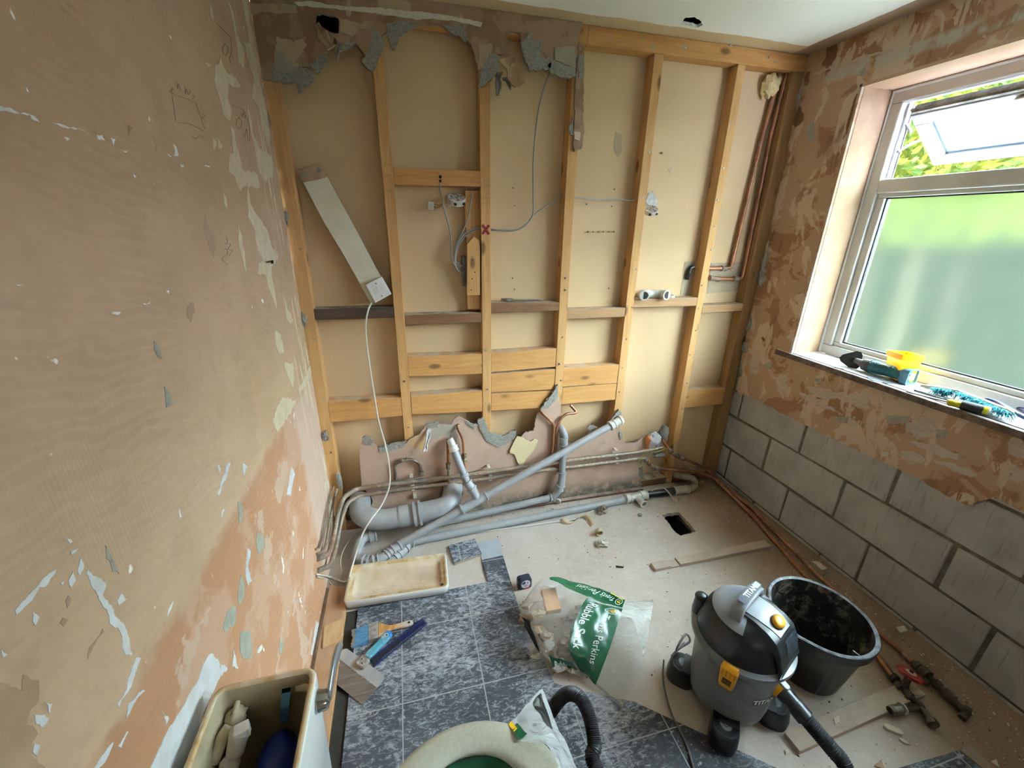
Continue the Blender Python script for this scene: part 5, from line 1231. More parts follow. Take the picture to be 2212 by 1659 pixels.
# long white flex down to the floor
flex_m = plain('white_flex', (.76,.73,.66), .4)
m = MB()
m.tube(spline([(.5514,.004,1.2573),(.5354,-.012,1.2326),(.5162,-.014,1.1639),(.5113,-.016,1.075),(.5144,-.02,.9362),(.5207,-.03,.8178),(.5295,-.045,.6714),(.5501,-.06,.5444),(.5596,-.07,.4112),(.5514,-.09,.3113),(.5098,-.15,.2448),(.4609,-.22,.2207),(.4177,-.25,.1676),(.3862,-.29,.1082),(.365,-.33,.0602)] + [(.3579,-.3876,.06),(.3502,-.4107,.045),(.3298,-.4008,.02),(.2954,-.3763,.015),(.2551,-.3496,.018)] + [(.2502,-.5172,.1993)], 8), .0042, 8)
mono('white_flex', 'long white flex hanging from the switch plate down behind the upturned lid', 'cable', m, flex_m, smooth=True)
m = MB()
m.tube(spline([(.4236,-.0353,.02),(.3776,-.0598,.03),(.3286,-.1222,.03),(.3001,-.1987,.03),(.2935,-.2673,.02),(.3044,-.3318,.012),(.2949,-.3815,.006),(.2866,-.413,.006),(.2675,-.3918,.006),(.2425,-.3559,.01)] + [(.2502,-.5231,.1923)], 8), .0038, 8)
mono('cream_flex', 'thinner cream flex curling beside the left wall behind the white one', 'cable', m, plain('cream_flex_sheath', (.62,.55,.42), .45), smooth=True)
m = MB()
m.tube(spline([(.8178,-.1874,.006),(1.075,-.1946,.006),(1.2616,-.2029,.006),(1.4555,-.2076,.006),(1.5683,-.2131,.006),(1.6893,-.1722,.006),(1.7454,-.1493,.006)], 8), .0045, 8)
mono('floor_flex', 'white flex lying on the floor along the lowest grey waste pipe', 'cable', m, flex_m, smooth=True)
m = MB(); m.tube(spline([(2.0993,-.131,.04),(2.1541,-.1173,.06),(2.2021,-.1278,.07),(2.2245,-.1693,.05),(2.2346,-.2047,.025),(2.253,-.2101,.012),(2.2906,-.1717,.006)], 8), .0035, 8)
mono('beige_flex', 'short beige flex looped over the black length of waste pipe', 'cable', m, plain('beige_flex_sheath', (.50,.42,.31), .5), smooth=True)
# grey cables
gc_m = plain('grey_cable_sheath', (.27,.26,.24), .45)
def cable(name, label, pts, r=.0036, mat=gc_m, group='grey cables in the stud wall'):
    m = MB(); m.tube(spline(pts, 8), r, 8)
    return mono(name, label, 'cable', m, mat, group, smooth=True)
Q = cable('grey_cable', 'grey cable dropping from the drilled cross timber past the connector block', [(.8923,.01,1.7871),(.8895,-.008,1.7435),(.8966,-.006,1.7221),(.9008,0,1.6859),(.913,.01,1.6454),(.9298,.02,1.5766),(.9323,.02,1.5294),(.9323,.02,1.4733),(.9457,.02,1.4283),(.9833,.03,1.423)])
cable('grey_cable', 'grey cable dropping from the top of the backing board beside the red cross', [(1.041,.028,1.7488),(1.0352,.02,1.7314),(1.0258,.018,1.6897),(1.0121,.018,1.6283),(.9813,.018,1.5654),(.9569,.018,1.5217),(.9484,.02,1.4733),(.9531,.025,1.4402),(.9818,.035,1.4205)])
cable('grey_cable', 'grey cable looping out of the stud just left of the red cross, upper of two', [(1.0702,.03,1.594),(1.0453,.02,1.5898),(1.0194,.018,1.5797),(.985,.016,1.5577),(.9584,.016,1.5098),(.9461,.018,1.449),(.9542,.025,1.407),(.9808,.035,1.3848)])
cable('grey_cable', 'grey cable looping out of the stud just left of the red cross, lower of two', [(1.0708,.034,1.59),(1.0484,.026,1.5839),(1.0245,.024,1.5717),(.9898,.022,1.5476),(.9641,.022,1.5055),(.9515,.024,1.4485),(.9579,.03,1.4107),(.9829,.04,1.3885)])
cable('grey_cable', 'long grey cable curving up from the red cross stud to the torn plasterboard', [(1.1273,.03,1.5898),(1.1808,.02,1.5861),(1.2457,.015,1.5886),(1.2994,.015,1.6173),(1.3289,.02,1.659),(1.3302,.03,1.755),(1.3294,.04,1.8625),(1.3328,.045,1.9461),(1.3437,.04,2.0785),(1.3638,.03,2.1729),(1.3868,.02,2.2336)])
cable('grey_cable', 'grey cable branching up to the left face of the stud with the torn strip', [(1.1281,.034,1.5853),(1.2315,.024,1.5837),(1.2926,.02,1.6096),(1.3304,.024,1.6517),(1.3718,.025,1.6825),(1.4296,.025,1.7174),(1.4811,.03,1.7487)])
cable('grey_cable', 'pale grey cable sagging between two studs right of the torn strip', [(1.5404,.03,1.7394),(1.6094,.03,1.7369),(1.6772,.04,1.734),(1.743,.045,1.74),(1.7985,.045,1.7416),(1.8342,.04,1.7346),(1.8715,.03,1.7375)], .0036, plain('pale_cable_sheath', (.42,.40,.37), .45))
cb = thing('connector_block', 'white screw connector block on bare wires left of the round junction box', 'connector', [(.8484,.03,1.682)][0])
q = V([(.8485,.03,1.6839)][0])
m = MB(); m.box((-.012,-.009,-.017),(.012,.009,.017),0,M4.Translation(q) @ R3(0,.15,0))
for i in (-1,0,1): m.tube([q+V((-.004,-.008,i*.011)), q+V((-.004,-.0115,i*.011))], .0038, 8).tube([q+V((.005,-.008,i*.011)), q+V((.005,-.0115,i*.011))], .0038, 8)
m.build('body', white_pvc, cb, bevel=.001)
m = MB(); m.tube(spline([(.8608,.03,1.6804),(.8791,.025,1.6807),(.8914,.02,1.6866),(.9006,.004,1.6939)], 5), .0012, 5).tube(spline([(.8614,.03,1.6939),(.8794,.025,1.6884),(.8984,.004,1.692)], 5), .0012, 5); m.build('bare_wire', plain('dark_wire', (.1,.06,.04), .5), cb)
def rose(label, c, tilt, az, R, H):
    o = thing('junction_box', label, 'junction box', c, group='round white junction boxes')
    M = M4.Translation(c) @ M4.Rotation(az,4,'Z') @ M4.Rotation(tilt,4,'X')
    m = MB(); m.lathe([(R*.95,0),(R,.003),(R,H-.002),(R*.96,H)], 28, 0, M); m.build('body', white_pvc, o, smooth=35)
    t = NT('worn_label_print'); v = t.co((1,1,1))
    c_ = t.mix(t.step(t.noise(v, 90, 3, .6), .46, .54), (.62,.58,.52), (.20,.17,.14))
    m = MB(); m.lathe([(0,H+.0006),(R*.88,H+.0006),(R*.88,H-.001)], 28, 0, M); m.build('worn_top', t.out(c_, .6), o)
    for a in (-1.9,-.9):
        m = MB(); m.cbox((R*math.cos(a), R*math.sin(a), H*.5), (.011,.011,.009), 0, M); m.build('knockout', inside_m, o)
    return o
rose('round white junction box hanging under the drilled cross timber', V([(.9627,.03,1.7122)][0])-V((0,0,.012)), math.radians(28), .1, .042, .026)
rose('round white junction box half hidden behind a stud on the right', V([(1.9713,.035,1.6883)][0])-V((0,0,.008)), math.radians(32), -.3, .036, .022)
m = MB(); m.prism(rough([(1.9509,1.7324),(1.9638,1.7763),(1.9865,1.7869),(2.021,1.7383),(2.0254,1.7264),(2.0039,1.7057),(1.9724,1.719)], .003, 3), .066, .0695, 'XZ')
mono('torn_scrap', 'grey torn scrap on the board behind the right junction box', 'scrap', m, lite_core)
m = MB(); m.ball([(.9271,.02,1.6933)][0], (.012,.006,.014), 8, 6, 0, None, .6, 4)
mono('board_scrap', 'small cream scrap hanging beside the round junction box', 'scrap', m, cream_paint)
m = MB(); q = [(.9836,1.4656),(.9958,1.3226)]
m.box((q[0][0],.034,q[1][1]),(q[0][0]+.028,.069,q[0][1]))
mono('cable_box', 'dark grey cable box fixed behind the pointed pine board', 'box', m, plain('dark_grey_box', (.10,.10,.10), .5, col2=(.2,.19,.18), scale=30), bevel=.003)
# adjustable spanner on its shelf
sp0 = V([(1.2819,.03,1.2397)][0])
zt = COL.objects['noggin.003'].bound_box
zt = COL.objects['noggin.003'].location.z + max(c_[2] for c_ in zt)
spn = thing('adjustable_spanner', 'chrome adjustable spanner lying on the brown cross timber', 'spanner', (sp0.x,.03,zt))
M = M4.Translation((sp0.x,.03,zt+.0012)) @ R3(0,math.radians(1.2),math.radians(3))
m = MB(); m.prism([(-.045,-.007),(.02,-.008),(.085,-.010),(.097,-.009),(.103,0),(.097,.009),(.085,.010),(.02,.008),(-.045,.007)], 0, .008, 'XY', 0, None, M); m.build('handle', plain('chrome', (.62,.62,.62), .18, 1), spn, bevel=.002)
m = MB(); m.prism([(-.045,-.008),(-.06,-.022),(-.085,-.026),(-.102,-.018),(-.078,-.010),(-.078,.0),(-.06,.012),(-.045,.008)], -.0005, .0125, 'XY', 0, None, M); m.build('fixed_jaw', plain('dark_chrome', (.22,.22,.22), .25, 1), spn, bevel=.002)
m = MB(); m.prism([(-.072,.004),(-.1,.002),(-.104,.012),(-.07,.02),(-.058,.013)], .0, .012, 'XY', 0, None, M); m.build('moving_jaw', COL.objects['fixed_jaw'].data.materials[0], spn, bevel=.002)
m = MB(); m.lathe([(.005,-.006),(.0065,-.004),(.0065,.004),(.005,.006)], 12, 0, M @ M4.Translation((-.062,.004,.006)) @ R3(0,PI/2,0)); m.build('worm_screw', steel_m, spn)
# white pipe fittings on their shelf
o5 = COL.objects['noggin.005']
zt = o5.location.z + max(c_[2] for c_ in o5.bound_box) - .003
fa, fb = V([(1.9749,0,1.2791)][0]), V([(2.0893,0,1.2615)][0])
fx, fx2 = V((fa.x,.008,zt+.0262)), V((fb.x,.004,zt+.0262))
ft = thing('waste_fitting', 'white double ended waste elbow on the weathered cross timber', 'pipe fitting', (fa.x+.04,.03,zt))
mid = (fx+fx2)/2 + V((0,.036,0))
pipe('elbow', fillet([fx+V((.004,.008,0)), mid, fx2+V((-.004,.008,0))], .03), .0215, white_pvc, ft, 18)
for f, d in ((fx, V((-.012,-.030,0))), (fx2, V((.008,-.030,0)))):
    collar('nut', f+V((0,.01,0)), f+d, .0245, white_pvc, ft, .0018, .006, (1,1), 24)
    m = MB(); m.lathe([(0,0),(.0195,0),(.0195,.0006),(0,.0006)], 20, 0, along(f+d*1.0, f+d*1.05)); m.build('opening', inside_m, ft)
q = V([(2.1567,.03,1.258)][0])
m = MB(); m.lathe([(.019,0),(.024,0),(.024,.013),(.019,.013),(.019,0)], 24, 0, M4.Translation((q.x+.006,.035,zt+.003)) @ R3(.0,0,0))
mono('loose_nut', 'loose white ring nut to the right of the waste elbow', 'pipe fitting', m, white_pvc, smooth=40)

# ---------------------------------------------------------------- slate-look tiles
t = NT('slate_tile')
v = t.co()
n1 = t.noise(v, 5.5, 6, .65, .5); n2 = t.noise(t.co((1,2.2,1), (0,0,.5)), 34, 7, .78, .8); n3 = t.noise(v, 3, 3)
f = t.math('ADD', n2, t.mul(t.math('SUBTRACT', n3, .5), .55))
c = t.mix(t.step(n1, .35, .65), (.022,.025,.034), (.065,.07,.085))
c = t.mix(t.mul(t.step(f, .48, .68), .9), c, (.50,.515,.575))
c = t.mix(t.mul(t.step(t.noise(v, 70, 3, .7), .60, .70), .5), c, (.62,.60,.58))
def lines(sock, o, p):
    d = t.math('SUBTRACT', t.math('FRACT', t.math('ADD', t.mul(t.math('SUBTRACT', sock, o), 1/p), 100.5)), .5)
    return t.step(t.math('ABSOLUTE', d), .0075, .005)
gx, gy = lines(t.axis(0, v), .588, .2935), lines(t.axis(1, v), -.7115, .298)
g = t.math('MAXIMUM', gx, gy)
c = t.mix(g, c, (.40,.39,.39))
t.bump(t.math('ADD', t.mul(n2, .6), t.mul(g, -.6)), .35, .004)
tile_m = t.out(c, .55, 0, .35)
tile_edge = plain('tile_edge', (.07,.07,.08), .7)
m = MB()
m.prism([(.40,-.553),(.99,-.545),(.985,-.402),(1.098,-.395),(1.096,-.72),(1.14,-1.07),(1.25,-1.13),(1.397,-1.2),(1.74,-1.488),(1.98,-1.72),(1.98,YF+.01),(.40,YF+.01)][::-1], .0002, .0085, 'XY', 0, 1)
o = m.build('floor_tiles', [tile_m, tile_edge])
struct(o)
m = MB(); m.prism([(.83,-.2636),(.975,-.2438),(.9937,-.3642),(.848,-.3979)], .001, .0125, 'XY', 0, 1)
o = m.build('loose_tile', [tile_m, plain('tile_backing', (.30,.25,.17), .8)]); tag(o, 'square piece of slate tile lying loose on the boards beyond the tiled floor', 'tile')
m = MB(); m.prism([(.9834,-.2681),(1.1064,-.2679),(1.0983,-.4024),(.9883,-.4057)], .0002, .004, 'XY')
o = m.build('tile_underlay', plain('grey_underlay', (.42,.45,.50), .6, col2=(.36,.38,.43), scale=10)); tag(o, 'plain grey square of exposed underlay beside the loose tile', 'underlay')
m = MB(); m.prism([(2.099,-1.5797),(2.3658,-1.5925),(2.3825,-1.6496),(2.3725,-1.7161),(2.0203,-1.6727)], .0002, .009, 'XY', 0, 1)
o = m.build('tile_offcut', [tile_m, tile_edge]); tag(o, 'dusty dark tile offcut at the bottom right of the floor', 'tile')
m = MB(); m.prism([(2.3766,-1.5922),(2.4268,-1.5882),(2.4221,-1.6579),(2.3856,-1.6489)], .0002, .006, 'XY')
mono('board_offcut', 'taupe strip of board beside the dark tile offcut', 'board', m, plain('taupe_board', (.34,.27,.21), .8))
# bare boards along the left wall
wl = wood('orange_floorboard', 1, (.44,.22,.085), (.30,.14,.055), dust=.3)
m = MB(); m.prism([(.262,-.40),(.352,-.43),(.352,-1.3),(.262,-1.3)][::-1], .0005, .016, 'XY')
mono('floorboard', 'orange bare floorboard along the foot of the left wall', 'board', m, wl, bevel=.002)
m = MB(); m.prism([(.2716,-.6247),(.3445,-.6059),(.3538,-.6882),(.3341,-.717),(.282,-.7287)], .0165, .021, 'XY')
mono('ply_scrap', 'pale scrap of plywood on the orange floorboard by the left wall', 'board', m, plain('pale_ply', (.58,.38,.20), .7, col2=(.46,.29,.14), scale=9, vec=(6,1,1)), bevel=.001)
m = MB(); m.box((.3535,-1.3,.0004),(.399,-.56,.002)); struct(m.build('trim_5', void_m))

# ---------------------------------------------------------------- upturned cistern lid
china = plain('white_china', (.80,.80,.79), .12, spec=.6)
t = NT('stained_biscuit')
v = t.co()
n1 = t.noise(v, 8, 5, .6, .4); n2 = t.noise(v, 30, 4)
c = t.mix(t.step(n1, .40, .66), (.70,.58,.45), (.58,.44,.28))
c = t.mix(t.mul(t.step(n1, .66, .78), .7), c, (.34,.17,.06))
biscuit = t.out(c, .55, 0, .35)
t = NT('rust_stained_rim')
v = t.co()
n1 = t.noise(v, 14, 5, .65, .6)
c = t.mix(t.step(n1, .36, .6), (.70,.61,.46), (.50,.33,.15))
c = t.mix(t.step(n1, .62, .72), c, (.24,.10,.03))
rim_m = t.out(c, .6, 0, .3)
lid = thing('cistern_lid', 'upturned white ceramic cistern lid with a rust stained inside, on the tiles', 'lid', (.58,-.452,.0085))
LM = M4.Translation((.577,-.456,.0087)) @ M4.Rotation(math.radians(-2.6),4,'Z')
def rrect(a, b, r, n=6):
    out = []
    for cx, cy, s in ((a-r,b-r,0),(-a+r,b-r,1),(-a+r,-b+r,2),(a-r,-b+r,3)):
        for i in range(n+1):
            q = (s + i/n)*PI/2
            out.append((cx+r*math.cos(q), cy+r*math.sin(q)))
    return out
def loft(m, rings, mis, M, capb=True, capt=True):
    n = len(rings[0][0])
    vs = [(x,y,z) for pts, z in rings for x, y in pts]
    b = len(m.v)
    m.v += [tuple(M @ V(p)) for p in vs]
    for i in range(len(rings)-1):
        for j in range(n):
            m.f.append([b+i*n+j, b+i*n+(j+1) % n, b+(i+1)*n+(j+1) % n, b+(i+1)*n+j]); m.m.append(mis[i])
    if capb: m.f.append([b+j for j in range(n)][::-1]); m.m.append(mis[0])
    if capt: m.f.append([b+(len(rings)-1)*n+j for j in range(n)]); m.m.append(mis[-1])
A_, B_ = .2305, .113
rings = [(rrect(A_-.012,B_-.012,.02),0),(rrect(A_-.003,B_-.003,.024),.008),(rrect(A_,B_,.026),.03),(rrect(A_-.001,B_-.001,.026),.043),(rrect(A_-.006,B_-.006,.022),.046),(rrect(A_-.015,B_-.015,.02),.044),(rrect(A_-.018,B_-.018,.022),.040),(rrect(A_-.030,B_-.026,.024),.0405),(rrect(A_-.038,B_-.036,.026),.030),(rrect(A_-.050,B_-.048,.024),.024)]
m = MB(); loft(m, rings, [0,0,0,0,1,1,1,2,2], LM); m.build('shell', [china, rim_m, biscuit], lid, smooth=60)
m = MB()
m.text('LECICO', .026, LM @ M4.Translation((-.085,-.052,0.0238)), .0018)
m.text('DL 1', .024, LM @ M4.Translation((.095,-.036,.0238)), .0018)
m.build('cast_lettering', plain('biscuit_relief', (.74,.63,.46), .6), lid)
m = MB(); m.lathe([(0,.0),(.0075,0),(.0075,.0012),(0,.0012)], 14, 0, LM @ M4.Translation((A_-.03,-B_+.026,.041)))
m.build('bolt_hole', inside_m, lid)

# ---------------------------------------------------------------- cistern and toilet in the near corner
ci = thing('toilet_cistern', 'open white cistern without its lid against the left wall', 'cistern', (.366,-1.58,.37))
CM = M4.Translation((.3675,-1.58,0))
a, b = .0975, .225
limescale = plain('stained_cistern_inside', (.36,.30,.19), .6, col2=(.22,.17,.10), scale=10)
rings = [(rrect(a-.018,b-.02,.03),.37),(rrect(a-.008,b-.008,.03),.40),(rrect(a-.003,b-.003,.028),.60),(rrect(a,b,.026),.722),(rrect(a-.002,b-.002,.025),.729),(rrect(a-.008,b-.008,.02),.731),(rrect(a-.013,b-.013,.016),.727),(rrect(a-.015,b-.015,.016),.70),(rrect(a-.022,b-.022,.02),.42)]
m = MB(); loft(m, rings, [0,0,0,0,1,1,2,2], CM); m.build('tank', [china, rim_m, limescale], ci, smooth=60)
chrome_m = plain('worn_chrome', (.60,.62,.65), .16, 1)
lv = V((.466,-1.405,.688))
m = MB(); m.lathe([(.021,0),(.021,.004),(.0195,.008),(.019,.016),(.0165,.021),(0,.022)], 24, 0, M4.Translation(lv) @ R3(0,PI/2,0)); h = m.build('lever_boss', chrome_m, ci, smooth=40)
m = MB()
def lever(u, v_):
    s = v_
    p = V((.486,-1.405,.690)).lerp(V((.497,-1.295,.700)), s) + V((0,0,.012*math.sin(s*PI)))
    wd = lerp(.010, .017, min(1, s*1.3))*(1 if s < .9 else 1-(s-.9)*5)
    return (p.x + .004*math.cos((u-.5)*3), p.y, p.z + (u-.5)*2*wd)
m.grid(lever, 8, 14); m.build('flush_lever', plain('grey_lever', (.34,.35,.36), .3, .7), ci, smooth=True, solid=.006)
cream_pl = plain('yellowed_plastic', (.66,.58,.42), .5, col2=(.48,.38,.22), scale=24)
pz = lambda l: [V(p) for p in l]
f1 = pz([(.3095,-1.3362,.7),(.3102,-1.3611,.695),(.3078,-1.3808,.685),(.3032,-1.3874,.675)])
m = MB(); m.tube(f1, [.005,.0055,.006,.008], 8); m.build('valve_arm', cream_pl, ci, smooth=True)
m = MB()
m.ball([(.3065,-1.3832,.67)][0], (.019,.022,.016), 12, 8, 0, None, .3, 2)
m.tube([(.306,-1.4103,.68),(.2946,-1.4202,.67),(.2879,-1.4379,.66),(.2832,-1.4503,.65)], [.013,.013,.012,.011], 12)
m.build('fill_valve', cream_pl, ci, smooth=True)
m = MB(); m.tube([(.3296,-1.4246,.685),(.3242,-1.4311,.67),(.3203,-1.4397,.655),(.3188,-1.4436,.65)], [.019,.017,.016,.015], 14); m.build('valve_body', white_pvc, ci, smooth=40)
q = V([(.3345,-1.4287,.69)][0]); m = MB(); m.cbox((0,0,0),(.026,.022,.02),0,M4.Translation(q) @ R3(0,0,.3)); m.build('valve_cap', white_pvc, ci, bevel=.002)
m = MB(); m.ball([(.3115,-1.4521,.64)][0], (.018,.02,.018), 12, 8, 0, None, .2, 5); m.build('valve_nut', white_pvc, ci, smooth=True)
m = MB(); m.ball([(.3846,-1.4441,.59)][0], (.040,.060,.042), 24, 16); m.build('float', plain('navy_float', (.012,.03,.20), .35, spec=.5), ci, smooth=True)
m = MB()
l = pz([(.3995,-1.3571,.7),(.4026,-1.3742,.7),(.3942,-1.376,.66),(.3842,-1.3721,.61)])
for i in range(3):
    d = V((.0085,0,0))
    a_, b_ = l[i], l[i+1]
    m.add([a_-d,a_+d,b_+d*.9,b_-d*.9, a_-d-V((0,.006,0)),a_+d-V((0,.006,0)),b_+d*.9-V((0,.006,0)),b_-d*.9-V((0,.006,0))], [(0,1,2,3),(7,6,5,4),(0,4,5,1),(1,5,6,2),(2,6,7,3),(3,7,4,0)])
m.build('lift_strap', plain('light_blue_plastic', (.16,.42,.72), .4), ci)
q = pz([(.456,-1.3674,.69),(.42,-1.3608,.69),(.4102,-1.3629,.69),(.3726,-1.3646,.69)])
m = MB(); m.tube(q[:2], .013, 14).tube(q[1:], .006, 10); m.build('lever_spindle', cream_pl, ci, smooth=40)

to = thing('toilet', 'toilet with a cream seat at the bottom edge, a green sack in its bowl', 'toilet', (.72,-1.556,0))
def ell(c, A, B, n=48): return [(c[0]+A*math.cos(2*PI*i/n), c[1]+B*math.sin(2*PI*i/n)) for i in range(n)]
c0 = (.762,-1.556)
I4 = M4.Identity(4)
rings = [(ell((.66,-1.556),.16,.10),0),(ell((.66,-1.556),.15,.095),.06),(ell((.69,-1.556),.15,.10),.2),(ell((.745,-1.556),.20,.165),.34),(ell(c0,.215,.182),.395),(ell(c0,.21,.178),.41),(ell(c0,.15,.13),.41),(ell(c0,.135,.115),.36),(ell((.74,-1.556),.08,.07),.2)]
m = MB(); loft(m, rings, [0]*8, I4); m.build('bowl', china, to, smooth=60)
m = MB(); m.box((.47,-1.67,.32),(.56,-1.44,.37)); m.build('cistern_shelf', china, to, bevel=.01)
rings = []
for i in range(13):
    q = 2*PI*i/12
    k = .5-.5*math.cos(q)
    rings.append((ell(c0, lerp(.222,.128,k), lerp(.192,.121,k)), .424+.0125*math.sin(q)))
seat_m = plain('cream_seat_plastic', (.50,.48,.39), .38, col2=(.44,.42,.34), scale=120, spec=.45)
m = MB(); loft(m, rings, [0]*12, I4, False, False); m.build('seat', seat_m, to, smooth=True)
# ---------------------------------------------------------------- sacks of clear film
def film(name, col, tr, wr=1.0):
    t = NT(name)
    v = t.co()
    n = t.noise(t.co((1,2.5,1.4), (0,0,.9)), 16, 3, .5, .6)
    t.bump(n, .5*wr, .03)
    t.out(col, .16, 0, .6)
    tp_ = t.node('ShaderNodeBsdfTransparent')
    tp_.inputs['Color'].default_value = (.97,.97,.96,1)
    x = t.node('ShaderNodeMixShader')
    lw2 = t.node('ShaderNodeLayerWeight'); lw2.inputs['Blend'].default_value = .35
    t.set(x.inputs[0], t.math('SUBTRACT', tr, t.mul(lw2.outputs['Fresnel'], .35)))
    t.t.links.new(t.b.outputs[0], x.inputs[1]); t.t.links.new(tp_.outputs[0], x.inputs[2])
    t.t.links.new(x.outputs[0], t.t.nodes['Material Output'].inputs['Surface'])
    return t.m
clear_film = film('clear_film', (.74,.73,.70), .84, 1.2)
green_film = plain('green_print', (.005,.062,.028), .22, col2=(.008,.095,.043), scale=8, spec=.6, bump=.3, bscale=14)
white_print = plain('white_print', (.80,.82,.80), .3)
yellow_print = plain('yellow_print', (.72,.42,.02), .3)
def cr(a, b, c, d, t): return .5*((2*b)+(c-a)*t+(2*a-5*b+4*c-d)*t*t+(3*b-a-3*c+d)*t**3)
def patch(G):
    nr, nc = len(G), len(G[0])
    G = [[V(p) for p in r] for r in G]
    def row(r, u):
        i = min(max(int(u),0), nc-2); t = u-i
        g = lambda k: G[r][min(max(k,0), nc-1)]
        return cr(g(i-1), g(i), g(i+1), g(i+2), t)
    def S_(u, v_):
        j = min(max(int(v_),0), nr-2); t = v_-j
        g = lambda k: row(min(max(k,0), nr-1), u)
        return cr(g(j-1), g(j), g(j+1), g(j+2), t)
    return S_
GR = [[(1.0845,-.7805,.075),(1.2408,-.6921,.1),(1.3766,-.7424,.09),(1.4962,-.7985,.07),(1.561,-.8336,.05),(1.6906,-.8536,.03)],
 [(1.0751,-.7917,.1),(1.2166,-.7408,.17),(1.3517,-.7801,.15),(1.4718,-.8278,.12),(1.5385,-.8578,.09),(1.6806,-.8647,.05)],
 [(1.0608,-.8281,.135),(1.1929,-.7621,.185),(1.2783,-.8196,.17),(1.3716,-.8795,.15),(1.4854,-.919,.12),(1.63,-.925,.08)],
 [(1.0567,-.8358,.14),(1.1432,-.8914,.17),(1.2339,-.9165,.155),(1.298,-.9353,.14),(1.4229,-.9881,.11),(1.5494,-1.025,.06)],
 [(1.0626,-.8618,.13),(1.107,-.9518,.14),(1.1655,-.9878,.13),(1.233,-1.0176,.11),(1.3593,-1.0539,.08),(1.4762,-1.1159,.045)],
 [(1.0672,-.8864,.11),(1.1282,-1.0107,.09),(1.1794,-1.0347,.075),(1.2411,-1.0591,.055),(1.2885,-1.116,.025),(1.3503,-1.2076,.015)],
 [(1.0632,-1.0634,.012),(1.1294,-1.0486,.012),(1.1845,-1.0316,.012),(1.2711,-1.0798,.012),(1.289,-1.1099,.013),(1.3498,-1.2042,.012)]]
fl_ = [(x*1.0+ (0 if i else .0), y, .0105) for i, (x, y, z) in enumerate(GR[0])]
GR = [fl_] + GR
SK = patch(GR)
def sack(u, v_, lift=0):
    p = SK(u, v_)
    e = .02
    nrm = (SK(min(u+e,5), v_)-SK(max(u-e,0), v_)).cross(SK(u, min(v_+e,7))-SK(u, max(v_-e,0)))
    nrm = -nrm.normalized() if nrm.length > 1e-9 else V((0,0,1))
    if nrm.z < 0 and v_ > 2 and v_ < 5: nrm = -nrm
    w_ = noise.noise(p*16)*.006 + noise.noise(p*38+V((3,1,2)))*.0022
    k = min(1, max(0, (p.z-.015)/.05))
    q = p + nrm*(w_*k + lift)
    return (q.x, q.y, max(q.z, .0104))
sk = thing('rubble_sack', 'clear rubble sack with green print lying part filled on the floor', 'sack', (1.3,-.95,.0085))
m = MB(); m.grid(lambda a, b: sack(a*5, b*7), 60, 70); m.build('clear_film', clear_film, sk, smooth=True)
m = MB(); m.grid(lambda a, b: sack(lerp(3.9,4.97,a), lerp(1.2,6.8,b), -.009 if .05 < b < .95 else -.002), 16, 40); m.build('under_film', clear_film, sk, smooth=True)
def region(m, f0, f1, n=16, mi=0):
    """printed area between two curves in the sack's own (u,v), following its surface"""
    m.grid(lambda a, b: sack(*[lerp(x, y, b) for x, y in zip(f0(a), f1(a))], .0012), n, n, mi)
m = MB()
region(m, lambda a: (lerp(2.75,2.78,a), lerp(3.0,6.6,a)), lambda a: (lerp(4.02,3.98,a), lerp(3.0,6.6,a)), 26)
m.build('front_print', green_film, sk, smooth=True)
m = MB()
region(m, lambda a: (lerp(1.0,4.0,a), 2.03), lambda a: (lerp(1.25,4.0,a), 2.92), 26)
m.build('side_print', green_film, sk, smooth=True)
m = MB(); region(m, lambda a: (lerp(3.1,4.0,a), 1.97), lambda a: (lerp(3.1,4.0,a), 2.1), 10); m.build('yellow_stripe', yellow_print, sk, smooth=True)
m = MB()
region(m, lambda a: (lerp(1.05,2.6,a), 6.0), lambda a: (lerp(1.3,2.7,a), lerp(6.75,6.8,a)), 16)
m.build('near_print', green_film, sk, smooth=True)
m = MB()
region(m, lambda a: (.12+.0*a, lerp(4.9,6.0,a)), lambda a: (.62, lerp(4.7,6.3,a)), 12)
m.build('base_print', plain('dark_base_print', (.012,.018,.016), .35), sk, smooth=True)
def sack_text(name, s, size, fn, mat, bold=.0):
    vs, fs = text_mesh(s, size, 0, bold, 'LEFT')
    m = MB(); m.add([sack(*fn(x, y), .0024) for x, y, z in vs], fs)
    return m.build(name, mat, sk)
sack_text('front_lettering', 'Rubble Sack', 1, lambda x, y: (3.07+y*.44, 3.12+x*.405), white_print, .02)
sack_text('front_lettering', 'Travis Perkins', 1, lambda x, y: (3.63+y*.30, 3.52+x*.35), white_print)
sack_text('side_lettering', 'Travis Perkins', 1, lambda x, y: (3.55-x*.26, 2.46+y*.48), white_print)
sack_text('near_lettering', 'Rubb', 1, lambda x, y: (1.35+x*.42, 6.35-y*.5), white_print, .02)
for k, (u0, v0) in enumerate(((3.72,3.28),(3.78,2.48))):
    m = MB()
    n = 32
    su, sv = (.22,.15) if k == 0 else (.15,.33)
    vs, fs = [], []
    for i in range(n):
        a = 2*PI*i/n
        for r in (1, .88): vs.append(sack(u0+su*r*math.cos(a), v0+sv*r*math.sin(a), .0024))
    for i in range(n): fs.append((2*i, 2*((i+1) % n), 2*((i+1) % n)+1, 2*i+1))
    m.add(vs, fs); m.build('emblem_ring', white_print, sk)
    sack_text('emblem_letters', 'TP', 1, (lambda x, y: (3.72+y*.26, 3.19+x*.15)) if k == 0 else (lambda x, y: (3.86-x*.14, 2.46+y*.45)), yellow_print, .03)
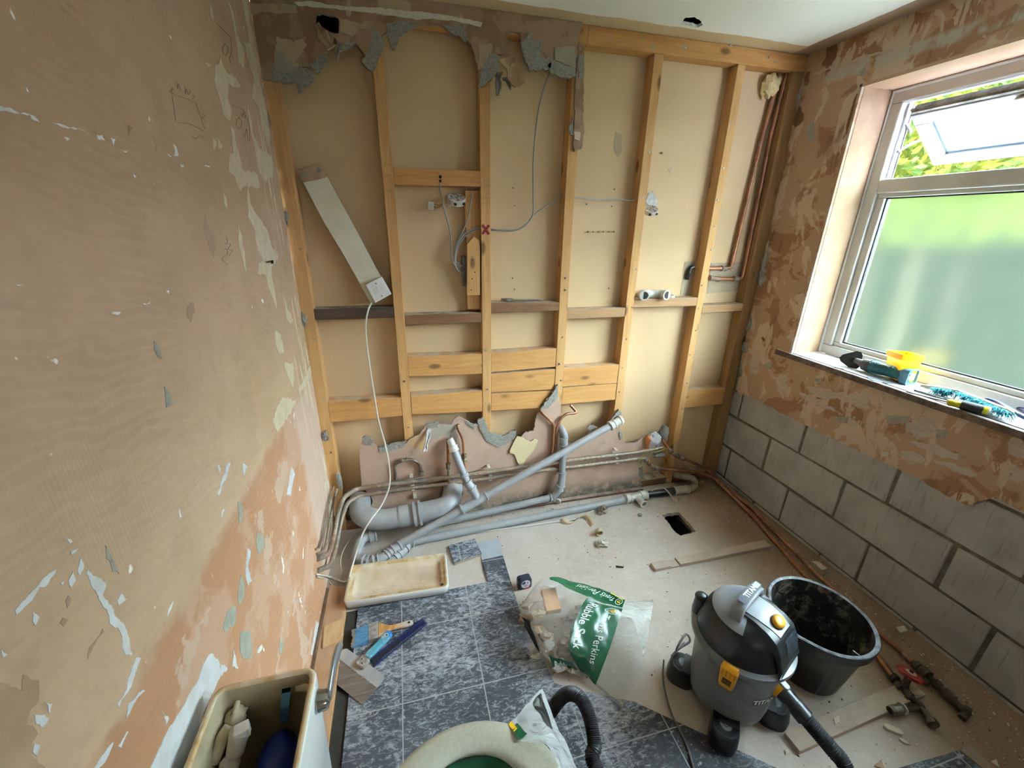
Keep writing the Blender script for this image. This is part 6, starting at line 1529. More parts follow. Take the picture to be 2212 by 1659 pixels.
# what is in the sack
w1 = [(1.1961,-.7573,.15),(1.2522,-.7778,.15),(1.2254,-.859,.13),(1.1724,-.8332,.13)]
c_ = sum((V(p) for p in w1), V((0,0,0)))/4
m = MB(); m.box((-.032,-.05,-.032),(.032,.045,.0),0,TR((c_.x,c_.y,c_.z-.012),.25,0,-.05))
mono('wood_block', 'orange offcut of timber seen through the clear rubble sack', 'timber', m, plain('fresh_pine_block', (.66,.36,.17), .7, col2=(.55,.28,.12), scale=8, vec=(1,1,1)), bevel=.002)
rnd = random.Random(12)
rub_m = [plain('rubble_grey', (.36,.34,.31), .9, col2=(.5,.45,.38), scale=20), plain('rubble_cream', (.60,.54,.40), .85, col2=(.45,.37,.26), scale=16), plain('rubble_brown', (.30,.20,.13), .9, col2=(.42,.33,.24), scale=20)]
lab = ('pale grey lump of plaster inside the clear rubble sack', 'cream scrap of plaster inside the clear rubble sack', 'brown lump of plaster inside the clear rubble sack')
for i in range(26):
    u, v_ = rnd.uniform(.35,2.9), rnd.uniform(3.0,6.2)
    p = V(sack(u, v_))
    r = rnd.uniform(.018,.034)
    z = max(.012+r*.5, (p.z-.03)*rnd.uniform(.3,1))
    k = rnd.randrange(3)
    m = MB(); m.ball((p.x,p.y,z), (r,r*rnd.uniform(.6,1),r*.45), 9, 6, 0, None, .7, i)
    mono('rubble_lump', lab[k], 'rubble', m, rub_m[k], group='broken plaster inside the clear rubble sack, '+('grey','cream','brown')[k])
# the sack stuffed in the toilet, its clear end hanging over the side
G2 = [[(.8746,-1.3977,.43),(.9328,-1.3536,.41),(1.0037,-1.291,.36)], [(.8907,-1.4354,.445),(.949,-1.4035,.42),(1.0099,-1.3652,.36)], [(.9184,-1.46,.45),(.97,-1.4509,.42),(1.0158,-1.4288,.37)], [(.9538,-1.4928,.45),(.9869,-1.4868,.42),(1.0216,-1.4819,.38)], [(.9616,-1.5484,.45),(.9942,-1.5418,.42),(1.0322,-1.5361,.38)]]
S2 = patch(G2)
def sk2(a, b, l=0):
    p = S2(a*2, b*4)
    j = noise.noise(p*30)*.006
    return (p.x+j, p.y+j, p.z+j+l)
s2 = thing('toilet_sack', 'clear sack with a black printed bar hanging out over the toilet seat', 'sack', (.95,-1.45,.38))
m = MB(); m.grid(lambda a, b: sk2(a, b), 24, 40); m.build('clear_film', film('milky_film', (.74,.76,.78), .74), s2, smooth=True)
m = MB(); m.grid(lambda a, b: sk2(lerp(.66,.86,a)-.05*b, lerp(.05,.36,b), .0015), 4, 10); m.build('black_bar', plain('black_print', (.012,.012,.012), .3), s2)
m = MB(); m.grid(lambda a, b: sk2(lerp(-.0,.12,a), lerp(.0,.16,b), .0012), 4, 6); m.build('yellow_edge', yellow_print, s2)
m = MB(); m.grid(lambda a, b: sk2(lerp(.0,.2,a), lerp(.1,.3,b), .0012), 4, 6); m.build('green_edge', green_film, s2)
m = MB()
def inner(a, b):
    q, r = 2*PI*a, b
    p = V((c0[0]+.146*r*math.cos(q), c0[1]+.126*r*math.sin(q), .372))
    p.z += .035*r*r + noise.noise(p*22)*.03*(1-r*r)
    return tuple(p)
m.grid(inner, 40, 14); m.build('green_end', green_film, s2, smooth=True)
vs, fs = text_mesh('Rubble', .06, 0, .0005)
m = MB(); m.add([(c0[0]+.005+x, c0[1]+.055+y, inner(0,0)[2]+.03) for x, y, z in vs], fs); m.build('lettering', white_print, s2)

# ---------------------------------------------------------------- drum vacuum cleaner
blk = plain('dusty_black_plastic', (.012,.013,.015), .36, col2=(.045,.047,.053), scale=9, lo=.55, hi=.85, spec=.5)
drum_m = plain('grey_drum_plastic', (.135,.138,.15), .45, col2=(.17,.17,.18), scale=30)
silver = plain('silver_grey_plastic', (.20,.215,.245), .34, col2=(.27,.28,.30), scale=5, spec=.5)
orange = plain('orange_yellow_plastic', (.72,.33,.012), .38, col2=(.60,.27,.015), scale=14)
va_c = V((1.724,-1.264,0))
TH = math.radians(-66)
VM = TR(va_c, 0, 0, TH)
vc = thing('vacuum_cleaner', 'grey and black drum vacuum cleaner with orange latches and a black hose', 'vacuum cleaner', va_c)
m = MB(); m.lathe([(0,.045),(.112,.045),(.122,.055),(.128,.10),(.138,.30),(.142,.322),(0,.322)], 56, 0, VM); m.build('drum', drum_m, vc, smooth=40)
m = MB(); m.lathe([(.143,.310),(.156,.313),(.160,.322),(.158,.331),(.150,.334),(.143,.338)], 56, 0, VM); m.build('lid_rim', plain('rim_grey', (.15,.158,.18), .3, col2=(.20,.21,.23), scale=8), vc, smooth=50)
m = MB(); m.lathe([(.144,.335),(.142,.350),(.138,.362),(.133,.375),(.124,.405),(.108,.432),(.08,.450),(.04,.459),(0,.461)], 56, 0, VM); m.build('motor_hood', blk, vc, smooth=60)
m = MB()
m.lathe([(.1105,.432),(.0985,.4435),(.075,.4555),(.04,.4635),(0,.4655)], 40, 0, VM, a0=math.radians(75), a1=math.radians(285)); m.build('rear_cap', silver, vc, smooth=50)
# raised rounded blower outlet at the back left
b_ = V([(1.6458,-1.1463,.375)][0])
m = MB(); m.tube([b_+V((.012,-.02,-.07)), b_+V((.008,-.008,-.03)), b_+V((0,.003,.012))], [.046,.040,.022], 20).ball(b_+V((-.001,.004,.012)), (.022,.022,.014), 18, 9); m.build('blower_outlet', blk, vc, smooth=60)
# sloping front panel with the switch and the dark window
def panel(x, y, off=0):
    # x along the front axis, y across: height of the sloping front face
    P_ = ((-.02,.468),(.04,.466),(.08,.457),(.108,.441),(.124,.415),(.133,.388),(.146,.346))
    for (a, za), (b, zb) in zip(P_, P_[1:]):
        if x <= b: break
    z = lerp(za, zb, (x-a)/(b-a)) - 1.5*y*y
    return (x, y, z+off)
def pw(x): return lerp(.058, .066, min(1, max(0, x/.15)))
m = MB()
m.grid(lambda a, b: panel(lerp(-.005,.142,b), (a-.5)*2*pw(lerp(-.005,.142,b)), .004), 14, 18, 0, VM)
x1, nv = .142, 14
for s in (-1, 1):
    m.grid(lambda a, b: (lambda x: (x, s*pw(x)*(1+.12*a), panel(x, pw(x), .004)[2]-.03*a))(lerp(-.005,.142,b)), 4, 18, 0, VM)
m.grid(lambda a, b: (.142+.004*b, (a-.5)*2*pw(.142)*(1+.1*b), lerp(panel(.142,(a-.5)*2*pw(.142),.004)[2], .340, b)), 14, 4, 0, VM)
m.build('front_panel', blk, vc, smooth=50)
m = MB()
m.grid(lambda a, b: panel(lerp(.004,.106,b), (a-.5)*2*lerp(.050,.040,b)*math.sin(lerp(.5,1,1-abs(b-.4))*PI/2), .0062), 12, 14, 0, VM); m.build('silver_inlay', silver, vc, smooth=60)
m = MB()
m.grid(lambda a, b: panel(lerp(.117,.1405,b), lerp(-.022,.058,a), .0075), 8, 6, 0, VM); m.build('dark_window', plain('smoked_window', (.035,.042,.055), .2), vc)
bx_, by_, bz_ = panel(.080, 0)
m = MB(); SMx = VM @ M4.Translation((bx_,by_,bz_+.004)) @ R3(0,math.radians(24),0)
m.lathe([(0,.016),(.014,.0155),(.020,.013),(.022,.009),(.022,0)], 28, 0, SMx, .85, 1.1); m.build('power_button', orange, vc, smooth=50)
m = MB(); m.lathe([(.0215,.003),(.025,.004),(.025,-.002)], 28, 0, SMx, .85, 1.1); m.build('button_ring', blk, vc, smooth=50)
# carrying handle across the top
hp = fillet([(-.012,-.082,.405),(-.012,-.078,.485),(-.012,0,.497),(-.012,.078,.485),(-.012,.082,.405)], .032, 7)
m = MB()
vs, fs = [], []
for p in hp:
    t_ = .0085
    for dx, k in ((-.019,1),(.019,1),(.019,-1),(-.019,-1)):
        r_ = V((0, p.y, (p.z-.38)*.8)).normalized()*t_*k
        vs.append((p.x+dx, p.y+r_.y, p.z+r_.z))
n_ = len(hp)
for i in range(n_-1):
    for j in range(4): fs.append((i*4+j, i*4+(j+1) % 4, i*4+4+(j+1) % 4, i*4+4+j))
fs += [(0,1,2,3), tuple(range(n_*4-4, n_*4))[::-1]]
m.add(vs, fs, 0, VM); m.build('carry_handle', silver, vc, bevel=.003, smooth=40)
LMx = VM @ M4.Translation((-.012,0,.5062)) @ R3(0,0,PI/2)
m = MB(); m.prism(rrect(.062,.0125,.006), 0, .0008, 'XY', 0, None, LMx); m.build('handle_badge', plain('badge_grey', (.05,.055,.075), .3), vc)
m = MB(); m.text('TITAN', .024, LMx @ M4.Translation((.004,0,.0012)), .0005, bold=.001); m.build('handle_lettering', white_print, vc)
m = MB(); m.prism(rrect(.014,.009,.003), .0008, .0014, 'XY', 0, None, LMx @ M4.Translation((.046,0,0))); m.build('badge_patch', plain('pale_blue_badge', (.45,.50,.56), .3), vc)
# latches
def latch(ang):
    L = VM @ R3(0,0,math.radians(ang)) @ M4.Translation((.148,0,.30))
    m = MB()
    vs, fs = [], []
    prof = [(-.066,-.006,.020),(-.050,.004,.023),(-.02,.009,.025),(.004,.013,.026),(.030,.014,.027),(.042,.004,.024)]
    for z, o_, w_ in prof:
        for dy in (-1, 1):
            vs += [(o_-.003, dy*w_, z), (o_+.008, dy*w_*.86, z)]
    for i in range(len(prof)-1):
        a_ = i*4; b__ = a_+4
        fs += [(a_+1,a_+3,b__+3,b__+1),(a_,b__,b__+2,a_+2),(a_,a_+1,b__+1,b__),(a_+2,b__+2,b__+3,a_+3)]
    fs += [(0,2,3,1), tuple(len(prof)*4-4+k for k in (0,1,3,2))]
    m.add(vs, fs, 0, L)
    o = m.build('latch', orange, vc, bevel=.003)
    m = MB(); m.box((.0185,-.013,-.026),(.0225,.013,-.006),0,L); m.build('latch_slot', plain('latch_slot_dark', (.10,.05,.02), .6), o)
    for i in range(4):
        m = MB(); m.box((.0225,-.018+i*.0115,.008),(.0235,-.0165+i*.0115,.030),0,L); m.build('grip_line', plain('latch_line_dark', (.30,.13,.01), .6) if i == 0 and ang < 0 else bpy.data.materials['latch_line_dark'], o)
latch(-78); latch(102)
# feet with castors
for k, ang in enumerate((135,228,322,42)):
    F = TR(va_c, 0, 0, math.radians(ang))
    m = MB()
    rg = [([(x+.150,y) for x, y in rrect(.050,.043,.038,7)],.0),([(x+.150,y) for x, y in rrect(.052,.045,.04,7)],.03),([(x+.145,y) for x, y in rrect(.05,.043,.036,7)],.072),([(x+.143,y) for x, y in rrect(.045,.039,.032,7)],.080)]
    loft(m, rg, [0]*3, F)
    m.box((.095,-.040,.03),(.15,.040,.085),0,F)
    fo = m.build('foot', blk, vc, smooth=40)
    m = MB(); m.lathe([(.020,.0805),(.034,.0812),(.034,.0802),(.031,.0795)], 26, 0, F @ M4.Translation((.150,0,0))); m.build('foot_ring', plain('matt_black', (.008,.008,.009), .7) if k == 0 else bpy.data.materials['matt_black'], fo)
    m = MB(); m.lathe([(0,.0835),(.006,.0835),(.007,.0815),(.017,.0835),(.019,.0805)], 22, 0, F @ M4.Translation((.150,0,0))); m.build('foot_hub', plain('hub_grey', (.16,.165,.175), .4) if k == 0 else bpy.data.materials['hub_grey'], fo, smooth=40)
# drum badge
def drum_pt(x, y, l=0):
    a = math.radians(-24) + x/.137
    r = .1338 + (y+.0)*.05 + l
    return (r*math.cos(a), r*math.sin(a), .195+y)
m = MB()
m.grid(lambda a, b: drum_pt(lerp(-.042,.042,a), lerp(-.016,.016,b), .0012), 12, 3, 0, VM); m.build('drum_badge', plain('drum_badge_grey', (.06,.062,.07), .4), vc)
vs, fs = text_mesh('TITAN', .028, 0, .001)
m = MB(); m.add([drum_pt(x, y, .0022) for x, y, z in vs], fs, 0, VM); m.build('drum_lettering', white_print, vc)
# inlet elbow and hose
i0 = V([(1.7806,-1.3771,.225)][0]); i1 = V([(1.7931,-1.4317,.215)][0]); i2 = V([(1.8052,-1.4732,.2)][0])
m = MB(); m.tube([i0+V((-.012,.03,.004)), i0, i0.lerp(i1,.4)], [.030,.031,.029], 22); m.build('inlet_socket', orange, vc, smooth=50)
m = MB(); m.tube([i0.lerp(i1,.15), i0.lerp(i1,.75), i1, i2], [.0265,.0265,.025,.025], 22); m.tube([i1+(i2-i1)*.1, i1+(i2-i1)*.95], .0275, 22); m.build('hose_cuff', blk, vc, smooth=50)
m = MB(); d_ = (i1-i0).normalized(); s_ = d_.cross(V((0,0,1))).normalized(); u_ = s_.cross(d_)
m.prism(rrect(.026,.011,.009), 0, .008, 'XY', 0, None, M4.Translation(i0.lerp(i1,.1)+u_*.026) @ M4((( d_.x,s_.x,u_.x,0),(d_.y,s_.y,u_.y,0),(d_.z,s_.z,u_.z,0),(0,0,0,1)))); m.build('cuff_clip', silver, vc, bevel=.002)
hose = spline([i2-(i2-i1)*.2] + [(1.8052,-1.4732,.2),(1.819,-1.508,.185),(1.8357,-1.5479,.165),(1.8475,-1.5913,.14)] + [(1.80,-1.78,.06),(1.62,-1.86,.03),(1.38,-1.80,.03),(1.22,-1.64,.05)] + [(1.1546,-1.3819,.085),(1.1722,-1.3342,.1),(1.1812,-1.2639,.125),(1.1698,-1.2058,.13),(1.1373,-1.1739,.105),(1.0946,-1.1777,.06),(1.0627,-1.1962,.035)], 10)
# resample evenly and corrugate
acc, pts, rad = 0, [], []
step_ = .0026
cur = hose[0]; k = 0
pts.append(cur)
for p in hose[1:]:
    L_ = (p-cur).length
    while L_ >= step_:
        cur = cur.lerp(p, step_/L_); pts.append(cur); L_ = (p-cur).length
rad = [.0215 + (-.0016 if i % 2 else .0014) for i in range(len(pts))]
m = MB(); m.tube(pts, rad, 16); m.build('hose', plain('black_hose', (.014,.014,.016), .45, col2=(.035,.035,.038), scale=30), vc, smooth=70)
m = MB(); m.tube(spline([(1.652,-1.1066,.11),(1.6105,-1.1218,.1),(1.6139,-1.1208,.13),(1.6549,-1.1034,.15),(1.6637,-1.1192,.13),(1.6205,-1.1223,.11),(1.5814,-1.1317,.09)], 7), .0042, 7); m.build('power_cord', plain('grey_cord', (.25,.25,.26), .5), vc, smooth=True)
m = MB(); m.tube(spline([(1.5634,-1.1182,.06),(1.5403,-1.155,.03),(1.5211,-1.2068,.012),(1.5027,-1.2738,.012),(1.4999,-1.3252,.013),(1.4922,-1.3783,.013),(1.4716,-1.4367,.013),(1.4417,-1.4877,.013)], 7), .0035, 7)
m.build('cord_tail', plain('dull_brown_cord', (.12,.10,.085), .5), vc, smooth=True)

# ---------------------------------------------------------------- black builder's bucket
bk = thing('bucket', 'black plastic builders bucket with dried mortar inside, beside the vacuum', 'bucket', (2.115,-1.235,0))
bm_ = plain('black_bucket_plastic', (.016,.016,.018), .42, col2=(.05,.05,.052), scale=18, lo=.55, hi=.8)
t = NT('mortar_splashed_black')
v = t.co()
n1 = t.noise(v, 22, 6, .75, .8)
c = t.mix(t.step(n1, .50, .66), (.010,.010,.011), (.26,.22,.165))
inner_m = t.out(c, .5, 0, .4)
def bring(r, z, out_, wob=0):
    pts = []
    cx, cy = lerp(2.125, 2.092, z/.3), lerp(-1.232, -1.243, z/.3)
    for i in range(72):
        a = 2*PI*i/72
        rr = r
        # two moulded pouring lips on the camera-left side
        if wob:
            for c0_ in (math.radians(178),):
                d = (a-c0_+PI) % (2*PI)-PI
                rr -= wob*math.exp(-(d/.13)**2)
                rr += wob*.6*math.exp(-((abs(d)-.33)/.16)**2)
        ex, ey = 1.0, 1.06
        x, y = rr*math.cos(a)*ex, rr*math.sin(a)*ey
        pts.append((cx+x, cy+y))
    return pts
m = MB()
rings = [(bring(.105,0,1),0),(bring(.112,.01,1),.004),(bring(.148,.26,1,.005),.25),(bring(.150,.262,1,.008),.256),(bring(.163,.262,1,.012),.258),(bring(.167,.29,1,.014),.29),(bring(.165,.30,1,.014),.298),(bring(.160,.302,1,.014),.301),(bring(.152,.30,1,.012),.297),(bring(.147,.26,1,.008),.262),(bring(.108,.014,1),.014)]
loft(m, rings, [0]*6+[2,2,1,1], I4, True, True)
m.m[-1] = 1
m.build('shell', [bm_, inner_m, plain('rim_highlight', (.20,.21,.235), .4, col2=(.07,.07,.075), scale=40)], bk, smooth=50)  # bluish highlight along the rim is put into its colour
m = MB(); m.tube(spline([(2.1222,-1.3563,.245),(2.1311,-1.3719,.24),(2.1448,-1.3868,.235),(2.1605,-1.3906,.235),(2.1802,-1.3821,.24),(2.1785,-1.3755,.25)], 5), .0022, 6).tube([(1.954,-1.2376,.25),(1.9953,-1.2453,.245)], .0022, 6); m.build('wire_bail', steel_m, bk, smooth=True)

# ---------------------------------------------------------------- battens on the floor
bw = wood('dusty_batten', 0, (.47,.36,.28), (.40,.29,.22), knots=False, dust=.7)
m = MB(); m.box((1.815,-.672,.0003),(1.905,-.627,.018)).box((1.9045,-.672,.0003),(1.957,-.627,.010)).box((1.9565,-.674,.0003),(2.515,-.626,.0195))
mono('batten', 'notched dusty batten on the boards below the square hole in the floor', 'timber', m, bw, bevel=.0015)
m = MB(); m.box((-.012,-.029,.0003),(.60,.029,.021),0,TR((1.852,-1.443,0),0,0,math.radians(3.0)))
mono('batten', 'wide dusty batten running from the vacuum hose towards the red valve', 'timber', m, bw, bevel=.0015)

# ---------------------------------------------------------------- tape measure
tm = thing('tape_measure', 'small dark tape measure with a round white label on the floor', 'tape measure', (1.152,-.607,0))
TMx = TR((1.152,-.607,0), 0, 0, math.radians(4))
m = MB(); m.prism(rrect(.033,.031,.014), 0, .034, 'XZ', 0, None, TMx @ M4.Translation((0,-.017,.031))); m.build('case', plain('navy_black_case', (.018,.02,.035), .4), tm, bevel=.004, seg=3)
DM = TMx @ M4.Translation((.002,-.0172,.033)) @ R3(PI/2,0,0)
m = MB(); m.lathe([(0,.0012),(.0225,.0012),(.0225,-.001)], 28, 0, DM); m.build('label_disc', plain('pale_label', (.66,.68,.72), .4), tm)
m = MB(); m.grid(lambda a, b: ((.006+.015*b)*math.cos(lerp(1.75,2.95,a)), (.004+.016*b)*math.sin(lerp(1.75,2.95,a)), .0018), 8, 2, 0, DM); m.build('label_navy', plain('navy_print', (.02,.03,.14), .4), tm)
m = MB(); m.box((.004,.004,.0012),(.012,.012,.002),0,DM); m.build('label_pink', plain('pink_print', (.55,.16,.2), .4), tm)
for i in range(3):
    m = MB(); m.box((-.010,-.006-i*.004,.0012),(.010,-.004-i*.004,.0019),0,DM); m.build('label_line', plain('grey_print', (.25,.26,.3), .5) if i == 0 else bpy.data.materials['grey_print'], tm)
m = MB(); m.box((-.004,-.019,.004),(.022,-.016,.012),0,TMx); m.build('lock_button', plain('red_button', (.5,.02,.02), .4), tm, bevel=.001)
m = MB(); m.box((-.040,-.012,.001),(-.031,.004,.012),0,TMx); m.build('end_hook', steel_m, tm)

# ---------------------------------------------------------------- brush, filling knife, hacksaw blade handle
pb = thing('paint_brush', 'wide paint brush with blue bristles and a wooden handle on the tiles', 'paint brush', (.50,-.70,.0085))
p0, p1_ = V([(.4844,-.7058,.024)][0]), V([(.6598,-.6963,.026)][0])
d = (p1_-p0); an = math.atan2(d.y, d.x)
BM = TR((p0.x,p0.y,.0215), 0, 0, an)
t = NT('blue_bristle'); v = t.co((4,40,20)); n = t.noise(v, 6, 4, .7)
c = t.mix(t.step(n, .35, .7), (.06,.24,.52), (.22,.45,.68)); t.bump(n, .8, .004)
br_m = t.out(c, .7)
m = MB()
rnd = random.Random(2)
n_ = 26
def bris(a, b, s):
    x = lerp(-.025, -.088, b); wd = lerp(.036, .040, b)
    th = lerp(.011, .004, b)
    return (x - .004*noise.noise(V((a*20,b,s))) - .012*abs(a-.5)*b, (a-.5)*2*wd, s*th - b*.006 + .0015*noise.noise(V((a*60,b*3,s))))
for s in (-1, 1): m.grid(lambda a, b: bris(a, b, s), n_, 8, 0, BM)
m.grid(lambda a, b: bris(a, 1, b*2-1), n_, 1, 0, BM)
for a in (0, 1): m.grid(lambda u, b: bris(a, b, u*2-1), 1, 8, 0, BM)
m.build('bristles', br_m, pb, smooth=50)
m = MB(); m.grid(lambda a, b: bris(a, lerp(.88,1.06,b), 1.4), n_, 2, 0, BM); m.build('dirty_tips', plain('grey_bristle_tip', (.30,.27,.22), .9), pb)
m = MB(); m.box((-.03,-.0375,-.0115),(.008,.0375,.0115),0,BM); m.build('ferrule', plain('crusted_ferrule', (.42,.38,.36), .55, .3, col2=(.22,.2,.2), scale=50), pb, bevel=.003)
ho = [(.008,-.036),(.022,-.035),(.042,-.017),(.062,-.011),(.095,-.011),(.125,-.014),(.146,-.012),(.152,0),(.146,.012),(.125,.014),(.095,.011),(.062,.011),(.042,.017),(.022,.035),(.008,.036)]
m = MB(); m.prism(ho, -.007, .007, 'XY', 0, None, BM)
t = NT('worn_brush_wood'); v = t.co(); n = t.noise(t.co((3,1,1)), 20, 4, .6)
c = t.mix(t.step(n, .4, .6), (.50,.28,.10), (.38,.17,.05)); c = t.mix(t.step(t.noise(v, 12, 4), .52, .6), c, (.50,.42,.36))
m.build('handle', t.out(c, .5), pb, bevel=.005, seg=3)
m = MB(); m.lathe([(0,.0078),(.005,.0078),(.005,.006)], 14, 0, BM @ M4.Translation((.134,0,0))); m.build('hanging_hole', hole_m, pb)

fk = thing('filling_knife', 'wide steel filling knife with a light blue paint smeared handle', 'filling knife', (.43,-.86,.0085))
q = [V((x,y,0)) for x, y in [(.2983,-.8111),(.377,-.7314),(.5191,-.9113),(.4402,-.9906)]]
kc = (q[1]+q[2])/2; ka = (q[0]+q[3])/2
ax = (kc-ka); ang = math.atan2(ax.y, ax.x); Lk = ax.length; Wk = ((q[1]-q[2]).length+(q[0]-q[3]).length)/4
KM = TR((ka.x,ka.y,.011), 0, math.radians(-1.2), ang)
t = NT('scratched_steel_blade'); v = t.co(); n = t.noise(t.co((1,14,1)), 6, 5, .7); n2 = t.noise(v, 18, 5, .65)
c = t.mix(t.step(n, .4, .65), (.22,.20,.19), (.36,.34,.33)); 
bl = t.out(c, .42, .75, .5)
bl2 = plain('plaster_smeared_steel', (.50,.48,.47), .55, .2, col2=(.36,.38,.41), scale=14)
r_ = .018
m = MB()
out_ = [(0,-Wk)] + [(Lk-.0,-Wk*.94)][:0]
blade = [(0,-Wk),(Lk*.62,-Wk)]
m.prism([(0,-Wk),(Lk*.6,-Wk),(Lk*.6,Wk),(0,Wk)], 0, .0014, 'XY', 0, None, KM); m.build('blade', bl, fk)
bp = [(Lk*.6,-Wk)] + [(Lk-r_+r_*math.cos(a), -Wk+r_+r_*math.sin(a)) for a in [(-PI/2)+i*PI/12 for i in range(7)]] + [(Lk-r_+r_*math.cos(a), Wk-r_+r_*math.sin(a)) for a in [i*PI/12 for i in range(7)]] + [(Lk*.6,Wk)]
m = MB(); m.prism(bp, 0, .0018, 'XY', 0, None, KM); m.build('blade_back', bl2, fk)
m = MB(); m.prism(rrect(.019,.021,.007), .0018, .016, 'XY', 0, None, KM @ M4.Translation((Lk*.92,0,0))); m.build('bolster', plain('crusted_bolster', (.20,.18,.17), .6, .2, col2=(.48,.43,.37), scale=60), fk, bevel=.003)
for i, (a, b) in enumerate(((.005,.006),(-.006,-.006))):
    m = MB(); m.lathe([(0,.0195),(.003,.019),(.0045,.016)], 10, 0, KM @ M4.Translation((Lk*.92+a,b,0))); m.build('rivet', steel_m, fk, smooth=True)
hh = [(.0,-.014),(.02,-.0165),(.05,-.0145),(.085,-.017),(.112,-.017),(.122,-.009),(.122,.009),(.112,.017),(.085,.017),(.05,.0145),(.02,.0165),(.0,.014)]
HK = KM @ M4.Translation((Lk*.92+.018,0,.009)) @ R3(0,math.radians(-3),math.radians(-2))
m = MB(); m.prism(hh, -.008, .008, 'XY', 0, None, HK)
m.build('handle', plain('smeared_light_blue', (.10,.33,.44), .5, col2=(.42,.52,.55), scale=26, lo=.55, hi=.62), fk, bevel=.005, seg=3)
m = MB(); m.prism([(.104,-.0175),(.114,-.0175),(.124,-.009),(.124,.009),(.114,.0175),(.104,.0175)], -.0085, .0085, 'XY', 0, None, HK); m.build('handle_end', plain('clean_blue', (.045,.24,.62), .4), fk, bevel=.004)
m = MB(); m.lathe([(.0035,.0088),(.007,.0092),(.007,.006)], 16, 0, HK @ M4.Translation((.104,0,0))); m.build('eyelet', plain('pale_eyelet', (.6,.55,.48), .4), fk)
m = MB(); m.lathe([(0,.0089),(.0036,.0089),(.0036,.006)], 12, 0, HK @ M4.Translation((.104,0,0))); m.build('eyelet_hole', hole_m, fk)

ut = thing('rasp', 'dark blue rasp tool with rows of holes lying under the brush handle', 'rasp', (.58,-.76,.0085))
a, b = V([(.4775,-.8353,.016)][0]), V([(.6844,-.6983,.016)][0])
d = b-a; UM = TR((a.x,a.y,.010), 0, 0, math.atan2(d.y,d.x)); L_ = d.length
m = MB(); m.prism([(0,-.015),(L_,-.015),(L_,.015),(0,.015)], 0, .004, 'XY', 0, None, UM); m.box((0,-.016,0),(L_,-.013,.014),0,UM).box((0,.013,0),(L_,.016,.014),0,UM)
m.build('body', plain('dark_blue_steel', (.016,.022,.10), .35, .3, col2=(.03,.035,.06), scale=20), ut, bevel=.001)
m = MB(); m.box((.002,-.012,.0041),(L_*.5,.012,.006),0,UM); m.build('dark_web', plain('dark_web', (.02,.02,.024), .5), ut)
for i in range(22):
    m = MB(); m.box((.035+i*.0085,-.0158+.0,.0141),(.039+i*.0085,-.0138,.0147),0,UM); m.build('tooth', plain('silver_tooth', (.5,.5,.52), .4, .5) if i == 0 else bpy.data.materials['silver_tooth'], ut)

# ---------------------------------------------------------------- things on the window sill
SZ = .9851
mt = thing('multi_tool', 'teal cordless multi tool with a black sanding pad lying on the sill', 'power tool', (2.80,-.68,SZ))
a, b = V([(2.7972,-.6426,1.018)][0]), V([(2.8138,-.8358,1.02)][0])
d = (b-a).normalized(); s_ = d.cross(V((0,0,1))).normalized(); u_ = s_.cross(d)
MTM = M4(((d.x,s_.x,u_.x,a.x),(d.y,s_.y,u_.y,a.y),(d.z,s_.z,u_.z,a.z),(0,0,0,1)))
L_ = (b-a).length
teal = plain('dusty_teal_plastic', (.012,.10,.125), .45, col2=(.035,.15,.17), scale=24)
teal2 = plain('pale_teal_plastic', (.05,.17,.24), .45, col2=(.12,.24,.30), scale=18)
m = MB()
pr = [(0,.024,.020),(.02,.031,.030),(L_*.25,.032,.031),(L_*.5,.027,.026),(L_*.72,.026,.026),(L_*.85,.034,.032)]
loft(m, [([(w__*math.cos(2*PI*i/20), h__*math.sin(2*PI*i/20)) for i in range(20)], x) for x, w__, h__ in pr], [0]*5, MTM @ M4(((0,0,1,0),(1,0,0,0),(0,1,0,0),(0,0,0,1))))
m.build('body', teal, mt, smooth=50)
m = MB()
def cup(x, k): return [(p[0]*k, p[1]*k) for p in rrect(.038,.034,.014)], x
loft(m, [cup(L_*.80,.72), cup(L_*.86,.95), cup(L_*1.0,1.0), cup(L_*1.0,.86), cup(L_*.93,.82)], [0]*4, MTM @ M4(((0,0,1,0),(1,0,0,0),(0,1,0,0),(0,0,0,1))))
m.build('battery_socket', teal2, mt, smooth=35)
m = MB(); m.box((L_*.93,-.020,-.016),(L_*.985,.012,.014),0,MTM).box((L_*.93,.012,-.010),(L_*.985,.020,.004),0,MTM); m.build('terminal_block', plain('cream_terminal', (.66,.56,.34), .5), mt, bevel=.001)
for i in range(3):
    m = MB(); m.box((.035+i*.010,.012,.0285),(.038+i*.010,.027,.0305),0,MTM @ R3(-.3,0,0)); m.build('vent_slot', hole_m, mt)
m = MB(); m.box((.075,.012,.020),(.115,.031,.0275),0,MTM); m.build('slide_switch', plain('dusty_grey_switch', (.25,.22,.19), .6, col2=(.12,.11,.1), scale=50), mt, bevel=.002)
m = MB(); m.tube([MTM @ V((-.004,0,0)), MTM @ V((.03,0,0))], [.027,.033], 18).tube([MTM @ V((-.045,0,.008)), MTM @ V((-.002,0,0))], [.012,.019], 14); m.build('gear_head', plain('dark_gear_head', (.035,.035,.037), .4, .3, col2=(.10,.09,.08), scale=30), mt, smooth=45)
tc = MTM @ V((-.062,-.006,.004))
tri = []
for i in range(3):
    a_ = PI/2 + i*2*PI/3
    for j in range(7):
        a2 = a_ - .38 + j*.38/3
        tri.append((.052*(1-.06*abs(j-3)/3*0)*math.cos(a2)*(1 if j == 3 else .93-.02*abs(j-3)), .052*math.sin(a2)*(1 if j == 3 else .93-.02*abs(j-3))))
TM_ = M4.Translation(tc) @ V((-.86,-.45,.22)).to_track_quat('Z','Y').to_matrix().to_4x4() @ R3(0,0,-.5)
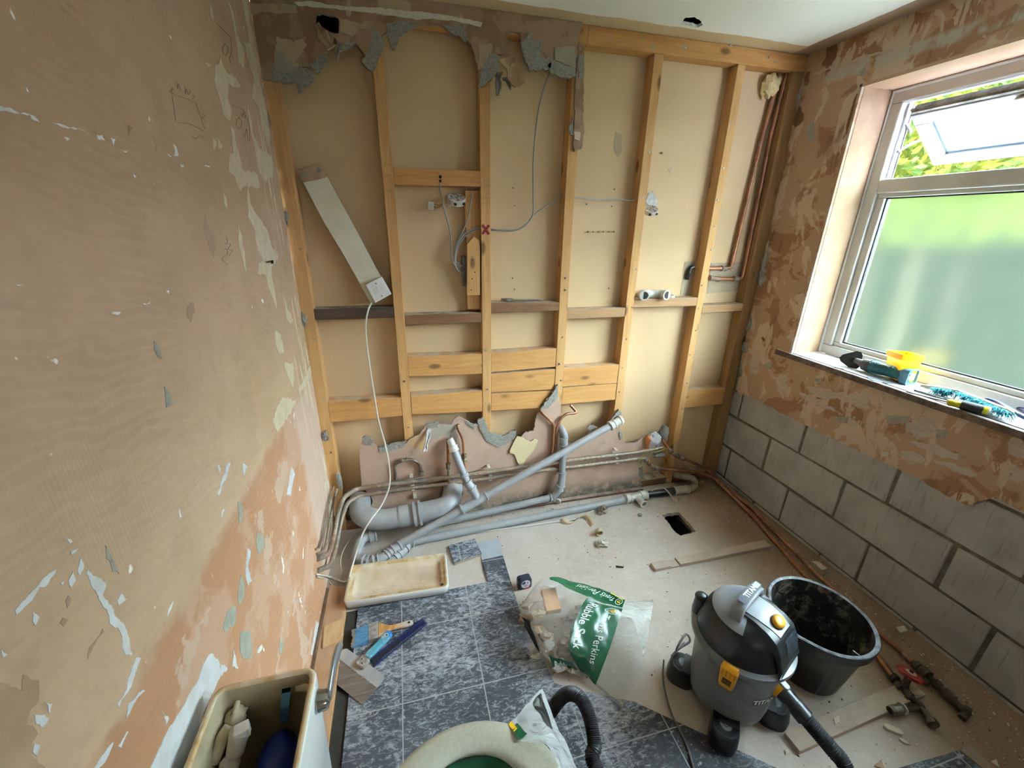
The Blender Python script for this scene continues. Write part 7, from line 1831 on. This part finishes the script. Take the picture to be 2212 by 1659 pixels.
m = MB(); m.prism(tri, -.004, .006, 'XY', 0, None, TM_); m.build('sanding_pad', plain('black_pad', (.022,.020,.019), .8), mt, bevel=.002)
m = MB(); m.lathe([(0,.0078),(.011,.0075),(.012,.006)], 16, 0, TM_); m.build('pad_screw', plain('dark_pad_screw', (.03,.03,.03), .4, .5), mt)

yb_ = thing('yellow_box', 'bright yellow open plastic tub standing behind the multi tool', 'tub', (2.845,-.80,SZ))
yq = V([(2.9652,-.713,.986)][0])
YM = TR((2.845,-.765,SZ+.001), 0, math.radians(6), math.radians(90-34))
ym_ = NT('yellow_plastic'); ym_.b.inputs['Subsurface Weight'].default_value = .15
ym_ = ym_.out((.92,.46,.006), .35, 0, .45)
m = MB()
w0, w1_, dd0, dd1, hh_ = .058, .068, .030, .038, .118
rg = [(rrect(w0,dd0,.006,2),.0),(rrect(lerp(w0,w1_,.75),lerp(dd0,dd1,.75),.006,2),hh_*.78),(rrect(w1_+.003,dd1+.003,.006,2),hh_*.79),(rrect(w1_+.004,dd1+.004,.006,2),hh_),(rrect(w1_+.001,dd1+.001,.006,2),hh_),(rrect(w0-.003,dd0-.003,.006,2),.004)]
loft(m, rg, [0]*5, YM); m.build('shell', ym_, yb_, smooth=40, bevel=.0)
cb_ = V([(2.713,-.7592,.987)][0])
m = MB()
n_ = 120; R_ = .058
vs = []
for z in (0, .0016):
    for i in range(n_):
        a_ = 2*PI*i/n_; s = (a_/(2*PI)*10) % 1
        r = R_*(1 - (.10 if s < .12 else 0))
        vs.append((r*math.cos(a_), r*math.sin(a_), z))
    for i in range(n_):
        a_ = 2*PI*i/n_; vs.append((.009*math.cos(a_), .009*math.sin(a_), z))
fs = []
for i in range(n_):
    j = (i+1) % n_
    fs += [(2*n_+i, 2*n_+j, 3*n_+j, 3*n_+i), (i, n_+i, n_+j, j), (i, j, 2*n_+j, 2*n_+i), (n_+i, 3*n_+i, 3*n_+j, n_+j)]
cb_.x = 2.7625
m.add(vs, fs, 0, TR((cb_.x,cb_.y,SZ+.0005)))
mono('cutting_disc', 'thin segmented cutting disc lying flat on the sill before the multi tool', 'disc', m, plain('dull_disc_steel', (.42,.44,.50), .35, .6, col2=(.3,.32,.36), scale=20))
m = MB(); m.box((-.02,-.002,0),(.02,.002,.002),0,TR(V([(2.7137,-.5921,.986)][0]),0,0,-.9)); mono('jigsaw_blade', 'short thin saw blade at the far left of the sill', 'blade', m, plain('dark_blade', (.12,.12,.13), .4, .6))
def driver(name, label, a, b, c, rb, rh, mats, cat):
    o = thing(name, label, cat, (b[0],b[1],SZ))
    a, b, c = V(a), V(b), V(c)
    m = MB(); m.tube([a, b], [rb*.6, rb], 8); m.build('shaft', steel_m, o, smooth=True)
    d = c-b
    m = MB(); m.tube([b+d*q_ for q_ in (0,.06,.2,.3,.34)], [rh*.55,rh*.85,rh*.8,rh*.72,rh*.85], 14); m.build('collar', mats[0], o, smooth=50)
    m = MB(); m.tube([b+d*q_ for q_ in (.32,.36,.5,.7,.84)], [rh*.9,rh*1.08,rh*1.1,rh*1.08,rh*.98], 14); m.build('grip', mats[1], o, smooth=50)
    m = MB(); m.tube([b+d*q_ for q_ in (.83,.86,.95)], [rh*1.0,rh*1.02,rh], 14); m.build('band', mats[0], o, smooth=50)
    m = MB(); m.tube([b+d*q_ for q_ in (.945,.98,1.0)], [rh*1.0,rh*.95,rh*.7], 14); m.build('cap', mats[2], o, smooth=50)
    return o
yg = plain('acid_yellow', (.52,.47,.02), .4)
driver('screwdriver', 'long screwdriver with a black and yellow grip at the front of the sill', [(2.6654,-.9161,.997)][0], [(2.6873,-1.0428,1.003)][0], [(2.7347,-1.1465,1.004)][0], .004, .0165, (yg, plain('black_rubber_grip', (.018,.018,.02), .6), plain('clear_cap', (.6,.6,.56), .25)), 'screwdriver')
m = MB(); m.tube([(2.7447,-.8968,.989),(2.7533,-.9977,.99)], .0035, 8).tube([(2.7533,-.9977,.99),(2.7526,-1.0166,.99)], .0045, 8); mono('thin_rod', 'thin dark steel rod lying behind the screwdriver shaft', 'rod', m, plain('dark_rod', (.13,.13,.14), .4, .7), smooth=True)
hb = thing('hand_brush', 'banister brush with teal bristles and a wooden tipped back on the sill', 'brush', (2.85,-1.03,SZ))
sa, sb, sc_ = V([(2.7759,-.8933,1.006)][0]), V([(2.832,-.9897,1.012)][0]), V([(2.7679,-1.1837,1.012)][0])
m = MB(); m.tube([sa, sa.lerp(sb,.15), sa.lerp(sb,.4), sb, sb.lerp(sc_,.5), sc_], [.003,.009,.012,.009,.011,.010], 12); m.build('wooden_back', plain('varnished_brush_back', (.30,.17,.08), .3, col2=(.62,.52,.42), scale=10), hb, smooth=True)
rnd = random.Random(6)
m = MB()
for i in range(950):
    q_ = rnd.random()
    p = sa.lerp(sb, .45+q_*1.1) if q_ < .35 else sb.lerp(sc_, (q_-.35)/.65)
    dn = V((-.55,-.30,-.12)) + V((rnd.uniform(-.22,.22), rnd.uniform(-.3,.3), rnd.uniform(-.12,.22)))
    L_ = rnd.uniform(.038,.062)
    e = p + dn.normalized()*L_
    e.z = max(e.z, SZ+.001)
    m.tube([p, p.lerp(e,.6)+V((0,0,.004)), e], [.0011,.0010,.0006], 3, 0 if rnd.random() < .75 else 1)
m.build('bristles', [plain('teal_bristle', (.025,.27,.33), .5), plain('dark_teal_bristle', (.015,.07,.09), .5)], hb)
pls = thing('pliers', 'navy blue handled pliers at the right end of the sill', 'pliers', (2.86,-1.2,SZ))
nvy = plain('navy_grip', (.012,.018,.085), .35)
m = MB(); m.tube(spline([(2.8517,-1.0671,1.01),(2.8456,-1.1115,1.01),(2.7918,-1.1845,1.01),(2.7511,-1.2522,1.01)], 5), .0085, 10); m.build('handle', nvy, pls, smooth=True)
m = MB(); m.tube(spline([(2.9254,-1.0659,.999),(2.9183,-1.1105,.999),(2.8512,-1.2132,.999)], 5), .0085, 10); m.build('handle', nvy, pls, smooth=True)
m = MB(); q = V([(2.801,-1.2358,1.004)][0]); m.ball(q+V((.012,-.03,0)), (.016,.04,.008), 12, 8); m.build('jaws', steel_m, pls, smooth=True)

# ---------------------------------------------------------------- litter on the floor
cu = plain('masking_tape_paper', (.60,.50,.34), .7, col2=(.52,.42,.27), scale=8)
tp_ = thing('paper_curl', 'curled strip of cream paper tape on the floor in front of the waste pipe', 'paper', (1.55,-.25,0))
m = MB()
rb = [V(p) for p in [(1.5166,-.2074,.012),(1.5206,-.2216,.035),(1.5365,-.2202,.012)]]
def ribbon(pts, wdir, w_, nm):
    P = spline(pts, 8)
    m = MB()
    vs, fs = [], []
    for i, p in enumerate(P):
        vs += [p - V(wdir)*w_, p + V(wdir)*w_]
        if i: fs.append((2*i-2, 2*i-1, 2*i+1, 2*i))
    m.add(vs, fs); return m.build(nm, cu, tp_, smooth=True, solid=.0008)
ribbon([(1.494,-.2068,.022),(1.5055,-.2289,.012),(1.523,-.2413,.006),(1.5486,-.2394,.006),(1.5802,-.2223,.012),(1.6138,-.2077,.02),(1.632,-.2161,.028),(1.649,-.2241,.02),(1.6509,-.259,.012),(1.6501,-.2918,.01)], (.018,-.002,.014), .85, 'strip')
cc = V([(1.6562,-.3548,.026)][0])
ribbon([cc + V((.0175*math.cos(a), .004*(i/14)-.012, .0175*math.sin(a)+.0)) * 1 for i, a in enumerate([PI*.6 - k*PI/7 for k in range(24)])], (.006,.018,.0), .8, 'coil')
ck = lambda name, label, px, r, mt_, cat, seed, amp=.7: mono(name, label, cat, MB().ball((px[0],px[1],px[2]), r, 12, 9, 0, None, amp, seed), mt_)
def chip(label, poly, h, mat, name='plaster_chip'):
    m = MB(); m.prism(rough(poly, .0015, len(label), .008), .0004, h, 'XY')
    return mono(name, label, 'debris', m, mat, bevel=.001)
ck('plaster_lump', 'cream and grey broken plaster lump just below the curled paper', [(1.6389,-.438,.014)][0], (.030,.024,.0185), plain('cream_grey_lump', (.58,.52,.40), .85, col2=(.40,.39,.37), scale=18, bump=.6), 'debris', 3)
ck('crumpled_wrap', 'crumpled clear wrapper on the floor beside the grey floor pipe', [(1.7539,-.1924,.02)][0], (.026,.020,.027), film('brown_film', (.40,.33,.24), .35), 'debris', 8, 1.0)
ck('plaster_lump', 'small grey stone of plaster between the wrapper and the square hole', [(1.9663,-.2658,.008)][0], (.013,.011,.009), plain('grey_stone', (.40,.37,.33), .9, col2=(.3,.28,.25), scale=40), 'debris', 5)
ck('foam_lump', 'mustard coloured lump of foam on the floor at the foot of the corner stud', [(2.547,-.0535,.01)][0], (.034,.020,.011), plain('mustard_foam', (.36,.26,.08), .85, col2=(.26,.18,.05), scale=40), 'debris', 6)
pc = plain('pale_chip', (.66,.58,.46), .85, col2=(.56,.47,.36), scale=20)
chip('largest long pale chip on the boards near the red valve', [(2.201,-1.4764),(2.2154,-1.4724),(2.2262,-1.4801),(2.245,-1.4994),(2.2438,-1.5101),(2.2348,-1.5138),(2.2162,-1.4996),(2.2014,-1.4875)], .011, pc)
chip('narrow pale chip just below the largest one near the red valve', [(2.2122,-1.5178),(2.2238,-1.5171),(2.2305,-1.5294),(2.2308,-1.541),(2.2217,-1.5353)], .006, pc)
chip('pale chip against the block wall behind the bucket', [(2.6518,-.8006),(2.6822,-.8111),(2.6824,-.8624),(2.6489,-.8607)], .006, pc)
chip('flat pale chip at the foot of the block wall right of the bucket', [(2.6615,-1.1951),(2.7048,-1.1986),(2.6909,-1.2226),(2.6498,-1.2216)], .007, pc)
chip('pale chip lying on the wide batten', [(2.038,-1.4228),(2.0669,-1.4194),(2.0489,-1.4374),(2.025,-1.4404)], .026, pc)
for i, p in enumerate(([(2.0521,-1.5563),(2.0968,-1.5481),(2.0777,-1.5689)], [(2.4381,-1.6387),(2.4643,-1.6386),(2.4449,-1.6582)])):
    chip(('dark sliver at the bottom edge beside the hose', 'pale flake at the bottom right corner of the floor')[i], p, .005, (brown_coat, pc)[i])
chip('small pale chip by the near end of the wide batten', [(1.8081,-1.4506),(1.8219,-1.45),(1.8149,-1.4603),(1.8001,-1.4619)], .006, pc)
chip('tiny dark twist of metal lying below the lump of plaster', [(1.6408,-.5905),(1.6791,-.606),(1.6701,-.6132),(1.6372,-.6023)], .004, hole_m, 'metal_shaving')
# fine crumbs swept everywhere
def hits(x, y): return False
rnd = random.Random(77)
m = MB()
for i in range(1700):
    k = rnd.random()
    if k < .4: x, y = rnd.uniform(1.1,2.66), rnd.uniform(-1.7,-.06)
    elif k < .6: x, y = rnd.uniform(.8,2.2), rnd.gauss(-.085,.03)
    elif k < .8: x, y = rnd.gauss(2.62,.05), rnd.uniform(-1.8,-.1)
    else: x, y = rnd.uniform(.42,1.9), rnd.uniform(-1.6,-.57)
    if not (.42 < x < 2.70 and -1.9 < y < -.02): continue
    on_tile = (x < 1.098 and y < -.41 and x > .99) or (x < 1.12 and y < -.56) or (y < -1.1-(x-1.1)*.62 and x < 1.75)
    if 2.08 < x < 2.19 and -.53 < y < -.29: continue
    if math.hypot(x-1.724, y+1.264) < .22 or math.hypot(x-2.125, y+1.23) < .125 or (.5 < x < 2.35 and abs(y+.205-(x-.64)*.055) < .035): continue
    r = rnd.uniform(.0012,.0042)*(.6 if on_tile else 1)
    z = .0086 if on_tile else .0001
    a = rnd.uniform(0,6)
    c_, s_ = math.cos(a)*r, math.sin(a)*r
    h = r*.8
    m.add([(x+c_*1.6,y+s_*1.6,z),(x-s_,y+c_,z),(x-c_*1.3,y-s_*1.3,z),(x+s_*.8,y-c_*.8,z),(x,y,z+h)], [(0,1,4),(1,2,4),(2,3,4),(3,0,4)], rnd.choice((0,0,1,2)))
o = m.build('plaster_crumbs', [pc, plain('dark_crumb', (.10,.08,.06), .9), plain('grey_crumb', (.42,.38,.33), .9)])
tag(o, 'fine plaster crumbs and dust scattered over the floor and tiles', 'debris', kind='stuff')
